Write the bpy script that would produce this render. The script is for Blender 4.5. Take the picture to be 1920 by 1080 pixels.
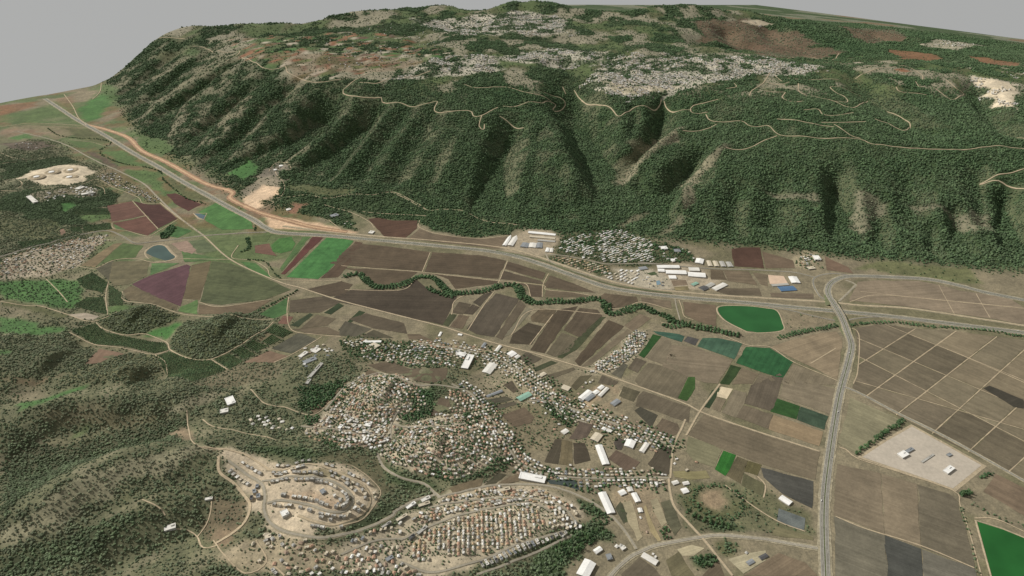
# Aerial view over a farmed valley, villages and a forested mountain.  Units: metres.
import bpy, math, random
import numpy as np
from mathutils import Vector

for _o in list(bpy.data.objects):
    bpy.data.objects.remove(_o)
SC = bpy.context.scene
COL = SC.collection
random.seed(7)
RNG = np.random.default_rng(11)

# ------------------------------------------------------------------ camera, sky, sun, exposure
CAM_H, PITCH, FOCAL = 2300.0, math.radians(30.5), 0.65
cam_d = bpy.data.cameras.new('camera')
cam_d.sensor_width = 36.0
cam_d.lens = 36.0 * FOCAL
cam_d.clip_start = 5.0
cam_d.clip_end = 60000.0
cam = bpy.data.objects.new('camera', cam_d)
COL.objects.link(cam)
cam.location = (0, 0, CAM_H)
cam.rotation_euler = (math.pi / 2 - PITCH, 0, 0)
SC.camera = cam

SUN_LEFT, SUN_EL = math.radians(68), math.radians(38)
wd = bpy.data.worlds.new('World')
SC.world = wd
wd.use_nodes = True
nt = wd.node_tree
nt.nodes.clear()
wo = nt.nodes.new('ShaderNodeOutputWorld')
bg = nt.nodes.new('ShaderNodeBackground')
sky = nt.nodes.new('ShaderNodeTexSky')
sky.sky_type = 'NISHITA'
sky.sun_disc = False
sky.sun_elevation = SUN_EL
sky.sun_rotation = -SUN_LEFT
sky.dust_density = 3.0
tc = nt.nodes.new('ShaderNodeTexCoord')
sep = nt.nodes.new('ShaderNodeSeparateXYZ')
mx = nt.nodes.new('ShaderNodeMath'); mx.operation = 'MAXIMUM'; mx.inputs[1].default_value = 0.22
cmb = nt.nodes.new('ShaderNodeCombineXYZ')
hsv = nt.nodes.new('ShaderNodeHueSaturation'); hsv.inputs['Saturation'].default_value = 0.04
mixg = nt.nodes.new('ShaderNodeMixRGB'); mixg.inputs[0].default_value = 0.96   # flat grey overcast veil over the sky
mixg.inputs[2].default_value = (4.02, 4.06, 4.00, 1)
bg.inputs['Strength'].default_value = 0.1
L = nt.links.new
L(tc.outputs['Generated'], sep.inputs[0])
L(sep.outputs[0], cmb.inputs[0]); L(sep.outputs[1], cmb.inputs[1])
L(sep.outputs[2], mx.inputs[0]); L(mx.outputs[0], cmb.inputs[2])
L(cmb.outputs[0], sky.inputs[0])
L(sky.outputs[0], hsv.inputs['Color'])
L(hsv.outputs[0], mixg.inputs[1])
L(mixg.outputs[0], bg.inputs[0]); L(bg.outputs[0], wo.inputs[0])

sd = bpy.data.lights.new('sun', 'SUN')
sd.energy = 5.0
sd.angle = math.radians(0.53)
sd.color = (1.0, 0.965, 0.91)
sun = bpy.data.objects.new('sun', sd)
COL.objects.link(sun)
TO_SUN = Vector((-math.sin(SUN_LEFT) * math.cos(SUN_EL), math.cos(SUN_LEFT) * math.cos(SUN_EL), math.sin(SUN_EL)))
sun.rotation_euler = TO_SUN.to_track_quat('Z', 'Y').to_euler()
sun.location = (-3000, 3000, 4000)
SC.view_settings.view_transform = 'Standard'
SC.view_settings.look = 'None'
SC.view_settings.exposure = 0.0
SC.view_settings.gamma = 1.0
SC.view_settings.use_curve_mapping = False

# ------------------------------------------------------------------ map sheets -> ground positions
# Survey sheets: each sheet is an enlargement of one part of the view; a sheet reading is carried along its line of
# sight to the ground and everything is then built there, in metres.
SHEETS = {'P': (0, 0, 1), 'A': (0, 0, 3), 'B': (640, 0, 3), 'C': (1280, 0, 3), 'D': (0, 360, 3), 'E': (640, 360, 3),
          'F': (1280, 360, 3), 'G': (0, 720, 3), 'H': (640, 720, 3), 'I': (1280, 720, 3), 'Y': (1000, 400, 4.8),
          'K': (560, 620, 4.8), 'M': (900, 620, 4.8), 'R': (640, 855, 4.8), 'S': (1040, 855, 4.8), 'L': (0, 220, 4.8),
          'Q': (400, 280, 4.8), 'X': (1440, 480, 6.39), 'N': (380, 820, 5.047)}
FW = np.array([0, math.cos(PITCH), -math.sin(PITCH)])
UP = np.array([0, math.sin(PITCH), math.cos(PITCH)])
FPX = FOCAL * 1920


def px(sheet, pts):
    ox, oy, s = SHEETS[sheet]
    p = np.asarray(pts, float).reshape(-1, 2)
    return p / s + np.array([ox, oy])


def rays(uv):
    uv = np.asarray(uv, float).reshape(-1, 2)
    return FW[None] + np.array([1., 0, 0])[None] * ((uv[:, :1] - 960) / FPX) + UP[None] * ((540 - uv[:, 1:]) / FPX)


def at_height(u, v, z):
    d = rays([(u, v)])[0]
    t = (z - CAM_H) / d[2]
    return d[0] * t, d[1] * t, z


# slab edges in plan
def x_left(y):
    return np.maximum(-(0.7 * y + 1800), -6545 + 0.729 * (y - 8532))


def x_right(y):
    return np.minimum(0.7 * y + 1800, 6513 - 0.777 * (y - 16786))


# ------------------------------------------------------------------ relief: thin-plate surface through surveyed heights
def edge_pt(u, v):                      # a point of the left slab edge: height from where its line of sight meets the edge
    d = rays([(u, v)])[0]
    best = min(np.arange(10, 800, 2.0), key=lambda z: abs((d[0] * (z - CAM_H) / d[2]) - (-6545 + 0.729 * (d[1] * (z - CAM_H) / d[2] - 8532))))
    return at_height(u, v, best)


HP = []
for z, pts in {
    18: [(0, 193), (75, 182), (100, 240), (200, 270), (280, 320), (450, 430), (600, 440), (520, 520), (380, 560), (300, 470),
         (800, 460), (1000, 490), (700, 560), (230, 420), (330, 400), (150, 205), (60, 215)],
    14: [(1200, 560), (900, 600), (1400, 600), (1580, 600), (1900, 560), (1900, 680), (1700, 750), (1500, 700), (1300, 700),
         (1100, 650), (1550, 900), (1700, 1000), (1900, 1060), (1450, 1050), (1330, 800), (1250, 950), (1300, 1060),
         (1100, 740), (1180, 860), (1000, 800), (1750, 900), (1060, 820), (1000, 745), (1650, 560)],
    22: [(560, 560), (620, 620), (700, 615), (480, 470), (430, 540)],
    30: [(190, 156), (216, 200), (243, 243), (275, 275), (325, 305), (385, 335), (1650, 497), (1750, 506), (1850, 516),
         (1920, 522), (700, 405), (600, 405), (850, 430), (540, 420)],
    45: [(440, 350), (500, 372), (1000, 435), (1060, 445), (1350, 461), (1450, 470), (1550, 482), (940, 420)],
    60: [(1150, 440), (1250, 452), (850, 402), (470, 330)],
    75: [(560, 345), (650, 365), (760, 372), (520, 320)],
    # mid slopes
    230: [(600, 270), (700, 280), (800, 295), (900, 305), (1000, 320), (1400, 360), (1500, 365), (1620, 372), (1720, 380), (1850, 385), (1300, 355), (480, 235), (420, 210)],
    330: [(760, 235), (950, 255), (1010, 262), (860, 250), (640, 210), (1450, 300), (1620, 318), (1800, 322)],
    420: [(820, 205), (760, 195), (900, 218), (980, 215), (1040, 205), (1310, 205), (1410, 236), (1500, 257), (1600, 270), (1750, 277), (1900, 277), (1200, 205)],
    480: [(660, 170), (720, 172), (1000, 170), (1150, 178), (1280, 182), (1380, 200), (1500, 225), (1620, 235), (1750, 235), (1900, 225), (560, 152)],
    520: [(1180, 155), (1250, 150), (800, 152), (900, 150), (1400, 165), (1500, 185), (1600, 195), (1700, 185), (1860, 175)],
    560: [(480, 103), (540, 125), (620, 130), (720, 132), (1600, 135), (1750, 135), (1850, 140), (1500, 140), (1380, 140), (1680, 160)],
    600: [(800, 112), (900, 108), (1000, 108), (1100, 98), (1200, 108), (1350, 118), (600, 90), (700, 85), (480, 70), (1450, 110)],
    610: [(800, 70), (930, 72), (1050, 75), (1180, 80), (680, 60), (600, 60), (1250, 70)],
    650: [(760, 48), (1000, 48), (1100, 42), (1200, 50)],
    # brown ravines and the far right
    560.5: [(1330, 50), (1310, 75)], 470: [(1410, 65), (1400, 88)], 420.5: [(1500, 75), (1550, 95), (1480, 100)], 330.5: [(1600, 65), (1640, 80)],
    380: [(1700, 90), (1780, 100)], 300: [(1800, 85), (1720, 72)], 450: [(1750, 115), (1850, 120), (1650, 110)],
    60.5: [(1560, 42), (1660, 52), (1780, 66), (1900, 84)], 20: [(1500, 24), (1600, 35), (1700, 48), (1800, 60), (1910, 75)],
    150: [(1900, 98)],
    # wooded hills and Hill towns on the near side
    85: [(90, 680), (60, 660)], 40: [(0, 600), (150, 650), (300, 700), (180, 560), (60, 730)],
    55: [(250, 592), (420, 690)], 70: [(400, 612), (440, 625), (360, 630)], 30.5: [(320, 610), (520, 660), (310, 655), (200, 640), (330, 590)],
    95: [(215, 700), (160, 745), (260, 740)], 100: [(320, 765), (0, 790), (80, 770)],
    45.5: [(60, 850), (0, 870)], 70.5: [(250, 808), (150, 830), (350, 795)],
    150.5: [(400, 858), (270, 850), (150, 905), (0, 985), (80, 945)], 135: [(100, 1050), (300, 1050), (400, 1000), (220, 985), (0, 1060)],
    140: [(570, 885), (450, 855), (550, 950), (500, 900), (640, 930)], 110: [(700, 915), (690, 970), (600, 1060), (430, 960)],
    92: [(725, 735), (700, 730)], 60.6: [(640, 760), (800, 765), (780, 700), (620, 780)], 92.5: [(815, 835), (780, 840), (850, 850)],
    55.5: [(720, 860), (900, 890), (880, 800), (800, 900), (930, 850)], 80: [(850, 970), (760, 1010), (820, 1060)], 60.7: [(950, 945), (1000, 960), (960, 1030)],
    25: [(1120, 960), (1150, 1010), (1090, 1060), (1070, 905), (950, 900)],
    52: [(610, 675), (560, 690), (650, 690)], 75.5: [(480, 735), (540, 740), (440, 720)], 28: [(720, 655), (800, 650), (620, 645), (720, 692)],
    90.5: [(470, 800), (400, 790)],
    # low hills on the far left
    75.6: [(0, 430), (60, 440)], 58: [(100, 470), (0, 500), (150, 392)], 95.5: [(50, 372), (110, 360)], 62: [(130, 318), (60, 285), (0, 330)],
    28.5: [(205, 350), (250, 362), (150, 290), (200, 300)], 38: [(20, 540), (100, 560), (170, 520)],
}.items():
    HP += [at_height(u, v, float(int(z))) for u, v in pts]
HP += [edge_pt(u, v) for u, v in [(230, 128), (270, 92), (300, 68), (340, 51)]]
HP += [(-1500, 14500, 250), (0, 15200, 120), (2500, 15200, 120), (4500, 14800, 80), (1500, 17300, 20), (6000, 17300, 10), (-3300, 13000, 330),
       (9500, 11800, 60), (8000, 9500, 380), (7500, 7000, 420), (6000, 4300, 40), (7000, 6000, 330), (-6500, 7000, 40), (-5500, 5500, 90),
       (-3800, 3500, 130), (-2900, 1800, 130), (-2400, 900, 120), (0, 900, 60), (2400, 900, 14), (4500, 3500, 14), (-7500, 8000, 20)]
for u, v, z in [(460, 46, 640), (520, 44, 640), (585, 43, 640), (620, 33, 660), (655, 24, 680), (690, 22, 690), (740, 18, 700), (775, 12, 705), (810, 10, 710), (850, 12, 700), (880, 19, 680), (897, 25, 660),
                (915, 19, 690), (940, 10, 730), (965, 6, 750), (990, 4, 755), (1015, 5, 755), (1040, 10, 740), (1070, 15, 720), (1110, 19, 700), (1160, 23, 690), (1190, 19, 695), (1225, 14, 705), (1262, 11, 710), (1300, 13, 700), (1350, 18, 650), (1400, 22, 560)]:
    p = np.array(at_height(u, v, z)); d = p[:2] / np.linalg.norm(p[:2])
    HP += [tuple(p), (*(p[:2] + d * 650), z - 140), (*(p[:2] - d * 420), z - 40)]
HP = np.array(HP)


def tps_fit(P, lam):
    xy = P[:, :2] / 1000.0
    n = len(P)
    r2 = ((xy[:, None] - xy[None]) ** 2).sum(-1)
    K = 0.5 * r2 * np.log(r2 + 1e-9)
    A = np.zeros((n + 3, n + 3))
    A[:n, :n] = K + lam * np.eye(n)
    A[:n, n] = 1
    A[:n, n + 1:] = xy
    A[n:, :n] = A[:n, n:].T
    b = np.zeros(n + 3)
    b[:n] = P[:, 2]
    return xy, np.linalg.solve(A, b)


def tps_eval(fit, x, y):
    xy, w = fit
    n = len(xy)
    q = np.stack([x.ravel(), y.ravel()], 1) / 1000.0
    out = np.empty(len(q))
    for i in range(0, len(q), 20000):
        s = q[i:i + 20000]
        r2 = (s[:, None, 0] - xy[None, :, 0]) ** 2 + (s[:, None, 1] - xy[None, :, 1]) ** 2
        out[i:i + 20000] = (0.5 * r2 * np.log(r2 + 1e-9)) @ w[:n] + w[n] + s @ w[n + 1:]
    return out.reshape(x.shape)


def hash2(ix, iy, seed):
    h = (ix.astype(np.int64) * 374761393 + iy.astype(np.int64) * 668265263 + seed * 974711) & 0x7fffffff
    h = ((h ^ (h >> 13)) * 1274126177) & 0x7fffffff
    return ((h ^ (h >> 16)) & 0xffff) / 65535.0


def vnoise(x, y, seed=0):
    ix, iy = np.floor(x), np.floor(y)
    fx, fy = x - ix, y - iy
    fx, fy = fx * fx * (3 - 2 * fx), fy * fy * (3 - 2 * fy)
    a = hash2(ix, iy, seed); b = hash2(ix + 1, iy, seed); c = hash2(ix, iy + 1, seed); d = hash2(ix + 1, iy + 1, seed)
    return (a * (1 - fx) + b * fx) * (1 - fy) + (c * (1 - fx) + d * fx) * fy


def fbm(x, y, scale, octv=4, seed=0, gain=0.5):
    v, a, t = 0, 1.0, 0.0
    for k in range(octv):
        v = v + a * vnoise(x / scale * 2 ** k + 17 * k, y / scale * 2 ** k - 9 * k, seed + k)
        t += a
        a *= gain
    return v / t


# raster of heights
GX0, GY0, GS = -11000.0, 500.0, 12.5
GNX, GNY = 1800, 1376
gx = GX0 + GS * np.arange(GNX)
gy = GY0 + GS * np.arange(GNY)
cx, cy = np.meshgrid(GX0 + 50 * np.arange(GNX // 4 + 1), GY0 + 50 * np.arange(GNY // 4 + 1))
FIT = tps_fit(HP, 0.0001)
CZ = tps_eval(FIT, cx, cy)
X, Y = np.meshgrid(gx, gy)
fi, fj = (X - GX0) / 50, (Y - GY0) / 50


def bilin(G, fi, fj):
    i = np.clip(np.floor(fi).astype(int), 0, G.shape[1] - 2)
    j = np.clip(np.floor(fj).astype(int), 0, G.shape[0] - 2)
    a, b = np.clip(fi - i, 0, 1), np.clip(fj - j, 0, 1)
    return (G[j, i] * (1 - a) + G[j, i + 1] * a) * (1 - b) + (G[j + 1, i] * (1 - a) + G[j + 1, i + 1] * a) * b


def sstep(a, b, x):
    t = np.clip((x - a) / (b - a), 0, 1)
    return t * t * (3 - 2 * t)


Z = bilin(CZ, fi, fj)
Z = np.maximum(Z, 9 + 0.02 * Z)


def hgrid(x, y):
    return bilin(Z, (np.asarray(x, float) - GX0) / GS, (np.asarray(y, float) - GY0) / GS)


STEPS = np.concatenate([np.arange(1500, 6000, 14.0), np.arange(6000, 23000, 24.0)])
HFUN = hgrid


def ground(sheet, pts):
    """sheet readings -> (n,2) plan positions where their lines of sight first meet the ground"""
    uv = px(sheet, pts)
    d = rays(uv)
    d = d / np.linalg.norm(d, axis=1)[:, None]
    x = d[:, :1] * STEPS; y = d[:, 1:2] * STEPS; z = CAM_H + d[:, 2:] * STEPS
    h = HFUN(x, y)
    below = z < h
    k = np.argmax(below, 1)
    k = np.where(below.any(1), np.maximum(k, 1), len(STEPS) - 1)
    r = np.arange(len(uv))
    g1 = z[r, k] - h[r, k]; g0 = z[r, k - 1] - h[r, k - 1]
    f = np.clip(g0 / np.where(np.abs(g0 - g1) < 1e-6, 1, g0 - g1), 0, 1)
    t = STEPS[k - 1] + f * (STEPS[k] - STEPS[k - 1])
    return np.stack([d[:, 0] * t, d[:, 1] * t], 1)


def smooth(P, step):
    """Catmull-Rom through P, resampled about every step metres"""
    P = np.asarray(P, float)
    if len(P) < 3:
        n = max(2, int(np.linalg.norm(P[-1] - P[0]) / step) + 1)
        return P[0] + (P[-1] - P[0]) * np.linspace(0, 1, n)[:, None]
    Q = np.vstack([2 * P[0] - P[1], P, 2 * P[-1] - P[-2]])
    out = []
    for i in range(1, len(Q) - 2):
        a, b, c, d = Q[i - 1], Q[i], Q[i + 1], Q[i + 2]
        n = max(1, int(np.linalg.norm(c - b) / step))
        t = (np.arange(n) / n)[:, None]
        out.append(0.5 * (2 * b + (c - a) * t + (2 * a - 5 * b + 4 * c - d) * t ** 2 + (3 * b - a - 3 * c + d) * t ** 3))
    out.append(P[-1:])
    return np.vstack(out)


def seg_dist(P, x, y, want_t=False):
    best = np.full(x.shape, 1e9); bt = np.zeros(x.shape)
    Ls = np.concatenate([[0], np.cumsum(np.linalg.norm(np.diff(P, axis=0), axis=1))])
    for i in range(len(P) - 1):
        a, b = P[i], P[i + 1]
        ab = b - a
        l2 = max(ab @ ab, 1e-6)
        t = np.clip(((x - a[0]) * ab[0] + (y - a[1]) * ab[1]) / l2, 0, 1)
        dd = np.hypot(x - a[0] - t * ab[0], y - a[1] - t * ab[1])
        m = dd < best
        best = np.where(m, dd, best)
        bt = np.where(m, (Ls[i] + t * math.sqrt(l2)) / Ls[-1], bt)
    return (best, bt) if want_t else best


def window(P, pad):
    x0, y0 = P.min(0) - pad
    x1, y1 = P.max(0) + pad
    i0, i1 = int(max(0, (x0 - GX0) // GS)), int(min(GNX, (x1 - GX0) // GS + 2))
    j0, j1 = int(max(0, (y0 - GY0) // GS)), int(min(GNY, (y1 - GY0) // GS + 2))
    return slice(j0, j1), slice(i0, i1)


# ravines (depth > 0) and spurs (depth < 0) on the mountain: readings, depth, half width
CARVE = [
    ([(345, 80), (290, 125), (245, 165), (225, 185)], 55, 150), ([(420, 82), (330, 140), (275, 190), (243, 225)], 60, 150),
    ([(470, 105), (390, 150), (315, 205), (300, 250), (298, 262)], 85, 150), ([(520, 130), (440, 185), (380, 240), (345, 290)], 60, 140),
    ([(575, 140), (490, 205), (430, 270), (390, 315)], 70, 140), ([(650, 158), (605, 205), (560, 255), (500, 290), (435, 330)], 165, 250),
    ([(722, 172), (695, 205), (655, 250), (600, 310), (560, 340)], 150, 215), ([(772, 188), (742, 230), (700, 285), (668, 345)], 50, 150),
    ([(822, 195), (798, 232), (760, 290), (735, 355)], 45, 160), ([(876, 205), (850, 245), (818, 300), (797, 365)], 22, 150),
    ([(972, 205), (956, 245), (935, 300), (912, 380), (900, 405)], 105, 190), ([(1020, 212), (1008, 260), (1000, 320), (1000, 405)], 22, 150),
    ([(1075, 130), (1078, 180), (1100, 235), (1125, 285), (1150, 330), (1163, 390), (1165, 425)], 170, 300),
    ([(1250, 165), (1243, 210), (1222, 255), (1180, 285), (1150, 315)], 110, 170),
    ([(1330, 270), (1285, 320), (1245, 370), (1228, 425)], 110, 170),
    ([(1180, 190), (1190, 230), (1160, 275)], 30, 90),
    ([(1572, 300), (1572, 360), (1584, 420), (1590, 455)], 120, 140), ([(1470, 300), (1455, 380), (1445, 440)], 45, 200),
    ([(1890, 330), (1895, 400), (1908, 470)], 110, 110), ([(1700, 300), (1712, 360), (1708, 440)], 45, 170), ([(1790, 370), (1797, 420), (1800, 480)], 60, 100),
    ([(1590, 130), (1640, 180), (1720, 225), (1800, 262)], 60, 200), ([(1825, 140), (1850, 190), (1890, 240), (1920, 262)], 80, 170),
    ([(1300, 65), (1345, 82), (1420, 80)], 80, 350), ([(1440, 40), (1460, 85)], 60, 260), ([(1365, 45), (1362, 75)], 70, 220), ([(1620, 58), (1660, 70), (1690, 78)], 60, 260),
    ([(1010, 122), (1060, 118), (1090, 140)], 50, 200), ([(760, 75), (830, 78)], 40, 300), ([(960, 72), (1100, 78)], 35, 260),
    ([(690, 45), (760, 40), (830, 40)], -25, 300),
    ([(860, 230), (850, 300), (830, 360)], -30, 260), ([(1050, 230), (1065, 300), (1080, 380)], -45, 260),
    ([(1310, 285), (1230, 310)], -10, 90), ([(1290, 330), (1265, 400)], -30, 80), ([(1180, 300), (1190, 360), (1180, 410)], -30, 90),
    ([(0, 870), (100, 846), (250, 806), (345, 792)], 42, 170), ([(0, 985), (150, 905), (270, 850), (400, 858)], -42, 190), ([(0, 790), (150, 752), (320, 768)], -34, 150),
    ([(0, 735), (140, 735), (290, 705), (340, 690)], 24, 110), ([(215, 697), (260, 705)], -38, 170), ([(70, 668), (110, 678)], -40, 170), ([(240, 590), (262, 592)], -24, 150), ([(380, 612), (430, 615)], -38, 190),
    ([(120, 1079), (260, 1030), (420, 965)], 32, 150), ([(300, 640), (330, 600)], 14, 80), ([(0, 640), (60, 632)], -24, 150), ([(120, 660), (180, 640)], 16, 90),
    ([(700, 730), (735, 735)], -24, 170), ([(800, 835), (830, 838)], -24, 170), ([(520, 890), (600, 900)], -14, 150), ([(700, 800), (760, 780), (870, 790)], 12, 80),
    ([(1045, 290), (1055, 345), (1065, 420)], 30, 150), ([(1640, 350), (1650, 400), (1648, 470)], 40, 90), ([(1830, 290), (1842, 350), (1850, 430)], 50, 130), ([(1755, 400), (1752, 440), (1757, 480)], 35, 70),
    ([(1520, 330), (1512, 390)], 25, 120), ([(1390, 330), (1375, 400), (1380, 450)], 40, 120),
    ([(1300, 236), (1225, 275), (1178, 320), (1172, 350)], -55, 120), ([(1375, 262), (1312, 305), (1278, 365), (1262, 415)], -60, 120), ([(1110, 270), (1120, 340), (1120, 400)], -40, 130),
]
carved = []
ZB = Z.copy()
for pts, dep, wid in CARVE:
    carved.append((smooth(ground('P', pts), 40), dep * (1.45 if dep > 25 else 1.0), wid * (1.25 if dep > 25 else 1.0)))
for P, dep, wid in carved:
    js, is_ = window(P, wid * 1.6)
    dd, t = seg_dist(P, X[js, is_], Y[js, is_], True)
    w = wid * (0.75 + 0.5 * fbm(X[js, is_], Y[js, is_], 400, 2, 5))
    prof = 0.35 * np.clip(1 - dd / w, 0, 1) + 0.65 * (0.5 + 0.5 * np.cos(np.pi * np.clip(dd / w, 0, 1)))
    Z[js, is_] -= dep * prof * np.clip(np.minimum(t / 0.25, (1 - t) / 0.12), 0.12, 1)
Z = np.maximum(Z, np.minimum(ZB, 24 + 0.42 * (ZB - 24)))
FOOT = ground('P', [(190, 158), (216, 203), (243, 246), (275, 280), (325, 310), (385, 340), (430, 372), (520, 400), (620, 412), (700, 412), (800, 425),
                    (950, 432), (1060, 447), (1150, 442), (1250, 455), (1350, 464), (1450, 474), (1550, 485), (1650, 500), (1750, 508), (1850, 518), (1920, 524)])
FOOT = FOOT[np.argsort(FOOT[:, 0])]
YF = np.interp(X, FOOT[:, 0], FOOT[:, 1])
MTN = sstep(20, 60, ZB) * sstep(-30, 130, Y - YF)
NEARHILL = sstep(24, 60, Z) * (1 - sstep(-250, -60, Y - YF))
# small gullies and hummocks
warp = 120 * (fbm(X, Y, 700, 2, 31) - 0.5)
rid = np.abs(fbm(X + warp, Y * 0.45 + warp, 330, 3, 40) - 0.5) * 2
Z += MTN * ((rid - 0.25) * 24 + (fbm(X, Y, 90, 3, 60) - 0.5) * 11)
FARR = sstep(7200, 8400, Y) * sstep(150, 350, Z)
Z += FARR * ((fbm(X, Y, 800, 3, 45) - 0.5) * 95 + (np.abs(fbm(X + warp, Y, 380, 2, 47) - 0.5) * 2 - 0.25) * 22)
Z += NEARHILL * ((fbm(X, Y, 190, 3, 70) - 0.5) * 34)
Z += (1 - np.maximum(MTN, NEARHILL)) * (fbm(X, Y, 500, 2, 75) - 0.5) * 1.0
Z = np.maximum(Z, 5.0)
# keep the far skyline from rising behind the crests
# ------------------------------------------------------------------ helpers: colour, materials, meshes
def lin(r, g, b):
    c = np.array([r, g, b]) / 255.0
    c = c + 0.07 * (c.mean() - c)
    return 0.74 * np.where(c <= 0.04045, c / 12.92, ((c + 0.055) / 1.055) ** 2.4)


def inside(poly, x, y):
    res = np.zeros(x.shape, bool)
    n = len(poly)
    for i in range(n):
        x1, y1 = poly[i]
        x2, y2 = poly[(i + 1) % n]
        if y1 == y2:
            continue
        c = ((y1 > y) != (y2 > y)) & (x < (x2 - x1) * (y - y1) / (y2 - y1) + x1)
        res ^= c
    return res


def mix_noise_material(name, scales, amount, attr='Col', color=None, rough=0.95, bump=0.0, bump_scale=0.2, row=False):
    """land colour (attribute or constant) broken up by noises: scales = [(1/m, strength, sharpness)]"""
    m = bpy.data.materials.new(name)
    m.use_nodes = True
    t = m.node_tree
    b = t.nodes['Principled BSDF']
    b.inputs['Roughness'].default_value = rough
    b.inputs['Specular IOR Level'].default_value = 0.15
    geo = t.nodes.new('ShaderNodeNewGeometry')
    if color is None:
        a = t.nodes.new('ShaderNodeAttribute'); a.attribute_name = attr
        cur = a.outputs['Color']
    else:
        a = t.nodes.new('ShaderNodeRGB'); a.outputs[0].default_value = (*color, 1)
        cur = a.outputs[0]
    for sc, st, warm in scales:
        n = t.nodes.new('ShaderNodeTexNoise')
        n.inputs['Scale'].default_value = sc
        n.inputs['Detail'].default_value = 3
        n.inputs['Roughness'].default_value = 0.65
        t.links.new(geo.outputs['Position'], n.inputs['Vector'])
        r = t.nodes.new('ShaderNodeMapRange')
        r.inputs[1].default_value = 0.28; r.inputs[2].default_value = 0.72
        r.inputs[3].default_value = 1 - st; r.inputs[4].default_value = 1 + st
        t.links.new(n.outputs['Fac'], r.inputs[0])
        cb = t.nodes.new('ShaderNodeCombineColor')
        for k in range(3):
            ad = t.nodes.new('ShaderNodeMath'); ad.operation = 'POWER'
            ad.inputs[1].default_value = (1 + warm, 1.0, 1 - warm)[k]
            t.links.new(r.outputs[0], ad.inputs[0]); t.links.new(ad.outputs[0], cb.inputs[k])
        mu = t.nodes.new('ShaderNodeMixRGB'); mu.blend_type = 'MULTIPLY'; mu.inputs[0].default_value = 1
        t.links.new(cur, mu.inputs[1]); t.links.new(cb.outputs[0], mu.inputs[2])
        cur = mu.outputs[0]
    if row:
        a2 = t.nodes.new('ShaderNodeAttribute'); a2.attribute_name = 'row'
        for f, st in ((0.04, 0.09), (0.2, 0.08)):
            n1 = t.nodes.new('ShaderNodeTexNoise'); n1.noise_dimensions = '1D'
            n1.inputs['Scale'].default_value = f; n1.inputs['Detail'].default_value = 2
            t.links.new(a2.outputs['Fac'], n1.inputs['W'])
            r = t.nodes.new('ShaderNodeMapRange')
            r.inputs[1].default_value = 0.3; r.inputs[2].default_value = 0.7
            r.inputs[3].default_value = 1 - st; r.inputs[4].default_value = 1 + st
            t.links.new(n1.outputs['Fac'], r.inputs[0])
            mu = t.nodes.new('ShaderNodeMixRGB'); mu.blend_type = 'MULTIPLY'; mu.inputs[0].default_value = 1
            t.links.new(cur, mu.inputs[1]); t.links.new(r.outputs[0], mu.inputs[2])
            cur = mu.outputs[0]
    t.links.new(cur, b.inputs['Base Color'])
    if bump:
        n = t.nodes.new('ShaderNodeTexNoise'); n.inputs['Scale'].default_value = bump_scale; n.inputs['Detail'].default_value = 4
        t.links.new(geo.outputs['Position'], n.inputs['Vector'])
        bp = t.nodes.new('ShaderNodeBump'); bp.inputs['Strength'].default_value = 1.0; bp.inputs['Distance'].default_value = bump
        t.links.new(n.outputs['Fac'], bp.inputs['Height']); t.links.new(bp.outputs[0], b.inputs['Normal'])
    return m


def tag(o, label=None, cat=None, group=None, kind=None):
    if label: o['label'] = label
    if cat: o['category'] = cat
    if group: o['group'] = group
    if kind: o['kind'] = kind
    return o


def link(name, me, mats=(), parent=None):
    for m in mats:
        if m.name not in me.materials:
            me.materials.append(m)
    o = bpy.data.objects.new(name, me)
    COL.objects.link(o)
    if parent is not None:
        o.parent = parent
    return o


def fast_mesh(name, V, F, midx=None, smooth_=False):
    """F: (n,k) array of equal-sized faces"""
    V = np.asarray(V, np.float32); F = np.asarray(F, np.int32)
    me = bpy.data.meshes.new(name)
    n, k = F.shape
    me.vertices.add(len(V)); me.vertices.foreach_set('co', V.ravel())
    me.loops.add(n * k); me.loops.foreach_set('vertex_index', F.ravel())
    me.polygons.add(n)
    me.polygons.foreach_set('loop_start', np.arange(n, dtype=np.int32) * k)
    if midx is not None:
        me.polygons.foreach_set('material_index', np.asarray(midx, np.int32))
    if smooth_:
        me.polygons.foreach_set('use_smooth', np.ones(n, bool))
    me.update(calc_edges=True)
    return me


def set_attr(me, name, data, typ='FLOAT_COLOR'):
    a = me.attributes.new(name, typ, 'POINT')
    d = np.asarray(data, np.float32)
    if typ == 'FLOAT_COLOR':
        d = np.concatenate([d, np.ones((len(d), 1), np.float32)], 1) if d.shape[1] == 3 else d
        a.data.foreach_set('color', d.ravel())
    else:
        a.data.foreach_set('value', d.ravel())


# ------------------------------------------------------------------ land cover on the raster
dzdy, dzdx = np.gradient(Z, GS)
nrm = np.sqrt(dzdx ** 2 + dzdy ** 2 + 1)
slope = np.sqrt(dzdx ** 2 + dzdy ** 2)
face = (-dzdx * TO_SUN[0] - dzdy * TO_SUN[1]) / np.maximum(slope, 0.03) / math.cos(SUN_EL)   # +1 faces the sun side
N1 = fbm(X, Y, 300, 4, 81); N2 = fbm(X, Y, 120, 4, 91, 0.6); N3 = fbm(X, Y, 900, 3, 101)

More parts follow.
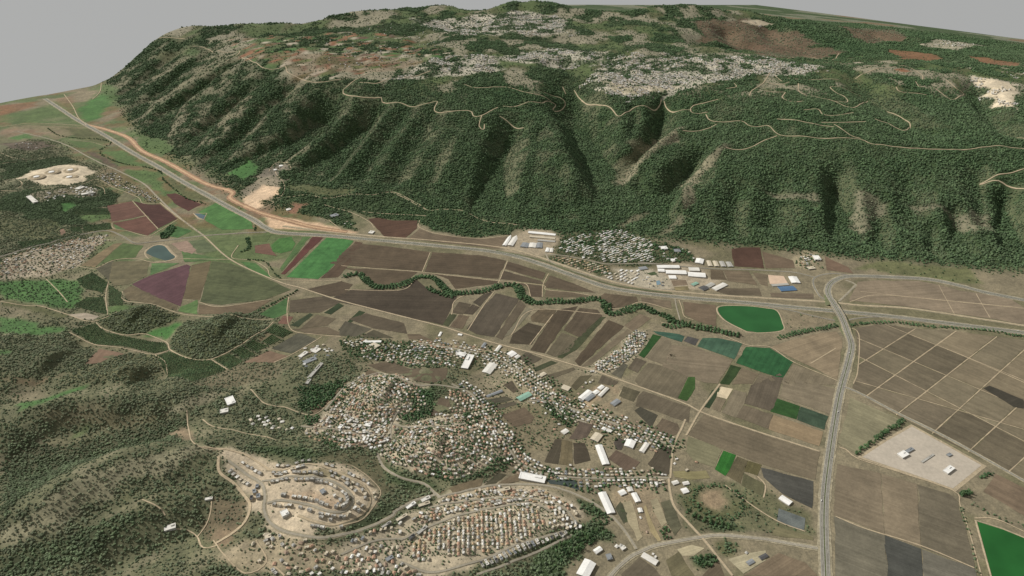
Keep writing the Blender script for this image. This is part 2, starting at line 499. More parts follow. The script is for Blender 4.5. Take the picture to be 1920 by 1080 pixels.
C = {k: lin(*v) for k, v in dict(forest=(66, 84, 52), scrub=(124, 118, 94), grass=(90, 112, 66), vivid=(74, 116, 60), red=(138, 98, 72),
                                 pale=(208, 192, 164), verge=(136, 126, 102), brown=(104, 90, 74), olive=(96, 98, 66), burnt=(112, 92, 74),
                                 dusty=(178, 168, 146), rock=(150, 140, 118), plain=(118, 122, 100)).items()}
LC = np.empty(Z.shape + (3,))
LC[:] = C['verge']
LC = LC * (0.86 + 0.28 * N2[..., None])
gmask = sstep(0.5, 0.62, N1)[..., None]
LC = LC * (1 - 0.5 * gmask) + C['olive'] * 0.5 * gmask
DENS = np.zeros(Z.shape)
DRY = np.zeros(Z.shape)          # 0 green .. 1 grey-olive foliage


def blend(mask, col, amt=1.0):
    global LC
    m = (np.clip(mask, 0, 1) * amt)[..., None]
    LC = LC * (1 - m) + np.asarray(col) * m


# mountain
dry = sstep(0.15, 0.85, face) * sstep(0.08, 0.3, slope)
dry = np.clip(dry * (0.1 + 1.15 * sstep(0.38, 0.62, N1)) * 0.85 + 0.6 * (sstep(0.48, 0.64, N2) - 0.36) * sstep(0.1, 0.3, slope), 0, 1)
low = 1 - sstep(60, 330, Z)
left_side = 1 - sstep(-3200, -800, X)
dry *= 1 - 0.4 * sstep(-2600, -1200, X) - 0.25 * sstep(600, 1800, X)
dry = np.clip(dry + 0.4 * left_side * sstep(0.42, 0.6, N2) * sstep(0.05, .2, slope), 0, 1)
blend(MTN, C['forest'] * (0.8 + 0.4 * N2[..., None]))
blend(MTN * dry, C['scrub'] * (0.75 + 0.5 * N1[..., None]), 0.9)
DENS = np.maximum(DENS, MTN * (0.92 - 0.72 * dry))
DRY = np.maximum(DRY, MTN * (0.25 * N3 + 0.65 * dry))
plateau = MTN * sstep(430, 540, Z + 60 * (N1 - 0.5)) * sstep(6600, 7300, Y)
pn = fbm(X, Y * 0.7, 260, 3, 121)
patch = sstep(0.42, 0.52, pn)
pk = fbm(X, Y * 0.6, 420, 3, 127)
blend(plateau * patch, C['olive'] * (0.7 + 0.6 * N2[..., None]), 0.8)
blend(plateau * patch * sstep(0.5, 0.56, pk), C['dusty'] * 0.85, 0.6)
blend(plateau * patch * sstep(0.47, 0.42, pk), C['grass'] * 0.9, 0.6)
DENS *= 1 - 0.8 * plateau * patch
# green farmland of the left valley floor
LV = (1 - sstep(-1900, -900, X)) * (1 - np.maximum(MTN, NEARHILL)) * sstep(3800, 4300, Y)
blend(LV * sstep(0.34, 0.5, N1), C['grass'] * (0.75 + 0.5 * N2[..., None]), 0.75)
blend(LV * sstep(0.5, 0.6, N3) * sstep(0.45, 0.55, N2), C['red'] * 0.8, 0.5)
# near hills
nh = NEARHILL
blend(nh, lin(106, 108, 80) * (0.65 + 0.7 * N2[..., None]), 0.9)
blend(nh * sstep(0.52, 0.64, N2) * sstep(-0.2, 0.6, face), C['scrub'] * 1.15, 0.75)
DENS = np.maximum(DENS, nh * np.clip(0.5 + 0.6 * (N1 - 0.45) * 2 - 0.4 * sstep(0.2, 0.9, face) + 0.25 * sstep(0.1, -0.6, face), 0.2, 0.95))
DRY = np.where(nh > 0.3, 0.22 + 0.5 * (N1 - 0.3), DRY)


def paint(sheet, pts, col=None, amt=1.0, dens=None, dry_=None, rough=0.35, closed=True):
    """land cover inside a surveyed outline (its border roughened)"""
    global LC
    P = ground(sheet, pts)
    js, is_ = window(P, 60)
    x, y = X[js, is_], Y[js, is_]
    s = (rough + 0.25) * 150
    m = inside(P, x + s * (N2[js, is_] - 0.5) * 2, y + s * (N1[js, is_] - 0.5) * 2).astype(float)
    m = (m + np.roll(m, 1, 0) + np.roll(m, -1, 0) + np.roll(m, 1, 1) + np.roll(m, -1, 1)) / 5
    if col is not None:
        c = np.asarray(C[col] if isinstance(col, str) else lin(*col))
        a = (m * amt)[..., None]
        LC[js, is_] = LC[js, is_] * (1 - a) + c * (0.62 + 0.5 * N2[js, is_][..., None] + 0.26 * RNG.random(m.shape)[..., None]) * a
    if dens is not None:
        DENS[js, is_] = DENS[js, is_] * (1 - m) + dens * m
    if dry_ is not None:
        DRY[js, is_] = DRY[js, is_] * (1 - m) + dry_ * m
    return P


# town grounds
for pts in ([(720, 150), (800, 118), (920, 106), (945, 130), (850, 140), (760, 150)], [(920, 112), (1030, 92), (1140, 98), (1110, 120), (990, 116)],
            [(1095, 170), (1130, 115), (1280, 103), (1490, 113), (1570, 128), (1500, 138), (1390, 143), (1310, 160), (1290, 168), (1200, 182), (1150, 178)],
            [(770, 35), (900, 30), (980, 24), (1050, 30), (1065, 55), (1010, 68), (870, 67), (820, 60)],
            [(1825, 143), (1905, 160), (1905, 208), (1855, 188)]):
    Pt = paint('P', pts, (206, 196, 178), 0.7, 0.25, None, 0.8)
    js, is_ = window(Pt, 20)
    gm = (inside(Pt, X[js, is_], Y[js, is_]) * sstep(0.48, 0.58, fbm(X[js, is_], Y[js, is_], 130, 3, 305)))
    LC[js, is_] = LC[js, is_] * (1 - 0.8 * gm[..., None]) + C['forest'] * 0.8 * gm[..., None]
    DENS[js, is_] = np.maximum(DENS[js, is_], 0.75 * gm)
# plateau farmland left of the hill town, patch by patch
PR = random.Random(3)
for pts, n in [([(420, 75), (640, 62), (800, 75), (850, 110), (700, 128), (640, 150), (540, 145), (470, 112)], 330),
               ([(1500, 90), (1900, 120), (1900, 150), (1560, 130)], 30)]:
    P = ground('P', pts)
    x0, y0 = P.min(0); x1, y1 = P.max(0)
    cnt = 0
    while cnt < n:
        x, y = PR.uniform(x0, x1), PR.uniform(y0, y1)
        if not inside(P, np.array([x]), np.array([y]))[0]:
            continue
        cnt += 1
        a = PR.choice([0.3, 1.87, 0.5, 1.6]); w, h = PR.uniform(50, 190), PR.uniform(40, 120)
        ca, sa = math.cos(a), math.sin(a)
        Q = np.array([(x + ca * u * w - sa * v * h, y + sa * u * w + ca * v * h) for u, v in ((-.5, -.5), (.5, -.5), (.5, .5), (-.5, .5))])
        js, is_ = window(Q, 10)
        m = inside(Q, X[js, is_], Y[js, is_])
        c = C[PR.choice(['red', 'grass', 'vivid', 'olive', 'dusty', 'red', 'grass', 'burnt', 'olive'])]
        LC[js, is_][m] = c * PR.uniform(0.8, 1.1)
        DENS[js, is_][m] = 0.03
paint('P', [(460, 105), (560, 150), (720, 135), (800, 115), (700, 105), (560, 100)], 'red', 0.25, 0.12)
# coastal plain stripes
PL = sstep(60, 30, Z) * sstep(9500, 10500, Y)
strip = fbm((X + Y) * 0.8, (X - Y) * 0.18, 420, 2, 131)
blend(PL, C['plain'] * (0.85 + 0.3 * N3[..., None]))
blend(PL * (strip > 0.55), lin(64, 84, 50), 0.9)
blend(PL * (strip < 0.4), lin(128, 104, 76), 0.8)
DENS *= 1 - PL
# burnt brown hills at the far right
for pts in ([(1305, 40), (1400, 35), (1500, 60), (1540, 85), (1450, 95), (1380, 92), (1310, 80)], [(1580, 50), (1680, 55), (1700, 75), (1620, 80)],
            [(1400, 90), (1560, 90), (1580, 100), (1420, 105)]):
    paint('P', pts, 'burnt', 0.85, 0.25, 0.9, 0.9)
for pts in ([(1660, 92), (1740, 100), (1770, 110), (1690, 112)], [(1820, 105), (1915, 118), (1900, 125), (1840, 118)]):
    paint('P', pts, 'red', 0.8, 0.03)
paint('P', [(1385, 38), (1420, 37), (1450, 45), (1410, 48)], 'pale', 0.8, 0.0)
paint('P', [(1725, 85), (1790, 78), (1860, 88), (1800, 95)], 'dusty', 0.7, 0.1)
paint('P', [(1825, 143), (1905, 160), (1905, 208), (1870, 200), (1845, 175)], 'pale', 0.9, 0.0)
paint('P', [(1130, 150), (1180, 160), (1250, 160), (1285, 160), (1200, 180), (1150, 175)], 'pale', 0.5, 0.1)
# green banks at the foot of the left end of the mountain
paint('P', [(145, 205), (190, 175), (215, 185), (190, 220), (160, 228)], 'vivid', 0.9, 0.0)
paint('P', [(185, 155), (225, 160), (215, 200), (190, 175)], 'grass', 0.8, 0.1)
paint('P', [(245, 250), (310, 262), (330, 275), (300, 292), (265, 280)], 'grass', 0.9, 0.05)
paint('P', [(430, 325), (465, 300), (490, 312), (485, 330), (450, 340)], 'vivid', 0.9, 0.05)
paint('Q', [(700, 310), (900, 350), (1300, 330), (1280, 380), (1000, 410), (720, 390)], 'olive', 0.8, 0.15)
paint('P', [(300, 95), (370, 85), (350, 105), (290, 112)], 'olive', 0.6, 0.3)
paint('P', [(350, 92), (378, 95), (372, 108), (345, 106)], 'grass', 0.6, 0.2)
# spoil heaps and quarry
CUT = paint('Q', [(240, 440), (300, 400), (470, 320), (620, 340), (600, 400), (520, 430), (460, 470), (430, 540), (380, 560), (330, 520)], (216, 186, 152), 1, 0.0)
paint('Q', [(430, 250), (560, 225), (650, 300), (630, 350), (500, 330), (330, 420), (230, 450), (200, 400), (330, 330)], (150, 138, 118), 0.85, 0.08, None, 0.6)
paint('Q', [(300, 420), (470, 330), (600, 345), (590, 390), (470, 440), (420, 530), (360, 540)], (214, 186, 154), 0.9, 0.0, None, 0.5)
paint('Q', [(480, 590), (760, 620), (1090, 700), (1300, 750), (1280, 770), (900, 720), (560, 690), (470, 620)], (210, 178, 144), 1, 0.0)
paint('Q', [(730, 480), (800, 455), (850, 480), (780, 560), (710, 570)], (140, 104, 82), 1, 0.02)
paint('Q', [(480, 180), (580, 115), (680, 130), (700, 180), (600, 200), (560, 240), (430, 260)], (120, 112, 98), .9, 0.03)
paint('Q', [(985, 600), (1080, 555), (1160, 570), (1170, 620), (1110, 650), (1000, 630)], (176, 164, 150), 1, 0.0)
# bench woodland below the mountain
paint('Q', [(820, 500), (1000, 480), (1200, 560), (1250, 680), (1300, 740), (1000, 650), (900, 600), (820, 560)], 'forest', 0.9, 0.75, 0.15)
paint('Q', [(600, 420), (900, 440), (1440, 410), (1700, 390), (1919, 560), (1919, 640), (1640, 640), (1400, 600), (1000, 490), (700, 480)], 'forest', 0.9, 0.62, 0.2)
paint('E', [(190, 70), (470, 110), (830, 180), (1000, 200), (930, 245), (780, 255), (520, 225), (440, 160), (260, 140)], 'forest', 0.9, 0.7, 0.1)
# pale scree tongues
for pts in ([(815, 100), (880, 20), (1000, 0), (960, 60), (880, 130), (800, 190), (730, 150)], [(1290, 0), (1370, 20), (1330, 110), (1240, 190), (1170, 200), (1250, 100)]):
    paint('Y', pts, 'scrub', 0.75, 0.38, 0.7, 0.6)
for pts in ([(1600, 358), (1640, 372), (1632, 430), (1604, 440), (1592, 400)], [(1690, 376), (1790, 384), (1785, 396), (1700, 392)], [(1430, 356), (1530, 362), (1520, 374), (1440, 372)],
            [(1790, 395), (1850, 400), (1845, 440), (1800, 440)]):
    paint('P', pts, 'rock', 0.55, 0.45, 0.7, 0.8)
for pts in ([(1162, 345), (1185, 300), (1235, 262), (1290, 240), (1270, 258), (1215, 292), (1185, 340)], [(1270, 395), (1285, 345), (1325, 298), (1375, 268), (1345, 296), (1310, 335), (1290, 385)]):
    paint('P', pts, (140, 132, 108), 0.8, 0.3, 0.8, 0.35)
paint('P', [(1150, 310), (1190, 260), (1280, 240), (1230, 275), (1190, 320), (1160, 350)], 'scrub', 0.6, 0.4, 0.7, 0.6)
# left-hand hills: woods, terraces, clearings
paint('L', [(0, 400), (300, 380), (640, 350), (720, 400), (600, 430), (240, 500), (150, 560), (0, 560)], 'forest', 1, 0.85, 0.1)
paint('L', [(0, 700), (250, 640), (700, 700), (900, 620), (1060, 680), (1000, 800), (700, 870), (800, 980), (400, 1000), (200, 860), (0, 850)], 'forest', 1, 0.82, 0.05)
paint('L', [(0, 860), (220, 900), (540, 960), (560, 1060), (0, 1080)], 'olive', 0.7, 0.5, 0.3)
paint('L', [(20, 230), (400, 210), (480, 260), (300, 300), (100, 300)], (96, 84, 72), 0.9, 0.12)
paint('L', [(170, 560), (250, 500), (450, 450), (640, 435), (790, 450), (830, 490), (780, 560), (640, 610), (450, 600)], 'pale', 1, 0.0)
paint('L', [(535, 780), (620, 760), (665, 800), (630, 880), (570, 870)], 'vivid', 1, 0.0)
paint('L', [(700, 890), (950, 860), (1010, 900), (830, 950), (720, 930)], 'grass', 1, 0.1)
paint('L', [(0, 100), (250, 60), (700, 80), (740, 110), (500, 200), (300, 120), (0, 160)], (150, 128, 106), 0.5, 0.0)
paint('L', [(80, 190), (200, 150), (290, 180), (200, 205)], 'vivid', 0.8, 0.0)
paint('L', [(560, 80), (800, 110), (1010, 200), (980, 240), (700, 190)], 'olive', 0.9, 0.02)
paint('L', [(620, 210), (830, 220), (720, 270)], 'grass', 0.9, 0.0)
paint('L', [(930, 300), (1150, 290), (1330, 430), (1230, 440), (1060, 380)], 'grass', 1, 0.0)
paint('L', [(770, 300), (880, 320), (1080, 440), (1050, 470), (900, 400)], 'brown', 1, 0.0)
paint('L', [(1090, 470), (1400, 480), (1460, 600), (1580, 690), (1500, 700), (1300, 600)], 'grass', 1, 0.02)
paint('L', [(1480, 520), (1560, 570), (1900, 740), (1880, 760), (1700, 740), (1600, 650)], 'olive', 1, 0.02)
paint('A', [(0, 600), (200, 570), (190, 600), (0, 650)], 'red', 0.7, 0.0)
paint('A', [(0, 655), (240, 600), (420, 640), (400, 690), (0, 690)], 'grass', 0.6, 0.0)
paint('A', [(300, 560), (400, 540), (420, 620), (350, 590)], 'red', 0.4, 0.0)
paint('D', [(0, 490), (250, 490), (420, 520), (480, 600), (400, 640), (180, 630), (0, 600)], 'vivid', 0.9, 0.3, 0.0)
paint('D', [(0, 700), (240, 720), (390, 780), (300, 790), (0, 780)], 'vivid', 0.85, 0.12, 0.1)
paint('D', [(820, 800), (1040, 715), (1060, 730), (950, 830)], 'vivid', 1, 0.03)
paint('D', [(610, 650), (690, 640), (800, 640), (700, 690), (600, 690)], 'grass', 1, 0.05)
paint('D', [(0, 610), (230, 640), (450, 690), (380, 700), (180, 665), (0, 650)], 'olive', 1, 0.03)
paint('D', [(950, 860), (1060, 720), (1280, 692), (1480, 712), (1490, 760), (1370, 850), (1190, 932), (1050, 928)], (90, 94, 64), 1, 0.85, 0.35, 0.1)
paint('D', [(550, 720), (640, 680), (800, 640), (1040, 692), (820, 795), (650, 790)], (90, 96, 64), 1, 0.8, 0.35, 0.1)
paint('D', [(0, 800), (280, 800), (480, 850), (540, 880), (450, 970), (300, 1030), (0, 1060)], (100, 102, 76), 1, 0.7, 0.4, 0.3)
paint('D', [(0, 880), (60, 880), (40, 920), (0, 920)], 'vivid', .8, 0.1, 0)
paint('D', [(560, 960), (740, 910), (870, 920), (930, 1000), (900, 1060), (700, 1079), (300, 1079)], (108, 108, 78), 1, 0.7, 0.4, 0.3)
paint('D', [(1360, 950), (1500, 940), (1640, 960), (1560, 1060), (1300, 1079), (1060, 1079)], (120, 112, 88), 0.9, 0.4, 0.5, 0.3)
paint('D', [(0, 1060), (280, 1030), (330, 1040), (120, 1079), (0, 1079)], (130, 112, 86), 1, 0.02, 0)
paint('G', [(20, 180), (110, 110), (330, 50), (480, 20), (300, 90), (150, 140)], 'vivid', 0.85, 0.08, 0)
paint('G', [(370, 300), (440, 230), (510, 220), (480, 290)], 'grass', 0.7, 0.1, 0)
paint('G', [(660, 640), (740, 610), (760, 650), (700, 670)], 'olive', 0.8, 0.1, 0)
paint('G', [(900, 130), (1050, 60), (1200, 20), (1350, 10), (1200, 70), (1040, 130)], (150, 142, 116), 0.7, 0.35, 0.5)
paint('G', [(180, 200), (400, 120), (650, 150), (1000, 150), (900, 200), (600, 230), (420, 200)], (128, 120, 92), 0.7, 0.45, 0.5)
paint('G', [(0, 780), (300, 580), (600, 470), (900, 400), (1150, 400), (1200, 460), (1000, 500), (700, 560), (400, 680), (0, 900)], (150, 144, 116), 0.8, 0.42, 0.6, 0.6)
paint('G', [(0, 480), (200, 420), (600, 360), (850, 270), (1040, 220), (1050, 270), (900, 330), (500, 430), (250, 560), (0, 720)], (66, 72, 50), 0.8, 0.9, 0.2, 0.4)
paint('G', [(0, 300), (400, 330), (700, 240), (1000, 180), (1030, 230), (850, 270), (450, 400), (0, 480)], (74, 76, 54), 0.8, 0.85, 0.3, 0.4)
paint('G', [(0, 960), (300, 820), (800, 760), (900, 820), (700, 900), (400, 1000), (0, 1079)], (64, 72, 48), 0.8, 0.9, 0.15, 0.4)
paint('G', [(1150, 620), (1380, 650), (1400, 760), (1250, 860), (1120, 850)], (120, 106, 84), 0.8, 0.22, 0.4)
paint('G', [(960, 300), (1010, 270), (1070, 290), (1080, 330), (960, 320)], (138, 122, 98), 1, 0.03)
paint('G', [(1200, 800), (1350, 760), (1320, 860), (1220, 880)], (138, 120, 96), 1, 0.05)
# town grounds on the near side
TOWN_N = paint('N', [(150, 180), (250, 120), (430, 180), (640, 300), (1000, 230), (1300, 260), (1560, 390), (1680, 520), (1650, 660), (1500, 740), (1250, 840), (1090, 830), (1100, 950), (800, 910), (640, 820), (560, 680), (430, 650), (380, 540), (160, 340)], (206, 188, 160), 0.9, 0.05)
paint('N', [(880, 290), (1100, 290), (1330, 400), (1300, 440), (1100, 370), (900, 340)], (130, 122, 84), 0.7, 0.1)
paint('N', [(800, 460), (1000, 480), (1150, 560), (1300, 580), (1200, 620), (900, 540), (760, 500)], (196, 170, 140), 0.8, 0.02)
paint('N', [(1000, 140), (1240, 130), (1640, 200), (1730, 330), (1850, 460), (1720, 560), (1500, 400), (1300, 270), (1060, 200)], (108, 104, 78), 0.9, 0.25, 0.3)
paint('N', [(1280, 850), (1500, 760), (1680, 650), (1880, 600), (1800, 720), (1600, 820), (1450, 880)], (70, 78, 54), 1, 0.55, 0.2, 0.1)
paint('N', [(400, 60), (560, 100), (700, 140), (1060, 90), (1250, 150), (900, 200), (620, 210), (450, 130)], 'forest', 0.9, 0.7, 0.1)
paint('H', [(0, 60), (150, 0), (480, 0), (520, 80), (480, 190), (350, 220), (200, 240), (100, 330), (0, 360)], (182, 170, 144), 0.85, 0.2)
paint('K', [(0, 500), (420, 430), (500, 560), (300, 700), (60, 740), (0, 700)], 'forest', 0.9, 0.8, 0.1)
paint('K', [(600, 380), (760, 380), (900, 400), (1050, 480), (1200, 560), (1220, 680), (1100, 760), (900, 840), (800, 980), (500, 1060), (200, 960), (60, 900), (240, 740), (420, 480)], (184, 170, 144), 0.9, 0.2)
paint('H', [(220, 400), (350, 230), (650, 180), (800, 260), (860, 400), (800, 480), (650, 540), (450, 500), (280, 460)], (184, 170, 144), 0.9, 0.18)
paint('H', [(380, 20), (520, 20), (530, 100), (480, 190), (330, 215), (420, 150)], 'forest', 0.95, 0.8, 0.0)
paint('H', [(540, 640), (900, 580), (1150, 600), (1350, 700), (1330, 800), (1200, 850), (900, 980), (700, 1079), (0, 1079), (0, 870), (300, 790), (480, 680)], (186, 172, 146), 0.9, 0.1)
paint('G', [(1380, 860), (1500, 820), (1700, 860), (1919, 880), (1919, 1079), (1400, 1079), (1280, 960)], (176, 160, 132), 0.75, 0.2)
paint('H', [(1000, 1010), (1300, 860), (1480, 800), (1540, 900), (1380, 990), (1280, 1079), (940, 1079)], 'forest', 0.95, 0.85, 0.1)
paint('H', [(1330, 640), (1500, 740), (1500, 790), (1400, 800), (1340, 740)], 'forest', 0.9, 0.7, 0.0)
paint('H', [(180, 440), (280, 470), (480, 550), (520, 610), (280, 560), (200, 470)], 'forest', 0.8, 0.5, 0.1)
paint('E', [(0, 820), (420, 840), (700, 880), (960, 985), (860, 990), (620, 970), (330, 950), (100, 960), (0, 1050)], (112, 108, 82), 0.9, 0.42, 0.0)
paint('E', [(420, 830), (900, 870), (960, 930), (780, 900), (500, 860)], (150, 138, 110), 0.8, 0.2, 0.0)
paint('M', [(0, 180), (300, 280), (560, 480), (900, 700), (1300, 860), (1600, 940), (1820, 1050), (1700, 1079), (1300, 960), (900, 800), (500, 640), (0, 600)], (164, 152, 124), 0.8, 0.25, 0.0)
paint('M', [(560, 640), (760, 640), (880, 820), (800, 880), (640, 760)], 'forest', 0.9, 0.75, 0.0)
paint('M', [(860, 640), (1040, 470), (1160, 510), (1040, 660), (1100, 700), (1250, 640), (1180, 500), (1260, 520), (1200, 700), (1060, 720)], (176, 154, 124), 0.85, 0.02)
paint('M', [(940, 370), (1290, 120), (1400, 0), (1540, 0), (1420, 210), (1180, 370), (1000, 400)], (170, 158, 132), 0.9, 0.3, 0.0)
paint('Y', [(200, 340), (240, 240), (600, 150), (800, 160), (1080, 250), (1400, 330), (1500, 440), (1080, 460), (640, 460), (300, 380)], (92, 92, 66), 0.9, 0.5, 0.0)
paint('Y', [(130, 370), (640, 470), (700, 560), (600, 560), (300, 470), (160, 420)], (84, 88, 60), 0.9, 0.45, 0.0)
paint('Y', [(700, 500), (1000, 480), (1230, 560), (1250, 690), (1000, 650), (780, 600)], (180, 170, 148), 0.9, 0.04)
paint('Y', [(1100, 460), (1480, 480), (1560, 590), (1740, 620), (1740, 690), (1480, 710), (1230, 680), (1180, 560)], (176, 162, 138), 0.9, 0.0)
paint('Y', [(0, 150), (180, 160), (230, 230), (180, 360), (0, 400), (-300, 330), (-100, 200)], (164, 150, 126), 0.9, 0.0)
paint('F', [(635, 390), (680, 345), (770, 350), (790, 440), (700, 445)], (158, 146, 118), 0.8, 0.15)
paint('F', [(940, 440), (1180, 400), (1600, 430), (1740, 520), (1500, 500), (1200, 470)], (112, 116, 78), 0.9, 0.03)
paint('F', [(590, 690), (700, 690), (860, 750), (640, 800), (580, 800)], (136, 124, 100), 0.9, 0.06)
paint('D', [(0, 370), (400, 260), (610, 240), (620, 270), (440, 420), (270, 470), (0, 480)], (174, 160, 138), 0.85, 0.25, 0.0)
paint('L', [(820, 520), (1040, 490), (1440, 740), (1380, 780), (1260, 720), (1040, 620)], (128, 118, 92), 0.8, 0.25)
paint('L', [(230, 700), (500, 640), (800, 610), (900, 650), (850, 700), (500, 690), (330, 780)], (150, 138, 116), 0.7, 0.3)
paint('I', [(0, 560), (330, 560), (540, 690), (730, 760), (735, 870), (300, 830), (0, 850)], (104, 106, 76), 0.8, 0.16, 0.1)
paint('S', [(560, 300), (760, 290), (950, 300), (1060, 700), (800, 760), (640, 560)], (150, 134, 108), 0.85, 0.05, 0.1)
paint('M', [(0, 560), (430, 640), (560, 640), (900, 830), (1300, 900), (1750, 1060), (1300, 1079), (0, 1079)], (128, 118, 92), 0.6, 0.25, 0.05)
paint('I', [(70, 640), (130, 585), (230, 600), (310, 680), (240, 745), (130, 730)], (148, 130, 104), 1, 0.0)
paint('S', [(1220, 330), (1280, 260), (1260, 420), (1400, 520), (1560, 560), (1700, 520), (1720, 420), (1780, 520), (1600, 640), (1380, 640), (1180, 480)], 'olive', 0.9, 0.3, 0.0, 0.4)
paint('S', [(1380, 640), (1560, 620), (1800, 680), (1400, 700)], 'forest', 0.9, 0.6, 0.0, 0.1)
paint('S', [(1260, 900), (1440, 880), (1480, 960), (1350, 1020), (1280, 980)], 'forest', 0.9, 0.8, 0.0, 0.1)
paint('S', [(1400, 780), (1560, 770), (1700, 850), (1560, 930), (1480, 900)], 'olive', 0.9, 0.5, 0.0, 0.1)

# ------------------------------------------------------------------ terrain mesh
NR, NC = 700, 620
ty = 900.0 * np.exp(np.linspace(0, 1, NR) * math.log(17500 / 900.0))
xl, xr = x_left(ty), x_right(ty)
tx = xl[:, None] + (xr - xl)[:, None] * np.linspace(0, 1, NC)[None]
tyy = np.repeat(ty[:, None], NC, 1)
TZ = hgrid(tx, tyy)


def hz(x, y):
    """height of the terrain mesh"""
    x = np.asarray(x, float); y = np.asarray(y, float)
    j = np.log(np.clip(y, 900.01, 17490) / 900.0) / math.log(17500 / 900.0) * (NR - 1)
    j0 = np.clip(np.floor(j).astype(int), 0, NR - 2)
    b = np.clip((y - ty[j0]) / (ty[j0 + 1] - ty[j0]), 0, 1)
    l_, r_ = xl[j0] * (1 - b) + xl[j0 + 1] * b, xr[j0] * (1 - b) + xr[j0 + 1] * b
    i = np.clip((x - l_) / (r_ - l_), 0, 1) * (NC - 1)
    i0 = np.clip(np.floor(i).astype(int), 0, NC - 2)
    a = i - i0
    return (TZ[j0, i0] * (1 - a) + TZ[j0, i0 + 1] * a) * (1 - b) + (TZ[j0 + 1, i0] * (1 - a) + TZ[j0 + 1, i0 + 1] * a) * b


def lc_at(x, y):
    fi, fj = (np.asarray(x) - GX0) / GS, (np.asarray(y) - GY0) / GS
    return np.stack([bilin(LC[..., k], fi, fj) for k in range(3)], -1)


def ras(G, x, y):
    return bilin(G, (np.asarray(x, float) - GX0) / GS, (np.asarray(y, float) - GY0) / GS)


idx = np.arange(NR * NC).reshape(NR, NC)
F_ = np.stack([idx[:-1, :-1].ravel(), idx[:-1, 1:].ravel(), idx[1:, 1:].ravel(), idx[1:, :-1].ravel()], 1)
me = fast_mesh('terrain', np.stack([tx.ravel(), tyy.ravel(), TZ.ravel()], 1), F_, smooth_=True)
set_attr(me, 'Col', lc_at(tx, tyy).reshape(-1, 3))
M_LAND = mix_noise_material('land', [(0.006, 0.16, 0.05), (0.03, 0.22, 0.06), (0.11, 0.24, 0.05)], 1.0, bump=2.0, bump_scale=0.09)
terrain = link('terrain', me, [M_LAND])
tag(terrain, 'rolling ground of valley floor, scrubby hills and long forested mountain', kind='structure')
HFUN = lambda x, y: hz(x, y)
# ------------------------------------------------------------------ occupancy raster (5 m) for scattering houses and trees
OX0, OY0, OS = -5200.0, 1100.0, 5.0
OCC = np.zeros((1360, 2000), np.uint8)          # bit 1 field, 2 road, 4 water, 8 building


def occ_poly(P, bit):
    x0, y0 = P.min(0); x1, y1 = P.max(0)
    i0, i1 = int(max(0, (x0 - OX0) // OS)), int(min(OCC.shape[1], (x1 - OX0) // OS + 2))
    j0, j1 = int(max(0, (y0 - OY0) // OS)), int(min(OCC.shape[0], (y1 - OY0) // OS + 2))
    if i1 <= i0 or j1 <= j0:
        return
    xx, yy = np.meshgrid(OX0 + OS * np.arange(i0, i1), OY0 + OS * np.arange(j0, j1))
    OCC[j0:j1, i0:i1] |= (inside(P, xx, yy) * bit).astype(np.uint8)


def occ_line(P, w, bit):
    for a, b in zip(P[:-1], P[1:]):
        d = b - a
        l = np.linalg.norm(d)
        if l < 1e-3: continue
        n = np.array([-d[1], d[0]]) / l * w
        e = d / l * 3
        occ_poly(np.array([a + n - e, b + n + e, b - n + e, a - n - e]), bit)


def occ_at(x, y):
    i = np.clip(((np.asarray(x) - OX0) / OS).astype(int), 0, OCC.shape[1] - 1)
    j = np.clip(((np.asarray(y) - OY0) / OS).astype(int), 0, OCC.shape[0] - 1)
    return OCC[j, i]


def drape_mesh(name, P, dz, maxlen=70.0):
    import bmesh
    bm = bmesh.new()
    pts = []
    n = len(P)
    for i in range(n):
        a, b = P[i], P[(i + 1) % n]
        k = max(1, int(np.linalg.norm(b - a) / maxlen))
        pts += [a + (b - a) * t / k for t in range(k)]
    vs = [bm.verts.new((p[0], p[1], 0)) for p in pts]
    f = bm.faces.new(vs)
    if f.normal.z < 0 or sum(a[0] * b[1] - a[1] * b[0] for a, b in zip(pts, pts[1:] + pts[:1])) < 0:
        f.normal_flip()
    bmesh.ops.triangulate(bm, faces=bm.faces[:])
    for _ in range(5):
        long_ = [e for e in bm.edges if e.calc_length() > maxlen * 1.3]
        if not long_ or len(bm.faces) > 4000:
            break
        bmesh.ops.subdivide_edges(bm, edges=long_, cuts=1)
        bmesh.ops.triangulate(bm, faces=bm.faces[:])
    co = np.array([v.co[:] for v in bm.verts])
    z = hz(co[:, 0], co[:, 1]) + dz
    for v, h in zip(bm.verts, z):
        v.co.z = h
    me = bpy.data.meshes.new(name)
    bm.to_mesh(me)
    bm.free()
    return me, np.concatenate([co[:, :2], z[:, None]], 1)


M_FIELD = mix_noise_material('tilled_soil', [(0.0035, 0.2, 0.03), (0.016, 0.14, 0.03), (0.09, 0.12, 0.0)], 1.0, row=True, bump=0.4, bump_scale=0.15)
M_CROP = mix_noise_material('crop', [(0.005, 0.18, 0.06), (0.02, 0.18, 0.06), (0.12, 0.14, 0.0)], 1.0, row=True, bump=0.7, bump_scale=0.2)


def rough_edge(P, amp):
    """a field border is never ruled: small steps along each side"""
    out = []
    n = len(P)
    for i in range(n):
        a, b = P[i], P[(i + 1) % n]
        l = np.linalg.norm(b - a)
        k = max(1, int(l / 45))
        nn = np.array([-(b - a)[1], (b - a)[0]]) / max(l, 1e-3)
        for t in range(k):
            out.append(a + (b - a) * t / k + nn * (RNG.normal() * amp if t else 0))
    return np.array(out)


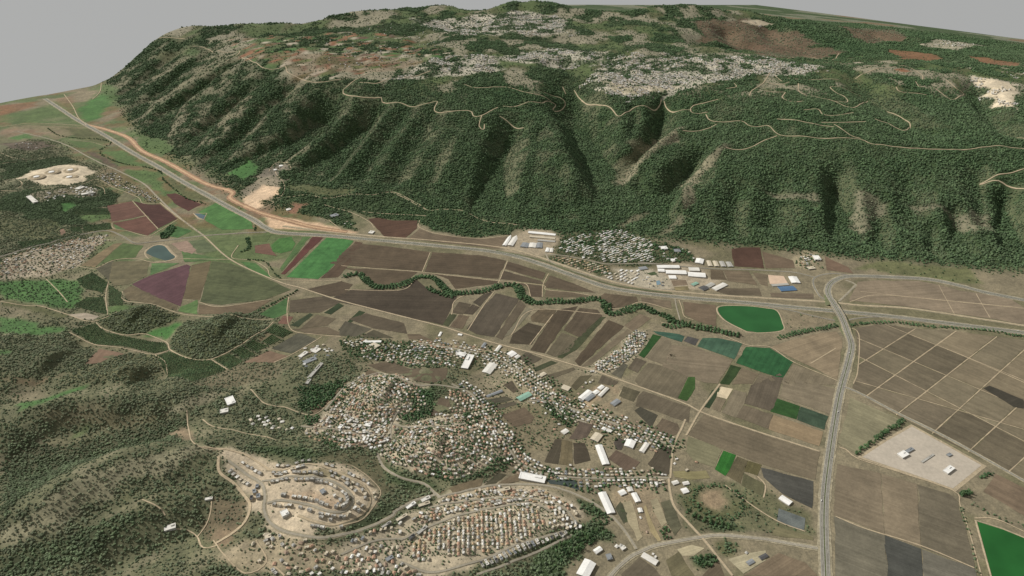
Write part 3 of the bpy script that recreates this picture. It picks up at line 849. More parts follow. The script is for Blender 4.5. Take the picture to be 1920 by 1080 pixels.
def field_w(P, col, label, kind='soil', dz=0.9, rowdir=None, name=None, amp=2.2, maxlen=70):
    r_, g_, b_ = col
    if kind == 'soil' and r_ - g_ < 22:                 # greyish valley loam, paler on the drier right-hand side
        k = 0.94 + 0.24 * float(sstep(150, 1300, P[:, 0].mean())) * (1 if r_ > 85 else 0.5)
        col = (r_ * k, g_ * k * 1.04, b_ * k * 1.01)
    elif kind == 'crop':
        col = (r_ * 1.02, g_ * 0.96, b_ * 1.02)
    col = lin(*col)
    d = rowdir if rowdir is not None else P[1] - P[0]
    d = d / np.linalg.norm(d)
    me, co = drape_mesh(name or ('ploughed_field' if kind == 'soil' else 'crop_field'), rough_edge(P, amp), dz, maxlen)
    var = np.array([1 + 0.04 * RNG.normal()] * 3)
    set_attr(me, 'Col', np.tile(col * var, (len(co), 1)))
    set_attr(me, 'row', co[:, 0] * -d[1] + co[:, 1] * d[0] + RNG.uniform(0, 5000), 'FLOAT')
    o = link(name or ('ploughed_field' if kind == 'soil' else 'crop_field'), me, [M_FIELD if kind == 'soil' else M_CROP])
    tag(o, label, kind='structure')
    occ_poly(P, 1)
    return o


def field(sheet, pts, col, label, kind='soil', **k):
    return field_w(ground(sheet, pts), col, label, kind, **k)


def clip_half(P, a, n):
    """part of polygon P with (p-a).n >= 0"""
    out = []
    for i in range(len(P)):
        p, q = P[i], P[(i + 1) % len(P)]
        dp, dq = (p - a) @ n, (q - a) @ n
        if dp >= 0: out.append(p)
        if (dp >= 0) != (dq >= 0):
            out.append(p + (q - p) * dp / (dp - dq))
    return np.array(out)


def split_cells(P, lines, gap):
    """cut a plan polygon by straight lines (pairs of plan points), leaving a headland strip of width gap"""
    cells = [P]
    for a, b in lines:
        d = (b - a) / np.linalg.norm(b - a)
        n = np.array([-d[1], d[0]])
        nxt = []
        for c in cells:
            for s in (1, -1):
                q = clip_half(c, a + n * s * gap / 2, n * s)
                if len(q) >= 3:
                    nxt.append(q)
        cells = nxt
    def area(q):
        return 0.5 * abs(sum(q[i][0] * q[(i + 1) % len(q)][1] - q[i][1] * q[(i + 1) % len(q)][0] for i in range(len(q))))
    return [c for c in cells if area(c) > 2500]


BROWN, DKBROWN, TAN, MAROON = (104, 90, 75), (86, 73, 62), (118, 102, 84), (88, 62, 54)
GREENF, DKGREEN, OLIVEF = (62, 104, 58), (52, 72, 42), (98, 96, 68)

# --- right side, grid of ploughed plots below the highway
big = np.vstack([ground('F', [(978, 762), (1130, 742), (1280, 768), (1500, 778), (1919, 835)]), ground('P', [(1990, 640), (1990, 920)]), ground('I', [(1919, 535), (1500, 330), (1240, 195), (1060, 105), (955, 20)]), ground('F', [(985, 1000)])])
LA = [ground('F', l) for l in ([(1000, 965), (1260, 800)], [(1140, 1070), (1540, 780)], [(1430, 1075), (1720, 850)], [(1720, 1070), (1920, 890)])] + [ground('I', [(1640, 350), (1870, 140)]), ground('I', [(1860, 470), (1960, 380)])]
LB = [ground('F', l) for l in ([(1000, 830), (1300, 955)], [(1250, 790), (1600, 930)])] + [ground('I', l) for l in ([(1370, 40), (1760, 240)], [(1100, 20), (1310, 80)])]
cells = split_cells(big, LA + LB, 9)
order = sorted(cells, key=lambda c: c.mean(0)[1])
words = ['beside the fuel compound road', 'under the highway hedge', 'by the main road verge', 'with faint pale headlands', 'crossed by fine furrows']
for k, c in enumerate(order):
    m = c.mean(0)
    where = 'near the highway hedge' if m[1] > 3600 else ('against the diagonal road' if m[1] < 2900 else 'in the middle of the grid')
    side = 'close to the main road' if m[0] < 1750 else ('at the right border' if m[0] > 2500 else 'halfway across')
    rank = sum(1 for q in order[:k] if abs(q.mean(0)[1] - m[1]) < 400) + 1
    shade = [(104, 92, 77), (97, 85, 72), (110, 96, 80), (92, 81, 68)][(k * 7) % 4]
    field_w(c, shade, f'brown ploughed plot of the gridded right-hand field, {where}, {side}, row place {rank}', rowdir=(LB[1][1] - LB[1][0]))
field('I', [(1690, 25), (1725, 10), (1919, 90), (1919, 140), (1860, 130)], (66, 60, 53), 'narrow blackish strip in the gridded field at the right border', dz=1.5)
field('F', [(985, 505), (1100, 497), (1330, 500), (1450, 525), (1560, 555), (1700, 575), (1830, 590), (1960, 680), (1960, 750), (1700, 708), (1300, 650), (935, 612)], (116, 100, 86), 'large pinkish-brown field between the ramp loop and the mountain road', rowdir=None)
for k, l in enumerate(([(1000, 560), (1500, 610), (1919, 650)], [(1440, 520), (1530, 690)], [(1650, 570), (1730, 710)])):
    pass
# fields right of the lower main road
low = np.vstack([ground('I', [(870, 450), (1100, 500), (1500, 618), (1548, 660), (1600, 850), (1650, 1060)]), ground('P', [(1840, 1120), (1566, 1120)]), ground('I', [(858, 1000), (848, 700)])])
cells = split_cells(low, [ground('I', [(1115, 505), (1135, 810)]), ground('I', [(1320, 590), (1340, 890)])], 2)
names = {0: 'brown field between the lower main road and the fuel compound track', 1: 'lighter brown middle field below the fuel compound', 2: 'greyish field under the fuel compound corner'}
l3 = ground('I', [(860, 745), (1030, 815), (1340, 910), (1640, 1035)])
for k, c in enumerate(sorted(cells, key=lambda c: c.mean(0)[0])):
    up = split_cells(c, [(l3[0], l3[3])], 7)
    for q in sorted(up, key=lambda c: -c.mean(0)[1]):
        upper = q.mean(0)[1] > c.mean(0)[1]
        colr = [(106, 92, 78), (112, 97, 82), (93, 83, 71)][k] if upper else [(98, 90, 79), (70, 68, 65), (94, 87, 79)][k]
        field_w(q, colr, ('upper ' if upper else 'lower ') + names.get(k, 'brown field') + ('' if upper else ', towards the photo bottom'), rowdir=(l3[3] - l3[0]))
field('I', [(1760, 505), (1960, 600), (1960, 760), (1690, 605)], (108, 90, 76), 'brown field behind the fuel compound at the right border')
field('I', [(945, 78), (1200, 190), (1235, 210), (1150, 265), (975, 395), (900, 350), (875, 330)], (112, 103, 84), 'rough fallow triangle between main road, diagonal road and fuel compound', name='fallow_field')
# left of the main road
field('I', [(120, 172), (400, 268), (775, 385), (745, 540), (440, 450), (160, 340), (30, 285)], (101, 88, 74), 'long brown field crossing from the village to the main road')
field('I', [(440, 470), (735, 548), (728, 700), (560, 618), (455, 525)], (80, 76, 72), 'dark slate-grey field beside the lower main road')
field('I', [(180, 480), (230, 375), (300, 400), (240, 518)], (52, 118, 46), 'small vivid green plot near the tree-ringed round meadow', 'crop')
field('I', [(245, 515), (308, 408), (365, 432), (325, 560)], OLIVEF, 'olive vegetable plot right of the vivid green plot', 'crop')
field('I', [(340, 490), (368, 432), (445, 455), (420, 515)], (92, 92, 58), 'olive vegetable plot against the slate-grey field', 'crop')
field('I', [(330, 570), (343, 500), (460, 560), (450, 632)], (94, 98, 68), 'green-grey vegetable plot above the winding garden track', 'crop')
field('I', [(540, 700), (690, 755), (682, 830), (530, 775)], (104, 116, 106), 'grey-green netted plot beside the white shed near main road', 'crop')
field('I', [(520, 800), (735, 862), (735, 880), (500, 850)], (116, 106, 82), 'thin fallow strip above the bottom road junction', name='fallow_field')
field('I', [(340, 1079), (540, 950), (690, 1005), (760, 1079)], (110, 93, 78), 'brown field at the photo bottom below the yard with trucks')
field('I', [(110, 1079), (200, 990), (235, 1079)], (96, 82, 68), 'small brown corner field left of the bottom yard')
field('S', [(600, 1060), (760, 910), (900, 1010), (950, 1079), (600, 1079)], (112, 99, 84), 'brown field inside the curve of the bottom road')
field('I', [(110, 125), (165, 35), (215, 20), (150, 138)], (58, 78, 50), 'dark green strip plot beside the village farm lane', 'crop')
field('I', [(190, 70), (215, 15), (283, 28), (248, 85)], (176, 156, 134), 'pale bare plot between brown fields', name='bare_plot')
field('I', [(162, 138), (190, 75), (243, 92), (210, 158)], (108, 94, 79), 'small brown plot under the pale bare plot')
field('I', [(217, 160), (288, 32), (362, 52), (345, 115), (300, 192)], (104, 92, 78), 'brown plot right of the pale bare plot')
field('I', [(347, 110), (385, 5), (545, -60), (565, -40), (532, 75), (500, 153)], (86, 75, 65), 'dark brown field above the orchard block')
field('I', [(303, 188), (347, 120), (508, 172), (480, 253)], (92, 80, 68), 'brown plot left of the tan plot below the orchard block')
field('I', [(532, 82), (660, 125), (640, 200), (492, 155)], (50, 86, 42), 'bright green orchard half beside the dark brown field', 'crop')
field('I', [(664, 127), (820, 182), (797, 258), (644, 202)], (62, 84, 62), 'grey-green orchard half touching the main road', 'crop')
field('I', [(512, 174), (790, 268), (768, 350), (482, 256)], (122, 102, 82), 'tan field between the orchard block and the straight farm track')
field('I', [(570, -45), (865, 30), (832, 172), (547, 72)], (107, 94, 80), 'brown field left of the main road above the orchard block')
# T6 fields
field('F', [(155, 437), (225, 440), (250, 495), (160, 492)], (88, 75, 62), 'dark brown plot beside the white factory halls')
field('F', [(230, 440), (370, 447), (420, 525), (255, 500)], (94, 80, 67), 'dark brown plot between factory halls and blue-roofed depot')
field('F', [(392, 452), (478, 466), (480, 532), (440, 520)], (100, 86, 72), 'small brown plot left of the pale depot yard')
field('F', [(275, 322), (335, 312), (435, 312), (458, 430), (290, 418)], (88, 66, 55), 'reddish-brown plot at the mountain foot')
field('F', [(448, 335), (540, 360), (620, 385), (630, 428), (560, 428), (468, 430)], (92, 76, 64), 'brown plot between reddish plot and walled compound')
field('F', [(800, 362), (930, 422), (960, 458), (812, 440)], (100, 80, 68), 'reddish plot right of the walled compound')
field('F', [(190, 540), (430, 542), (445, 585), (255, 578), (190, 560)], (90, 78, 66), 'brown plot below the grey factory sheds')
field('F', [(492, 567), (735, 572), (735, 602), (500, 592)], (96, 82, 70), 'narrow brown plot under the blue-roofed depot')
field('F', [(0, 618), (188, 637), (190, 757), (90, 730), (10, 690)], (96, 80, 67), 'brown field left of the green reservoir')
field('F', [(495, 872), (640, 825), (780, 792), (865, 785), (898, 832), (888, 930), (868, 1055), (700, 973), (560, 905)], (118, 101, 84), 'tan field between riverside trees and the main road')
field('F', [(82, 868), (112, 822), (200, 822), (338, 852), (290, 942)], (66, 100, 74), 'teal green crop plot below the riverside trees', 'crop')
field('F', [(300, 963), (356, 872), (490, 878), (620, 957), (560, 1053)], (50, 102, 58), 'bright green crop plot right of the teal plot', 'crop')
field('F', [(5, 838), (28, 812), (90, 828), (70, 865)], (80, 75, 74), 'small dark grey plot between green plots')
field('F', [(-60, 860), (60, 872), (278, 948), (200, 1079), (120, 1072), (-20, 1020), (-115, 980)], (108, 94, 80), 'large brown field below the teal plot')
field('F', [(205, 1079), (270, 972), (330, 988), (262, 1085)], (52, 74, 40), 'dark green narrow orchard under the bright green plot', 'crop')
field('F', [(333, 990), (430, 1022), (392, 1079), (275, 1082)], (104, 90, 75), 'brown plot right of the narrow orchard')
field('F', [(433, 1022), (552, 1058), (560, 1079), (395, 1082)], (96, 84, 71), 'darker brown plot below the bright green crop')
field('F', [(575, 1052), (622, 968), (868, 1062), (868, 1085), (570, 1082)], (108, 95, 80), 'brown plot between bright green crop and main road')
# T5: valley centre
RV = None
field('E', [(75, 288), (250, 305), (500, 338), (455, 445), (200, 428), (-30, 408), (-75, 400)], (102, 85, 70), 'broad striped brown field below the highway', rowdir=None)
field('E', [(510, 338), (660, 348), (800, 358), (928, 387), (882, 488), (468, 448)], (98, 82, 68), 'broad brown field above the winding river')
field('E', [(940, 392), (1148, 455), (1130, 493), (917, 433)], (97, 81, 68), 'brown plot inside the highway bend')
field('E', [(908, 443), (1122, 500), (1137, 518), (892, 490)], (92, 78, 66), 'thin brown plot along the river track')
field('E', [(1172, 470), (1300, 512), (1430, 567), (1300, 558), (1152, 538), (1143, 518)], (103, 87, 73), 'brown plot squeezed between highway and river track')
field('E', [(1152, 552), (1300, 565), (1425, 583), (1320, 592), (1142, 592)], (112, 96, 80), 'tan plot along the river bend')
field('E', [(895, 503), (1128, 528), (1130, 592), (1068, 588), (1042, 530), (960, 512)], (92, 77, 65), 'brown plot inside the river loop')
field('E', [(458, 455), (878, 502), (870, 518), (640, 545), (600, 490), (520, 462)], (96, 80, 66), 'brown strip on the upper river bank')
field('E', [(0, 425), (430, 450), (350, 512), (270, 525), (185, 515), (120, 455), (60, 440)], (100, 84, 69), 'brown field in the river bend at centre left')
field('E', [(1440, 600), (1480, 570), (1660, 590), (1670, 615), (1580, 648), (1510, 655)], (96, 81, 67), 'brown wedge between highway and riverside trees')
field('E', [(1685, 592), (1850, 612), (1860, 655), (1750, 640), (1690, 618)], (112, 106, 82), 'pale green-brown wedge beside the culvert bridge', 'crop')
field('E', [(60, 548), (330, 552), (420, 492), (490, 545), (650, 592), (570, 748), (300, 688), (0, 622), (-60, 600)], (82, 70, 60), 'broad dark brown field below the winding river')
field('E', [(662, 617), (730, 632), (682, 690), (622, 680)], (102, 88, 74), 'small brown plot right of the dark field')
field('E', [(688, 685), (738, 632), (778, 648), (740, 690)], (78, 74, 58), 'small dark olive plot near the river', 'crop')
field('E', [(740, 620), (800, 575), (850, 562), (780, 645)], (88, 77, 66), 'narrow dark plot under the river bank')
field('E', [(570, 745), (610, 685), (650, 690), (600, 758)], (70, 78, 52), 'small green grove plot by the long track', 'crop')
field('E', [(610, 760), (660, 690), (720, 700), (680, 770)], (110, 92, 77), 'small reddish-brown plot beside the grove plot')
field('E', [(705, 770), (790, 655), (870, 570), (1000, 602), (858, 815), (760, 800)], (96, 84, 73), 'wide brown strip field reaching down from the river')
field('E', [(868, 815), (1005, 607), (1038, 640), (905, 832)], (104, 90, 76), 'lighter brown strip field with pale streaks')
field('E', [(915, 815), (1045, 648), (1078, 660), (955, 800)], (132, 120, 102), 'pale rutted strip between brown strips', name='bare_plot')
field('E', [(1065, 700), (1120, 652), (1208, 665), (1170, 742), (1070, 728)], (98, 92, 68), 'olive square field under the riverside trees', 'crop')
field('E', [(1052, 735), (1128, 755), (1070, 860), (945, 852), (965, 800)], (86, 74, 62), 'dark brown square field above the farm lane')
field('E', [(1062, 890), (1140, 770), (1220, 662), (1330, 642), (1230, 780), (1142, 908)], (90, 76, 63), 'long dark brown strip field near the village')
field('E', [(1152, 910), (1240, 792), (1330, 822), (1280, 900), (1202, 928)], (106, 94, 78), 'lighter brown strip end above the farm lane')
field('E', [(1250, 778), (1340, 652), (1440, 662), (1468, 698), (1340, 820)], (94, 80, 67), 'brown strip field beside the green strip')
field('E', [(1212, 930), (1300, 850), (1458, 703), (1490, 702), (1320, 890), (1242, 937)], (72, 82, 54), 'dark green crop strip slanting down from the river', 'crop')
field('E', [(1312, 952), (1400, 840), (1502, 720), (1590, 755), (1340, 982)], (88, 74, 61), 'dark brown strip right of the green strip')
field('E', [(1592, 750), (1680, 685), (1745, 712), (1700, 745), (1640, 785)], (104, 89, 75), 'brown plot at the river bend by the village spur')
field('E', [(1350, 982), (1608, 770), (1635, 788), (1520, 880), (1400, 975)], (108, 94, 79), 'thin brown strip along the village spur')
field('E', [(-20, 780), (100, 667), (135, 677), (20, 762)], (58, 74, 46), 'dark green strip left of the long track', 'crop')
field('E', [(42, 715), (140, 682), (350, 737), (360, 760), (370, 798), (180, 768)], (104, 90, 76), 'brown field below the long straight track')
field('E', [(182, 775), (298, 823), (100, 818)], (88, 88, 66), 'olive triangle plot above the hillside village', 'crop')
field('E', [(-10, 770), (22, 727), (170, 770), (90, 815), (-10, 808)], (92, 84, 72), 'grey-brown plot above the hillside village')
field('E', [(370, 800), (440, 800), (520, 835), (380, 828)], (116, 98, 82), 'small tan plot beside the village edge')
field('E', [(1752, 782), (1900, 800), (1930, 812), (1915, 845), (1780, 802)], (62, 98, 76), 'teal green strip plot at the tip of the village spur', 'crop')
field('E', [(1672, 918), (1752, 800), (1800, 812), (1702, 935)], (46, 84, 40), 'dark green orchard strip beside the village spur', 'crop')
field('E', [(1712, 932), (1808, 820), (1850, 835), (1905, 1000), (1880, 1000)], (110, 97, 82), 'brown field right of the orchard strip')
field('M', [(1330, 340), (1400, 240), (1500, 280), (1420, 380)], (96, 84, 72), 'small brown plot beside the village spur')
field('M', [(1180, 390), (1290, 290), (1330, 310), (1270, 430)], (96, 98, 78), 'small dotted orchard plot beside the village spur', 'crop')
field('M', [(1390, 450), (1520, 290), (1880, 385), (1780, 610), (1440, 510)], (104, 92, 77), 'brown field above the straight farm track near the spur')
field('M', [(1780, 610), (1890, 390), (1935, 400), (1935, 520), (1860, 635)], (60, 92, 44), 'green orchard rows at the straight farm track', 'crop')
field('M', [(1420, 590), (1470, 545), (1890, 690), (1880, 830), (1760, 790), (1600, 730), (1400, 680)], (98, 86, 73), 'brown field below the straight farm track')
field('M', [(1250, 590), (1290, 500), (1440, 550), (1380, 640)], (92, 92, 68), 'olive plot between farm lane and factory yard', 'crop')
field('M', [(1390, 720), (1440, 685), (1600, 760), (1540, 880)], (80, 74, 64), 'dark plot behind the village houses')
field('M', [(1560, 880), (1640, 790), (1780, 840), (1800, 920), (1700, 960)], (104, 98, 76), 'grassy paddock at the village end', 'crop')
field('M', [(1060, 470), (1100, 400), (1250, 460), (1200, 500)], (100, 88, 75), 'small brown plot behind the factory yard')
field('M', [(820, 500), (900, 410), (1010, 400), (860, 540)], (98, 88, 70), 'small plot left of the village side lane')
field('M', [(480, 340), (640, 270), (700, 290), (500, 370)], (72, 82, 56), 'green plot above the village main street', 'crop')
field('M', [(600, 400), (840, 330), (860, 350), (640, 440)], (106, 94, 78), 'brown strip plot above the village main street')
field('M', [(340, 250), (420, 190), (560, 250), (440, 310)], (98, 87, 74), 'brown plot behind the white farm sheds')
field('K', [(620, 310), (760, 285), (880, 290), (1000, 345), (1200, 340), (1340, 335), (1330, 440), (1180, 475), (1040, 450), (900, 390)], (108, 92, 77), 'brown field curving round the foot of the house-covered knoll')
field('K', [(600, 400), (610, 345), (730, 380), (650, 400)], (118, 100, 82), 'small tan plot at the tip of the curving field')
field('K', [(1180, 785), (1270, 600), (1350, 620), (1370, 690), (1260, 740)], (106, 90, 76), 'brown wedge between knoll and village')
field('K', [(70, 700), (240, 640), (400, 470), (440, 470), (230, 690), (140, 750)], (128, 108, 88), 'tan strip along the woodland below the knoll')
field('M', [(195, 760), (400, 690), (490, 780), (460, 830), (300, 870)], (112, 94, 79), 'brown square field enclosed by the village')
field('M', [(130, 680), (290, 640), (370, 655), (170, 710)], (94, 84, 72), 'thin plot above the enclosed square field')
field('M', [(60, 620), (230, 590), (300, 620), (120, 660)], (84, 86, 66), 'green plot left of the mint-roofed shed', 'crop')
field('M', [(210, 490), (290, 450), (350, 540), (300, 560)], (92, 88, 68), 'olive plot above the mint-roofed shed', 'crop')
field('M', [(800, 970), (900, 820), (1020, 850), (960, 960), (870, 985)], (92, 86, 70), 'dark olive plot among the houses', 'crop')
field('H', [(1142, 440), (1202, 310), (1238, 312), (1220, 452)], (86, 76, 64), 'dark narrow plot of the three-striped village field')
field('H', [(1224, 452), (1242, 312), (1298, 325), (1300, 462)], (108, 104, 74), 'olive middle plot of the three-striped village field', 'crop')
field('H', [(1304, 332), (1368, 332), (1402, 430), (1312, 452)], (84, 73, 62), 'dark brown plot left of the long white shed')
field('H', [(1500, 420), (1545, 372), (1680, 440), (1655, 470), (1600, 488)], (112, 92, 80), 'reddish-brown plot right of the long white shed')
field('H', [(1722, 450), (1800, 342), (1868, 372), (1852, 508), (1790, 510)], (84, 74, 63), 'dark brown plot at the village lane crossing')
field('H', [(1530, 330), (1560, 302), (1598, 320), (1575, 372), (1550, 370)], (80, 78, 66), 'small dark plot between white sheds', 'crop')
field('H', [(1152, 540), (1320, 540), (1340, 598), (1172, 562)], (70, 84, 76), 'dark blue-green netted plot below the village lane', 'crop')
field('H', [(880, 560), (950, 520), (1000, 505), (1000, 548), (930, 560)], (120, 102, 84), 'bare tan plot beside the white market hall')
field('H', [(780, 590), (880, 500), (930, 510), (860, 570)], (84, 86, 64), 'small striped olive plot below the second knoll', 'crop')
field('H', [(540, 620), (640, 570), (800, 530), (780, 590), (640, 610)], (112, 106, 78), 'striped grove meadow below the second knoll', 'crop')
field('H', [(1540, 700), (1570, 660), (1610, 720), (1590, 790)], (82, 88, 64), 'green strip beside the long white shed by the bypass', 'crop')
field('S', [(820, 440), (860, 560), (960, 760), (930, 770), (860, 680), (800, 460)], (158, 138, 106), 'sandy strip plot running down to the bottom road', name='bare_plot')
field('S', [(950, 420), (1050, 390), (1090, 500), (1140, 640), (1080, 720), (1000, 580)], (94, 98, 72), 'green-brown paddock left of the village lane', 'crop')
field('S', [(610, 420), (690, 400), (790, 730), (745, 770), (660, 600)], (170, 152, 126), 'sandy yard strip left of the sandy strip plot', name='bare_plot')
field('S', [(860, 400), (925, 380), (1010, 600), (965, 640), (900, 520)], (156, 140, 116), 'pale rutted yard strip below the village lane', name='bare_plot')
field('S', [(580, 430), (610, 430), (660, 590), (630, 600)], (78, 90, 60), 'small green strip beside the sandy yard strip', 'crop')
field('S', [(1100, 840), (1230, 800), (1350, 830), (1250, 900), (1150, 900)], (156, 141, 118), 'sandy yard with scrap below the bottom road', name='bare_plot')
field('S', [(1560, 930), (1720, 880), (1900, 850), (1900, 940), (1700, 1060)], (154, 140, 118), 'sandy truck yard at the photo bottom', name='bare_plot')
field('S', [(1000, 940), (1120, 860), (1260, 1079), (1050, 1079)], (110, 110, 78), 'grassy paddock below the bottom road', 'crop')
field('M', [(1190, 660), (1270, 530), (1290, 560), (1230, 700)], (160, 142, 118), 'sandy lot beside the factory yard', name='bare_plot')
field('S', [(1060, 140), (1360, 130), (1400, 200), (1230, 215), (1080, 190)], (126, 114, 84), 'fallow garden plot above the barn by the round meadow', name='fallow_field')
field('I', [(30, 295), (170, 345), (220, 375), (180, 470), (60, 430), (20, 380)], (116, 108, 86), 'weedy fallow plot left of the vivid green plot', name='fallow_field')
field('E', [(150, 152), (200, 145), (290, 160), (430, 160), (425, 205), (360, 258), (240, 250), (190, 195)], (90, 68, 55), 'dark red-brown field above the highway below the woodland bench')
field('E', [(438, 208), (520, 237), (780, 262), (935, 252), (890, 318), (620, 292), (372, 264)], (118, 100, 84), 'tan field between dark red-brown field and greenhouses')
field('D', [(1525, 300), (1570, 262), (1640, 252), (1662, 290), (1640, 330), (1580, 345), (1535, 335)], (72, 118, 58), 'round green mound meadow below the crossroads', 'crop')
field('Y', [(1240, 605), (1370, 600), (1390, 645), (1260, 655)], (112, 94, 80), 'brown settling basins in front of the factory halls', name='bare_plot')
field('Y', [(1265, 662), (1390, 655), (1400, 690), (1280, 695)], (138, 134, 92), 'olive settling basin beside the service road', 'crop')
field('Y', [(1020, 540), (1090, 525), (1120, 550), (1060, 560)], (74, 92, 58), 'small green lawn between village and factory', 'crop')
# T4: left valley
field('D', [(602, 78), (742, 52), (815, 130), (632, 168)], (114, 84, 72), 'reddish-brown field, upper left of the maroon trio')
field('D', [(750, 52), (830, 70), (900, 70), (998, 150), (890, 205), (822, 130)], (84, 58, 52), 'dark maroon field, right one of the maroon trio')
field('D', [(634, 176), (822, 137), (885, 212), (830, 245), (710, 215)], (112, 80, 68), 'reddish field, lowest of the maroon trio')
field('D', [(935, 12), (990, 8), (1133, 70), (1060, 108), (990, 70)], (92, 62, 55), 'maroon field above the railway-like farm lane')
field('D', [(640, 180), (715, 215), (650, 210)], (88, 116, 68), 'small green corner under the maroon trio', 'crop')
field('D', [(660, 40), (700, 0), (760, 30), (740, 50), (665, 60)], (108, 112, 80), 'grey-green field above the maroon trio', 'crop')
field('D', [(1120, 112), (1210, 62), (1270, 75), (1398, 132), (1428, 208), (1250, 212), (1160, 165)], (78, 124, 64), 'bright green meadow beside the highway curve', 'crop')
field('D', [(995, 192), (1080, 220), (1000, 258), (935, 248)], (74, 116, 62), 'small green meadow by the cypress clump', 'crop')
field('D', [(1420, 250), (1525, 242), (1500, 278), (1420, 280)], (92, 112, 66), 'grassy plot below the crossroads', 'crop')
field('D', [(1432, 302), (1515, 290), (1530, 330), (1560, 360), (1435, 342)], (122, 92, 78), 'reddish plot left of the green mound')
field('D', [(1575, 430), (1700, 255), (1750, 248), (1640, 380), (1585, 445)], (84, 116, 66), 'green strip left of the maroon strip', 'crop')
field('D', [(1580, 462), (1762, 250), (1826, 250), (1602, 465)], (96, 62, 56), 'narrow maroon strip between green strips')
field('D', [(1610, 478), (1840, 252), (1920, 262), (1990, 275), (1860, 430), (1790, 490)], (72, 128, 66), 'broad bright green strip below the highway', 'crop')
field('D', [(1802, 486), (1865, 432), (1998, 278), (2040, 285), (1985, 385), (1900, 480)], (100, 80, 66), 'brown strip right of the bright green strip')
field('D', [(632, 392), (838, 388), (828, 470), (722, 520), (642, 528), (612, 500)], (112, 112, 80), 'faded green field with rows left of the purple triangle', 'crop')
field('D', [(852, 402), (1010, 400), (845, 468)], (88, 122, 72), 'green triangle above the purple field', 'crop')
field('D', [(742, 520), (842, 472), (1050, 407), (1073, 417), (1045, 530), (1015, 643), (900, 600), (802, 556)], (100, 72, 76), 'purple-brown triangular field')
field('D', [(1078, 412), (1188, 388), (1150, 520), (1122, 608), (1030, 600)], (114, 98, 76), 'brown-green band right of the purple triangle')
field('D', [(1192, 388), (1300, 402), (1480, 480), (1638, 550), (1480, 608), (1250, 636), (1126, 618)], (86, 98, 64), 'large dull green field right of the purple triangle', 'crop')
field('D', [(692, 557), (736, 527), (1000, 642), (990, 668), (860, 628), (712, 608)], (108, 104, 76), 'olive-brown wedge below the purple triangle', 'crop')
field('D', [(1018, 645), (1110, 605), (1110, 688), (1002, 670)], (92, 126, 70), 'green plot under the tip of the purple triangle', 'crop')
field('D', [(1120, 632), (1250, 646), (1525, 608), (1400, 688), (1115, 690)], (112, 94, 76), 'brown crescent below the large dull green field')
field('D', [(1455, 690), (1618, 592), (1620, 678), (1540, 714)], (78, 118, 66), 'green plot above the strip gardens', 'crop')
field('D', [(1725, 548), (1920, 502), (1985, 520), (1930, 585), (1820, 588)], (92, 77, 64), 'dark brown field by the hedge corner')
field('D', [(1632, 610), (1850, 582), (1915, 620), (1800, 678), (1626, 678)], (104, 90, 76), 'brown field above the strip gardens')
field('D', [(1822, 680), (1905, 625), (1935, 640), (1862, 690)], (56, 72, 46), 'dark green strip in the strip gardens', 'crop')
field('D', [(1562, 740), (1592, 697), (1650, 702), (1620, 745)], (126, 94, 80), 'small reddish plot at the start of the strip gardens')
field('D', [(1630, 750), (1742, 682), (1762, 690), (1680, 760)], (60, 74, 50), 'dark green strip right of the small reddish plot', 'crop')
field('D', [(1692, 768), (1782, 692), (1890, 712), (1840, 752)], (108, 94, 78), 'brown plot between the dark green strips')
field('D', [(1640, 772), (1840, 758), (1915, 790), (1915, 806), (1760, 800)], (114, 98, 82), 'brown plot below the strip gardens')
field('D', [(452, 415), (640, 292), (690, 285), (560, 400), (532, 425)], (126, 118, 84), 'pale olive field beside the left hill village', 'crop')
field('D', [(565, 400), (695, 288), (808, 302), (762, 368), (642, 380)], (88, 112, 64), 'green field left of the blue reservoir', 'crop')
field('D', [(962, 290), (1050, 275), (1110, 320), (1080, 350), (1020, 335)], (146, 124, 108), 'pinkish disturbed ground beside the blue reservoir', name='bare_plot')
field('D', [(1060, 275), (1150, 267), (1220, 332), (1110, 345)], (96, 112, 76), 'green basin plot right of the disturbed ground', 'crop')
field('D', [(1185, 262), (1300, 257), (1348, 300), (1312, 348)], (98, 118, 72), 'green triangle right of the farm lane', 'crop')
field('D', [(1352, 392), (1440, 402), (1540, 488), (1420, 448)], (80, 122, 66), 'bright green strip along the stream trees', 'crop')
field('D', [(1020, 330), (1110, 350), (1200, 368), (1290, 378), (1040, 395)], (92, 124, 72), 'thin green strip under the blue reservoir', 'crop')
field('D', [(480, 970), (560, 882), (700, 912), (560, 962)], (122, 100, 82), 'terraced brown plot between wooded hills')
field('D', [(1365, 960), (1515, 892), (1620, 922), (1545, 960)], (132, 110, 90), 'tan plot below the orchard squares')
field('D', [(1450, 832), (1500, 795), (1530, 800), (1475, 840)], (134, 116, 92), 'small tan plot among the orchard squares')
field('D', [(1526, 880), (1680, 792), (1788, 830), (1640, 908)], (92, 96, 76), 'grey-green young orchard above the hillside village', 'crop')
field('D', [(380, 690), (480, 680), (560, 700), (520, 722), (440, 712)], (176, 156, 140), 'pale strip of sorted stones beside the hill track', name='bare_plot')
field('D', [(335, 215), (355, 205), (370, 230), (345, 245)], (128, 104, 86), 'small tan plot left of the terraces')
field('D', [(640, 385), (540, 430), (612, 500)], (86, 88, 66), 'dark triangular orchard left of the faded green field', 'crop')
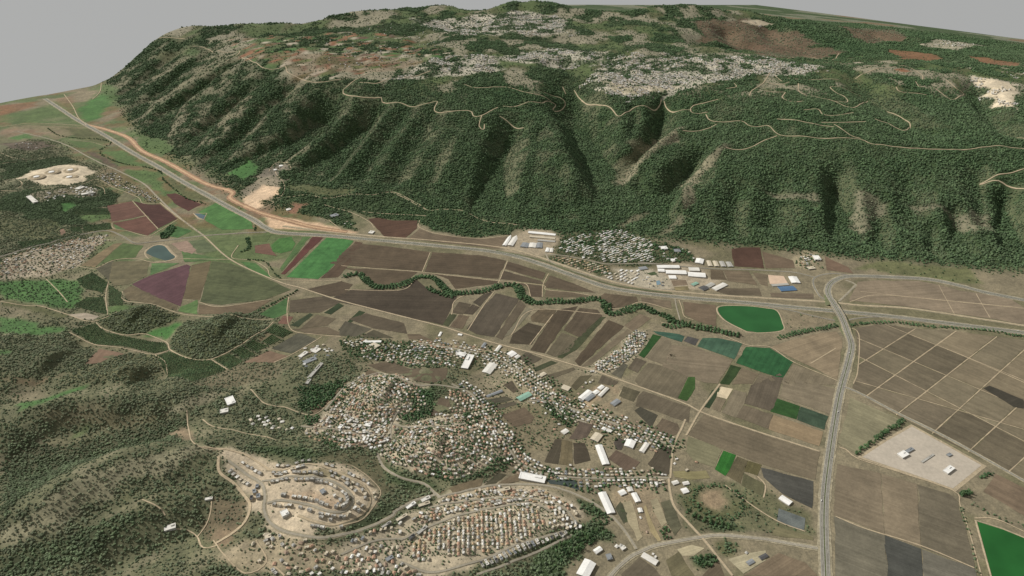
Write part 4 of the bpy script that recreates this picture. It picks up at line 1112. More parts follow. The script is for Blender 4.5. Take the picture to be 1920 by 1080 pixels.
# orchards with planted rows (trees stand on these)
ORCH = [('D', [(402, 782), (538, 738), (600, 790), (700, 812), (928, 848), (948, 888), (870, 908), (700, 868), (540, 858)], 'long dark green orchard curving between the wooded hills'),
        ('D', [(882, 920), (948, 898), (1050, 937), (1190, 948), (1275, 1000), (1080, 1068), (942, 1038)], 'dark green orchard below the round wooded hill'),
        ('D', [(1205, 940), (1285, 907), (1368, 950), (1290, 998)], 'orchard square at the lower end of the orchard row'),
        ('D', [(1300, 900), (1368, 872), (1438, 915), (1372, 943)], 'second orchard square of the orchard row'),
        ('D', [(1372, 866), (1420, 833), (1508, 865), (1442, 900)], 'third orchard square of the orchard row'),
        ('D', [(1478, 840), (1532, 803), (1580, 830), (1520, 860)], 'small orchard square beside the tan plot'),
        ('D', [(1492, 782), (1540, 742), (1648, 790), (1590, 820)], 'topmost orchard square of the orchard row'),
        ('D', [(430, 490), (520, 452), (608, 512), (580, 568), (470, 540)], 'row orchard above the hill track'),
        ('D', [(490, 592), (580, 592), (603, 688), (410, 640)], 'striped orchard touching the hill track'),
        ('D', [(612, 522), (690, 572), (692, 638), (612, 640)], 'grove left of the olive-brown wedge'),
        ('D', [(95, 280), (320, 262), (460, 235), (440, 250), (120, 318)], 'dark orchard strip above the left hill village'),
        ('D', [(395, 195), (450, 192), (462, 228), (398, 222)], 'small dark orchard block by the terraces'),
        ('D', [(465, 190), (615, 172), (630, 208), (470, 222)], 'striped terrace orchard under the wooded hill'),
        ('D', [(410, 95), (600, 92), (625, 125), (405, 130)], 'dark orchard block under the wooded hill'),
        ('D', [(330, 65), (395, 60), (410, 95), (380, 130), (335, 110)], None)]
M_ORCHARD = M_CROP
ORCH_P = []
for sh, pts, lab in ORCH:
    if lab is None: continue
    P = ground(sh, pts)
    o = field_w(P, (70, 82, 48), lab, 'crop', name='orchard', maxlen=35)
    OCC_P = P
    ORCH_P.append(P)

# ------------------------------------------------------------------ water
def water_material(name, col, rough=0.08):
    m = bpy.data.materials.new(name); m.use_nodes = True
    t = m.node_tree; b = t.nodes['Principled BSDF']
    b.inputs['Roughness'].default_value = rough
    b.inputs['Specular IOR Level'].default_value = 0.12
    n = t.nodes.new('ShaderNodeTexNoise'); n.inputs['Scale'].default_value = 0.008; n.inputs['Detail'].default_value = 3
    g = t.nodes.new('ShaderNodeNewGeometry'); t.links.new(g.outputs['Position'], n.inputs['Vector'])
    r = t.nodes.new('ShaderNodeValToRGB')
    r.color_ramp.elements[0].position = 0.3; r.color_ramp.elements[1].position = 0.7
    r.color_ramp.elements[0].color = (*(col * 0.86), 1); r.color_ramp.elements[1].color = (*(col * 1.14), 1)
    t.links.new(n.outputs['Fac'], r.inputs[0]); t.links.new(r.outputs[0], b.inputs['Base Color'])
    return m


M_BANK = mix_noise_material('bank_earth', [(0.03, 0.15, 0.03), (0.12, 0.18, 0.02)], 1, color=lin(176, 160, 132))
M_DIRT = mix_noise_material('dirt_track', [(0.02, 0.12, 0.03), (0.1, 0.2, 0.03)], 1, color=lin(186, 168, 138))


def inset(P, d):
    """offset a plan ring outwards by d"""
    n = len(P)
    area = sum(P[i][0] * P[(i + 1) % n][1] - P[i][1] * P[(i + 1) % n][0] for i in range(n))
    s = 1 if area > 0 else -1
    out = []
    for i in range(n):
        a, b, c = P[i - 1], P[i], P[(i + 1) % n]
        e1 = (b - a) / (np.linalg.norm(b - a) + 1e-9); e2 = (c - b) / (np.linalg.norm(c - b) + 1e-9)
        n1 = np.array([e1[1], -e1[0]]) * s; n2 = np.array([e2[1], -e2[0]]) * s
        m = n1 + n2
        m /= max(np.linalg.norm(m), 0.4)
        out.append(b + m * d)
    return np.array(out)


def closed_smooth(P, step):
    Q = smooth(np.vstack([P[-2:], P, P[:2]]), step)
    d0 = np.argmin(np.linalg.norm(Q - P[0], axis=1)); 
    S = []
    k = len(P)
    for i in range(k):
        a, b, c, d = P[i - 1], P[i], P[(i + 1) % k], P[(i + 2) % k]
        n = max(1, int(np.linalg.norm(c - b) / step))
        for t in np.arange(n) / n:
            S.append(0.5 * (2 * b + (c - a) * t + (2 * a - 5 * b + 4 * c - d) * t * t + (3 * b - a - 3 * c + d) * t ** 3))
    return np.array(S)


def chord(P, a, b):
    """the stretch of line ab inside plan polygon P"""
    d = (b - a) / np.linalg.norm(b - a); n = np.array([-d[1], d[0]])
    ts = []
    for i in range(len(P)):
        p, q = P[i], P[(i + 1) % len(P)]
        dp, dq = (p - a) @ n, (q - a) @ n
        if (dp >= 0) != (dq >= 0):
            ts.append(((p + (q - p) * dp / (dp - dq)) - a) @ d)
    return (a + d * min(ts), a + d * max(ts)) if len(ts) >= 2 else None


def reservoir(sheet, pts, col, label, dike=16, crest=4.0, rounded=True, bank_label=None):
    P = ground(sheet, pts)
    if rounded: P = closed_smooth(P, 18)
    z0 = float(np.median(hz(P[:, 0], P[:, 1])))
    m = water_material('reservoir_water', lin(*col))
    me = bpy.data.meshes.new('water')
    me.from_pydata([(p[0], p[1], z0 + 2.2) for p in P], [], [list(range(len(P)))])
    w = link('reservoir', me, [m])
    tag(w, label, kind='structure')
    rings = [(P, 1.5), (inset(P, dike * 0.35), crest), (inset(P, dike * 0.75), crest), (inset(P, dike * 1.5), -1.5)]
    V, F = [], []
    n = len(P)
    for R, dz in rings:
        V += [(p[0], p[1], z0 + dz) for p in R]
    for k in range(3):
        for i in range(n):
            F.append((k * n + i, k * n + (i + 1) % n, (k + 1) * n + (i + 1) % n, (k + 1) * n + i))
    me = fast_mesh('embankment', np.array(V), np.array(F), smooth_=False)
    b = link('embankment', me, [M_BANK], w)
    occ_poly(inset(P, dike * 1.3), 4)
    return w


reservoir('F', [(205, 650), (350, 645), (470, 658), (528, 672), (558, 735), (555, 778), (400, 790), (330, 768), (230, 712)], (42, 96, 48), 'green reservoir with a pale dike beside the highway interchange', 9, 3)
reservoir('I', [(1655, 775), (1800, 820), (1960, 885), (1990, 1140), (1755, 1140)], (38, 98, 44), 'green reservoir cut by the bottom right corner of the photo', 9, rounded=False)
reservoir('D', [(822, 345), (850, 315), (885, 302), (925, 308), (960, 345), (985, 368), (940, 385), (862, 386)], (76, 96, 90), 'blue-grey reservoir with a broad pale rim left of the crossroads', 15)
reservoir('D', [(1092, 122), (1160, 121), (1145, 155), (1122, 146)], (84, 104, 110), 'small triangular blue pond beside the green meadow', 12, rounded=False)
reservoir('Y', [(1105, 610), (1135, 605), (1150, 640), (1110, 650)], (120, 146, 158), 'small blue-grey basin beside the factory halls', 5, 2, rounded=False)

# paved fuel compound
yd = ground('I', [(1290, 240), (1480, 345), (1680, 458), (1520, 588), (1300, 510), (1010, 412), (1150, 320)])
me, co = drape_mesh('paved_yard', yd, 1.0)
M_YARD = mix_noise_material('compound_paving', [(0.01, 0.08, 0.03), (0.06, 0.1, 0.02)], 1, color=lin(188, 177, 160))
tag(link('paved_yard', me, [M_YARD]), 'pale paved yard of the fuel compound beside the diagonal road', kind='structure')
me, co = drape_mesh('paved_yard', np.array([yd.mean(0) + (p - yd.mean(0)) * 1.09 for p in yd]), 0.6)
tag(link('paved_yard', me, [M_BANK]), 'sandy rim round the paved fuel compound', kind='structure')
occ_poly(yd, 1)
yd2 = ground('F', [(480, 467), (568, 474), (592, 515), (490, 518)])
me, co = drape_mesh('paved_yard', yd2, 1.2)
tag(link('paved_yard', me, [mix_noise_material('depot_sand', [(0.03, 0.1, 0.03)], 1, color=lin(214, 186, 160))]), 'peach coloured yard of the blue-roofed depot', kind='structure')
# ------------------------------------------------------------------ roads and tracks
def road_mat(name, col, s=0.12):
    return mix_noise_material(name, [(0.01, s * 0.7, 0.02), (0.08, s, 0.01)], 1, color=lin(*col), rough=0.9)


M_ASPHALT = road_mat('asphalt', (136, 132, 121))
M_OLDASPH = road_mat('worn_asphalt', (160, 152, 134))
M_VERGE = road_mat('gravel_verge', (162, 152, 126), 0.3)
M_GRASSV = road_mat('grass_verge', (104, 108, 78), 0.25)
M_PAINT = road_mat('road_paint', (216, 212, 200), 0.06)
M_CONSTR = road_mat('excavated_earth', (200, 166, 130), 0.2)
M_CONCRETE = road_mat('concrete', (176, 170, 156), 0.08)


def ribbon(name, P, w, mat, dz, parent=None, off=0.0, lift=None, jitter=0.0):
    """sheet of width w along plan path P (already resampled), off metres to its right"""
    T = np.gradient(P, axis=0)
    T /= np.linalg.norm(T, axis=1)[:, None] + 1e-9
    Nn = np.stack([T[:, 1], -T[:, 0]], 1)
    c = P + Nn * off
    wj = w / 2 * (1 + jitter * RNG.normal(size=len(P)))[:, None]
    cols = [c - Nn * wj, c, c + Nn * wj]
    V = []
    hh = [hz(q[:, 0], q[:, 1]) for q in cols]
    if w > 9:
        hm = np.maximum(np.maximum(hh[0], hh[1]), hh[2]) if w < 30 else None
    for q, h in zip(cols, hh):
        z = h + dz + (lift if lift is not None else 0)
        V.append(np.concatenate([q, z[:, None]], 1))
    n = len(P)
    V = np.vstack(V)
    i = np.arange(n - 1)
    F = np.concatenate([np.stack([k * n + i, (k + 1) * n + i, (k + 1) * n + i + 1, k * n + i + 1], 1) for k in (0, 1)])
    me = fast_mesh(name, V, F)
    return link(name, me, [mat], parent)


def dashes(name, P, w, mat, dz, parent, off, on=9, every=3, lift=None):
    T = np.gradient(P, axis=0); T /= np.linalg.norm(T, axis=1)[:, None] + 1e-9
    Nn = np.stack([T[:, 1], -T[:, 0]], 1)
    c = P + Nn * off
    V, F = [], []
    h = hz(c[:, 0], c[:, 1]) + dz + (lift if lift is not None else 0)
    for k in range(0, len(P) - 1, every):
        a, b = c[k], c[k + 1]
        n = Nn[k] * w / 2
        V += [(*(a - n), h[k]), (*(a + n), h[k]), (*(b + n), h[k + 1]), (*(b - n), h[k + 1])]
        F.append([len(V) - 4 + q for q in range(4)])
    return link(name, fast_mesh(name, np.array(V), np.array(F)), [mat], parent)


def path(*segs, step=20):
    return smooth(np.vstack([ground(s, p) for s, p in segs]), step)


def road(name, P, w, label, verge=0, mat=None, vmat=None, edge=0.0, centre=0.0, dz=2.0, lift=None, twin=0.0, jitter=0.0):
    mat = mat or M_ASPHALT
    if twin:
        o = ribbon(name, P, w, mat, dz, off=-twin / 2, lift=lift)
        o2 = ribbon('carriageway', P, w, mat, dz, o, off=twin / 2, lift=lift)
        ribbon('median', P, twin - w, M_GRASSV, dz - 0.5, o, lift=lift)
        offs = (-twin / 2, twin / 2)
    else:
        o = ribbon(name, P, w, mat, dz, lift=lift, jitter=jitter)
        offs = (0.0,)
    tag(o, label, kind='structure')
    if verge:
        ribbon('verge', P, verge, vmat or M_VERGE, dz - 1.0, o, lift=lift, jitter=0.06)
    if edge:
        for f in offs:
            for s in (-1, 1):
                ribbon('edge_line', P, edge, M_PAINT, dz + 0.35, o, off=f + s * (w / 2 - edge), lift=lift)
    if centre:
        for f in offs:
            dashes('lane_line', P, centre, M_PAINT, dz + 0.35, o, f, lift=lift)
    occ_line(P, max(w, verge, twin + w) / 2 + 3, 2)
    return o


# highway along the mountain foot
HW = path(('P', [(84, 185), (140, 222), (200, 256), (255, 290), (300, 315), (350, 345), (400, 372), (440, 394), (475, 412), (500, 428), (530, 437),
                 (640, 444), (800, 459), (900, 469), (960, 479), (1010, 494), (1080, 519), (1140, 539), (1200, 549), (1280, 558), (1400, 568), (1560, 583), (1700, 597), (1920, 624), (2000, 634)]))
road('highway', HW, 14, 'grey dual carriageway highway running along the foot of the mountain', 60, edge=1.0, centre=0.6, twin=22)
FR = path(('P', [(530, 424), (640, 437), (800, 450), (900, 459), (960, 468), (1010, 482), (1080, 506), (1140, 526), (1200, 539), (1280, 548)]), ('F', [(300, 588), (640, 608), (830, 620), (1000, 638), (1300, 658), (1700, 718), (1919, 752), (2050, 772)]))
road('service_road', FR, 11, 'pale unpaved service road between the highway and the mountain foot', 26, mat=M_DIRT, dz=1.7, jitter=0.08)
CB = path(('A', [(480, 700), (600, 730), (720, 775), (800, 850), (950, 920), (1150, 1030), (1300, 1079)]), ('Q', [(150, 440), (300, 520), (450, 580), (700, 650), (900, 700), (1200, 745)]))
road('roadworks_strip', CB, 22, 'orange excavated strip of roadworks beside the upper highway', 56, mat=M_CONSTR, vmat=road_mat('disturbed_earth', (166, 132, 104), 0.3), dz=1.8, jitter=0.12)
GB = path(('P', [(930, 470), (1010, 487), (1080, 512), (1140, 532), (1200, 543), (1260, 550)]))
tag(ribbon('grass_strip', GB, 15, M_GRASSV, 2.1, jitter=0.1), 'green grass strip between highway bend and service road', kind='structure')
road('culvert_lane', path(('Y', [(1275, 770), (1285, 830), (1300, 890), (1320, 960)])), 7, 'short lane under the highway beside the river thicket', 10, mat=M_OLDASPH)
road('culvert_lane', path(('Y', [(1310, 780), (1335, 850), (1360, 930), (1440, 960)])), 6, 'dirt lane from the highway to the brown field by the reservoir', 0, mat=M_DIRT)
# main road up to the interchange, over the highway and along the mountain
MR = path(('P', [(1549, 1130), (1548, 1080), (1545, 960), (1553, 870), (1573, 745), (1590, 680), (1596, 647)]), ('X', [(940, 900), (870, 740), (790, 600), (732, 490), (715, 405), (755, 325), (870, 262), (1000, 242), (1250, 245), (1480, 255)]), ('P', [(1740, 524), (1800, 536), (1850, 549), (1925, 564), (2000, 580)]))
d_over = np.linalg.norm(MR - ground('X', [(830, 680)])[0], axis=1)
s_ = np.concatenate([[0], np.cumsum(np.linalg.norm(np.diff(MR, axis=0), axis=1))])
s0 = s_[np.argmin(d_over)]
LIFT = 11 * (sstep(-330, -95, s_ - s0) * (1 - sstep(85, 240, s_ - s0)))
road('main_road', MR, 14, 'wide main road from the photo bottom rising over the highway and bending along the mountain', 52, edge=1.0, centre=0.6, twin=20, lift=LIFT)
# embankment ramps of the overpass
on = (LIFT > 0.4) & (np.abs(s_ - s0) > 62)
for seg in (np.where(on & (s_ < s0))[0], np.where(on & (s_ > s0))[0]):
    P = MR[seg]; lf = LIFT[seg]
    T = np.gradient(MR, axis=0)[seg]; T /= np.linalg.norm(T, axis=1)[:, None]
    Nn = np.stack([T[:, 1], -T[:, 0]], 1)
    h = hz(P[:, 0], P[:, 1])
    prof = [(-27 - 1.9 * lf, -0.5 + 0 * lf), (-26.2 + 0 * lf, lf + 0.7), (26.2 + 0 * lf, lf + 0.7), (27 + 1.9 * lf, -0.5 + 0 * lf)]
    V = np.vstack([np.concatenate([P + Nn * o_[:, None], (h + z_)[:, None]], 1) for o_, z_ in prof])
    n = len(P); i = np.arange(n - 1)
    F = [np.stack([k * n + i, (k + 1) * n + i, (k + 1) * n + i + 1, k * n + i + 1], 1) for k in range(3)]
    F.append(np.array([[0, n, 2 * n, 3 * n], [n - 1, 2 * n - 1, 3 * n - 1, 4 * n - 1]]))
    o = link('road_embankment', fast_mesh('road_embankment', V, np.concatenate(F)), [M_GRASSV])
    tag(o, 'grassy ramp of the overpass on the ' + ('valley' if seg[0] < np.argmin(d_over) else 'mountain') + ' side of the highway', kind='structure')


def box_mesh(name, sx, sy, sz, z0=0.0):
    x, y = sx / 2, sy / 2
    V = [(-x, -y, z0), (x, -y, z0), (x, y, z0), (-x, y, z0), (-x, -y, z0 + sz), (x, -y, z0 + sz), (x, y, z0 + sz), (-x, y, z0 + sz)]
    F = [(0, 3, 2, 1), (4, 5, 6, 7), (0, 1, 5, 4), (1, 2, 6, 5), (2, 3, 7, 6), (3, 0, 4, 7)]
    return fast_mesh(name, np.array(V), np.array(F))


seg = np.where(np.abs(s_ - s0) <= 85)[0]
br = bpy.data.objects.new('overpass_bridge', None); COL.objects.link(br)
tag(br, 'concrete overpass bridge carrying the main road across the highway', 'bridge')
Pb = MR[seg]; hb = hz(Pb[:, 0], Pb[:, 1]) + LIFT[seg]
T = np.gradient(MR, axis=0)[seg]; T /= np.linalg.norm(T, axis=1)[:, None]
Nb = np.stack([T[:, 1], -T[:, 0]], 1)


def beam(name, o0, o1, z0, z1):
    V = np.vstack([np.concatenate([Pb + Nb * o_, (hb + z_)[:, None]], 1) for o_, z_ in ((o0, z0), (o0, z1), (o1, z1), (o1, z0))])
    n = len(Pb); i = np.arange(n - 1)
    F = [np.stack([k * n + i, ((k + 1) % 4) * n + i, ((k + 1) % 4) * n + i + 1, k * n + i + 1], 1) for k in range(4)]
    F.append(np.array([[0, n, 2 * n, 3 * n], [n - 1, 2 * n - 1, 3 * n - 1, 4 * n - 1]]))
    return link(name, fast_mesh(name, V, np.concatenate(F)), [M_CONCRETE], br)


beam('deck', -25.5, 25.5, -1.2, 0.7)
beam('parapet', -26.3, -25.4, 0.2, 3.2); beam('parapet', 25.4, 26.3, 0.2, 3.2)
pm = None
for k in range(1, len(seg) - 1, 2):
    for s in (-18, -6, 6, 18):
        if pm is None: pm = box_mesh('pier', 2.2, 2.2, 14, -14)
        o = link('pier', pm, [M_CONCRETE], br)
        o.location = (*(Pb[k] + Nb[k] * s), hb[k] - 1.2)
# ramps and other paved roads
road('slip_road', path(('X', [(720, 530), (640, 500), (590, 440), (545, 350), (545, 280), (590, 245), (680, 220), (780, 212), (900, 222), (1000, 240)])), 10, 'slip road loop on the left of the interchange', 20)
road('slip_road', path(('X', [(930, 290), (1010, 320), (1050, 345), (1000, 400), (930, 470), (850, 545)])), 9, 'short slip road on the right of the overpass', 18, mat=M_OLDASPH)
road('slip_road', path(('X', [(0, 610), (250, 650), (500, 710), (700, 755), (840, 780)])), 9, 'slip road joining the overpass from beside the green reservoir', 16)
road('slip_road', path(('X', [(940, 790), (1000, 760), (1200, 735), (1500, 735), (1900, 780)])), 9, 'slip road leaving the overpass along the riverside hedge', 16)
road('village_road', path(('F', [(-250, 395), (-50, 415), (130, 430), (370, 437), (555, 447), (640, 455), (740, 480)])), 9, 'paved road past the factory halls to the interchange', 18)
road('country_road', path(('I', [(905, 15), (1000, 55), (1200, 160), (1500, 310), (1919, 545), (2050, 620)])), 9, 'diagonal two-lane road from the main road to the right border', 24, edge=0.8)
road('bottom_road', path(('P', [(1120, 1130), (1145, 1080), (1180, 1046)]), ('S', [(760, 870), (900, 810), (1100, 770), (1300, 735), (1500, 715), (1900, 750)]), ('I', [(500, 880), (640, 905), (760, 925)])), 11, 'curving paved road across the photo bottom to the main road', 26, edge=0.8, mat=M_OLDASPH)
road('bypass_road', path(('H', [(540, 640), (700, 600), (890, 568), (1050, 565), (1200, 582), (1360, 640), (1480, 712), (1560, 785), (1630, 880), (1660, 930)])), 9, 'bypass road curving round the terraced town to the bottom road', 16, mat=M_OLDASPH)
road('town_road', path(('N', [(240, 220), (400, 340), (555, 440), (590, 560), (580, 680), (640, 810), (800, 900), (1000, 940), (1150, 950), (1400, 905), (1600, 840), (1800, 740)]), ('H', [(300, 720), (430, 650), (540, 620)])), 10, 'beige town road sweeping below the loop estate', 18, mat=M_OLDASPH)
road('town_road', path(('H', [(200, 390), (240, 470), (330, 525), (460, 560), (520, 610), (560, 640)])), 9, 'road from the second knoll down to the bypass', 15, mat=M_OLDASPH)
road('loop_road', path(('N', [(560, 415), (700, 395), (900, 372), (1150, 395), (1330, 475), (1420, 570), (1400, 660), (1300, 710), (1150, 690), (1000, 640), (850, 610), (700, 600), (610, 625)])), 9, 'inner loop road of the new hilltop estate', 14, mat=M_OLDASPH)
road('loop_road', path(('N', [(600, 310), (800, 300), (1000, 252), (1200, 300), (1400, 390), (1530, 462), (1585, 580), (1550, 685), (1450, 760), (1250, 828), (1060, 800), (900, 740)])), 9, 'outer loop road of the new hilltop estate', 14, mat=M_DIRT)
road('dirt_road', path(('N', [(150, 180), (160, 330), (300, 440), (400, 560), (450, 650), (400, 800), (250, 930), (130, 1000)])), 12, 'broad pale dirt road down the left of the hilltop estate', 0, mat=M_DIRT)
road('dirt_road', path(('N', [(0, 90), (200, 110), (430, 180), (640, 310)])), 9, 'pale dirt road entering the hilltop estate', 0, mat=M_DIRT)
# streets of the near towns
for pts, lab in (([(480, 700), (700, 660), (900, 640), (1100, 650), (1250, 700), (1330, 790)], 'upper contour street of the terraced town'),
                 ([(330, 880), (500, 800), (700, 730), (900, 690), (1060, 670), (1180, 720)], 'middle contour street of the terraced town'),
                 ([(0, 960), (200, 880), (360, 870)], 'street above the terraced rows at the lower left'),
                 ([(330, 1000), (520, 1060), (760, 1000), (1000, 900), (1250, 830)], 'lower street along the dark terraced row'),
                 ([(760, 1075), (1000, 985), (1300, 850)], 'pale street between dark terraced row and pine wood')):
    road('street', path(('H', pts)), 8, lab, 12, mat=M_OLDASPH)
for pts, lab in (([(20, 860), (200, 880), (420, 900), (560, 960)], 'street along the foot of the first knoll'), ([(830, 980), (830, 850), (880, 740)], 'short street between the two knolls'),
                 ([(850, 840), (1000, 870), (1250, 860), (1500, 840)], 'street over the second knoll'), ([(240, 720), (420, 500), (640, 400), (760, 385), (1000, 470), (1250, 490), (1500, 530)], 'ring street round the back of the first knoll')):
    road('street', path(('K', pts)), 8, lab, 12, mat=M_OLDASPH)
# village lanes
road('village_street', path(('E', [(420, 850), (640, 882), (780, 912), (880, 945), (960, 985), (1080, 1072)]), ('H', [(1190, 88), (1300, 140), (1500, 212), (1680, 282), (1870, 352)])), 8, 'straight main street of the farming village', 14, mat=M_OLDASPH)
road('village_street', path(('H', [(620, 0), (735, 60), (830, 180), (900, 280), (960, 390), (1010, 450), (1130, 502), (1220, 520), (1380, 530), (1700, 526), (1850, 530)])), 8, 'second village street running down to the lane crossing', 13, mat=M_OLDASPH)
road('village_street', path(('M', [(430, 640), (560, 625), (640, 660), (740, 760), (830, 790), (960, 830)])), 7, 'curved side street below the mint-roofed shed', 10, mat=M_OLDASPH)
road('village_street', path(('Y', [(110, 360), (150, 430), (260, 490), (420, 540), (700, 600), (1000, 670), (1250, 690)])), 8, 'outer street of the village under the mountain', 13, mat=M_OLDASPH)
road('village_street', path(('Y', [(130, 370), (300, 385), (480, 420), (640, 455), (760, 455), (1000, 455), (1200, 460)])), 8, 'middle street of the village under the mountain', 11, mat=M_OLDASPH)
road('farm_lane', path(('I', [(20, 290), (100, 150), (210, 0)])), 8, 'farm lane climbing from the village to the fields', 12, mat=M_DIRT)
road('farm_lane', path(('H', [(1850, 530), (1870, 352), (1919, 240), (1935, 200)])), 8, 'farm lane from the lane crossing to the long fields', 12, mat=M_DIRT)
road('farm_lane', path(('S', [(1025, 200), (1040, 330), (1080, 460), (1200, 600), (1330, 740), (1420, 850), (1600, 1079)])), 9, 'lane past the round meadow crossing the bottom road', 13, mat=M_DIRT)
road('long_track', path(('D', [(900, 60), (1000, 140), (1140, 242), (1300, 382), (1560, 502), (1700, 542), (1919, 612)]), ('E', [(300, 690), (560, 756), (700, 800), (860, 850), (1100, 912), (1300, 972), (1440, 1012), (1600, 1070)]), ('I', [(0, 105), (120, 165), (400, 262), (770, 380)])), 8, 'long straight farm track across the whole valley', 13, mat=M_DIRT)
road('valley_road', path(('D', [(-120, 400), (0, 365), (180, 310), (450, 240), (600, 218), (690, 250), (760, 288), (850, 282), (1000, 265), (1140, 247), (1350, 232), (1500, 226)])), 9, 'paved valley road meeting the highway at the left crossroads', 18)
road('valley_lane', path(('L', [(160, 130), (420, 190), (640, 270), (900, 410), (1060, 480), (1280, 590), (1420, 720), (1600, 890), (1840, 1070)])), 9, 'lane from the quarry terraces to the crossroads', 16, mat=M_OLDASPH)
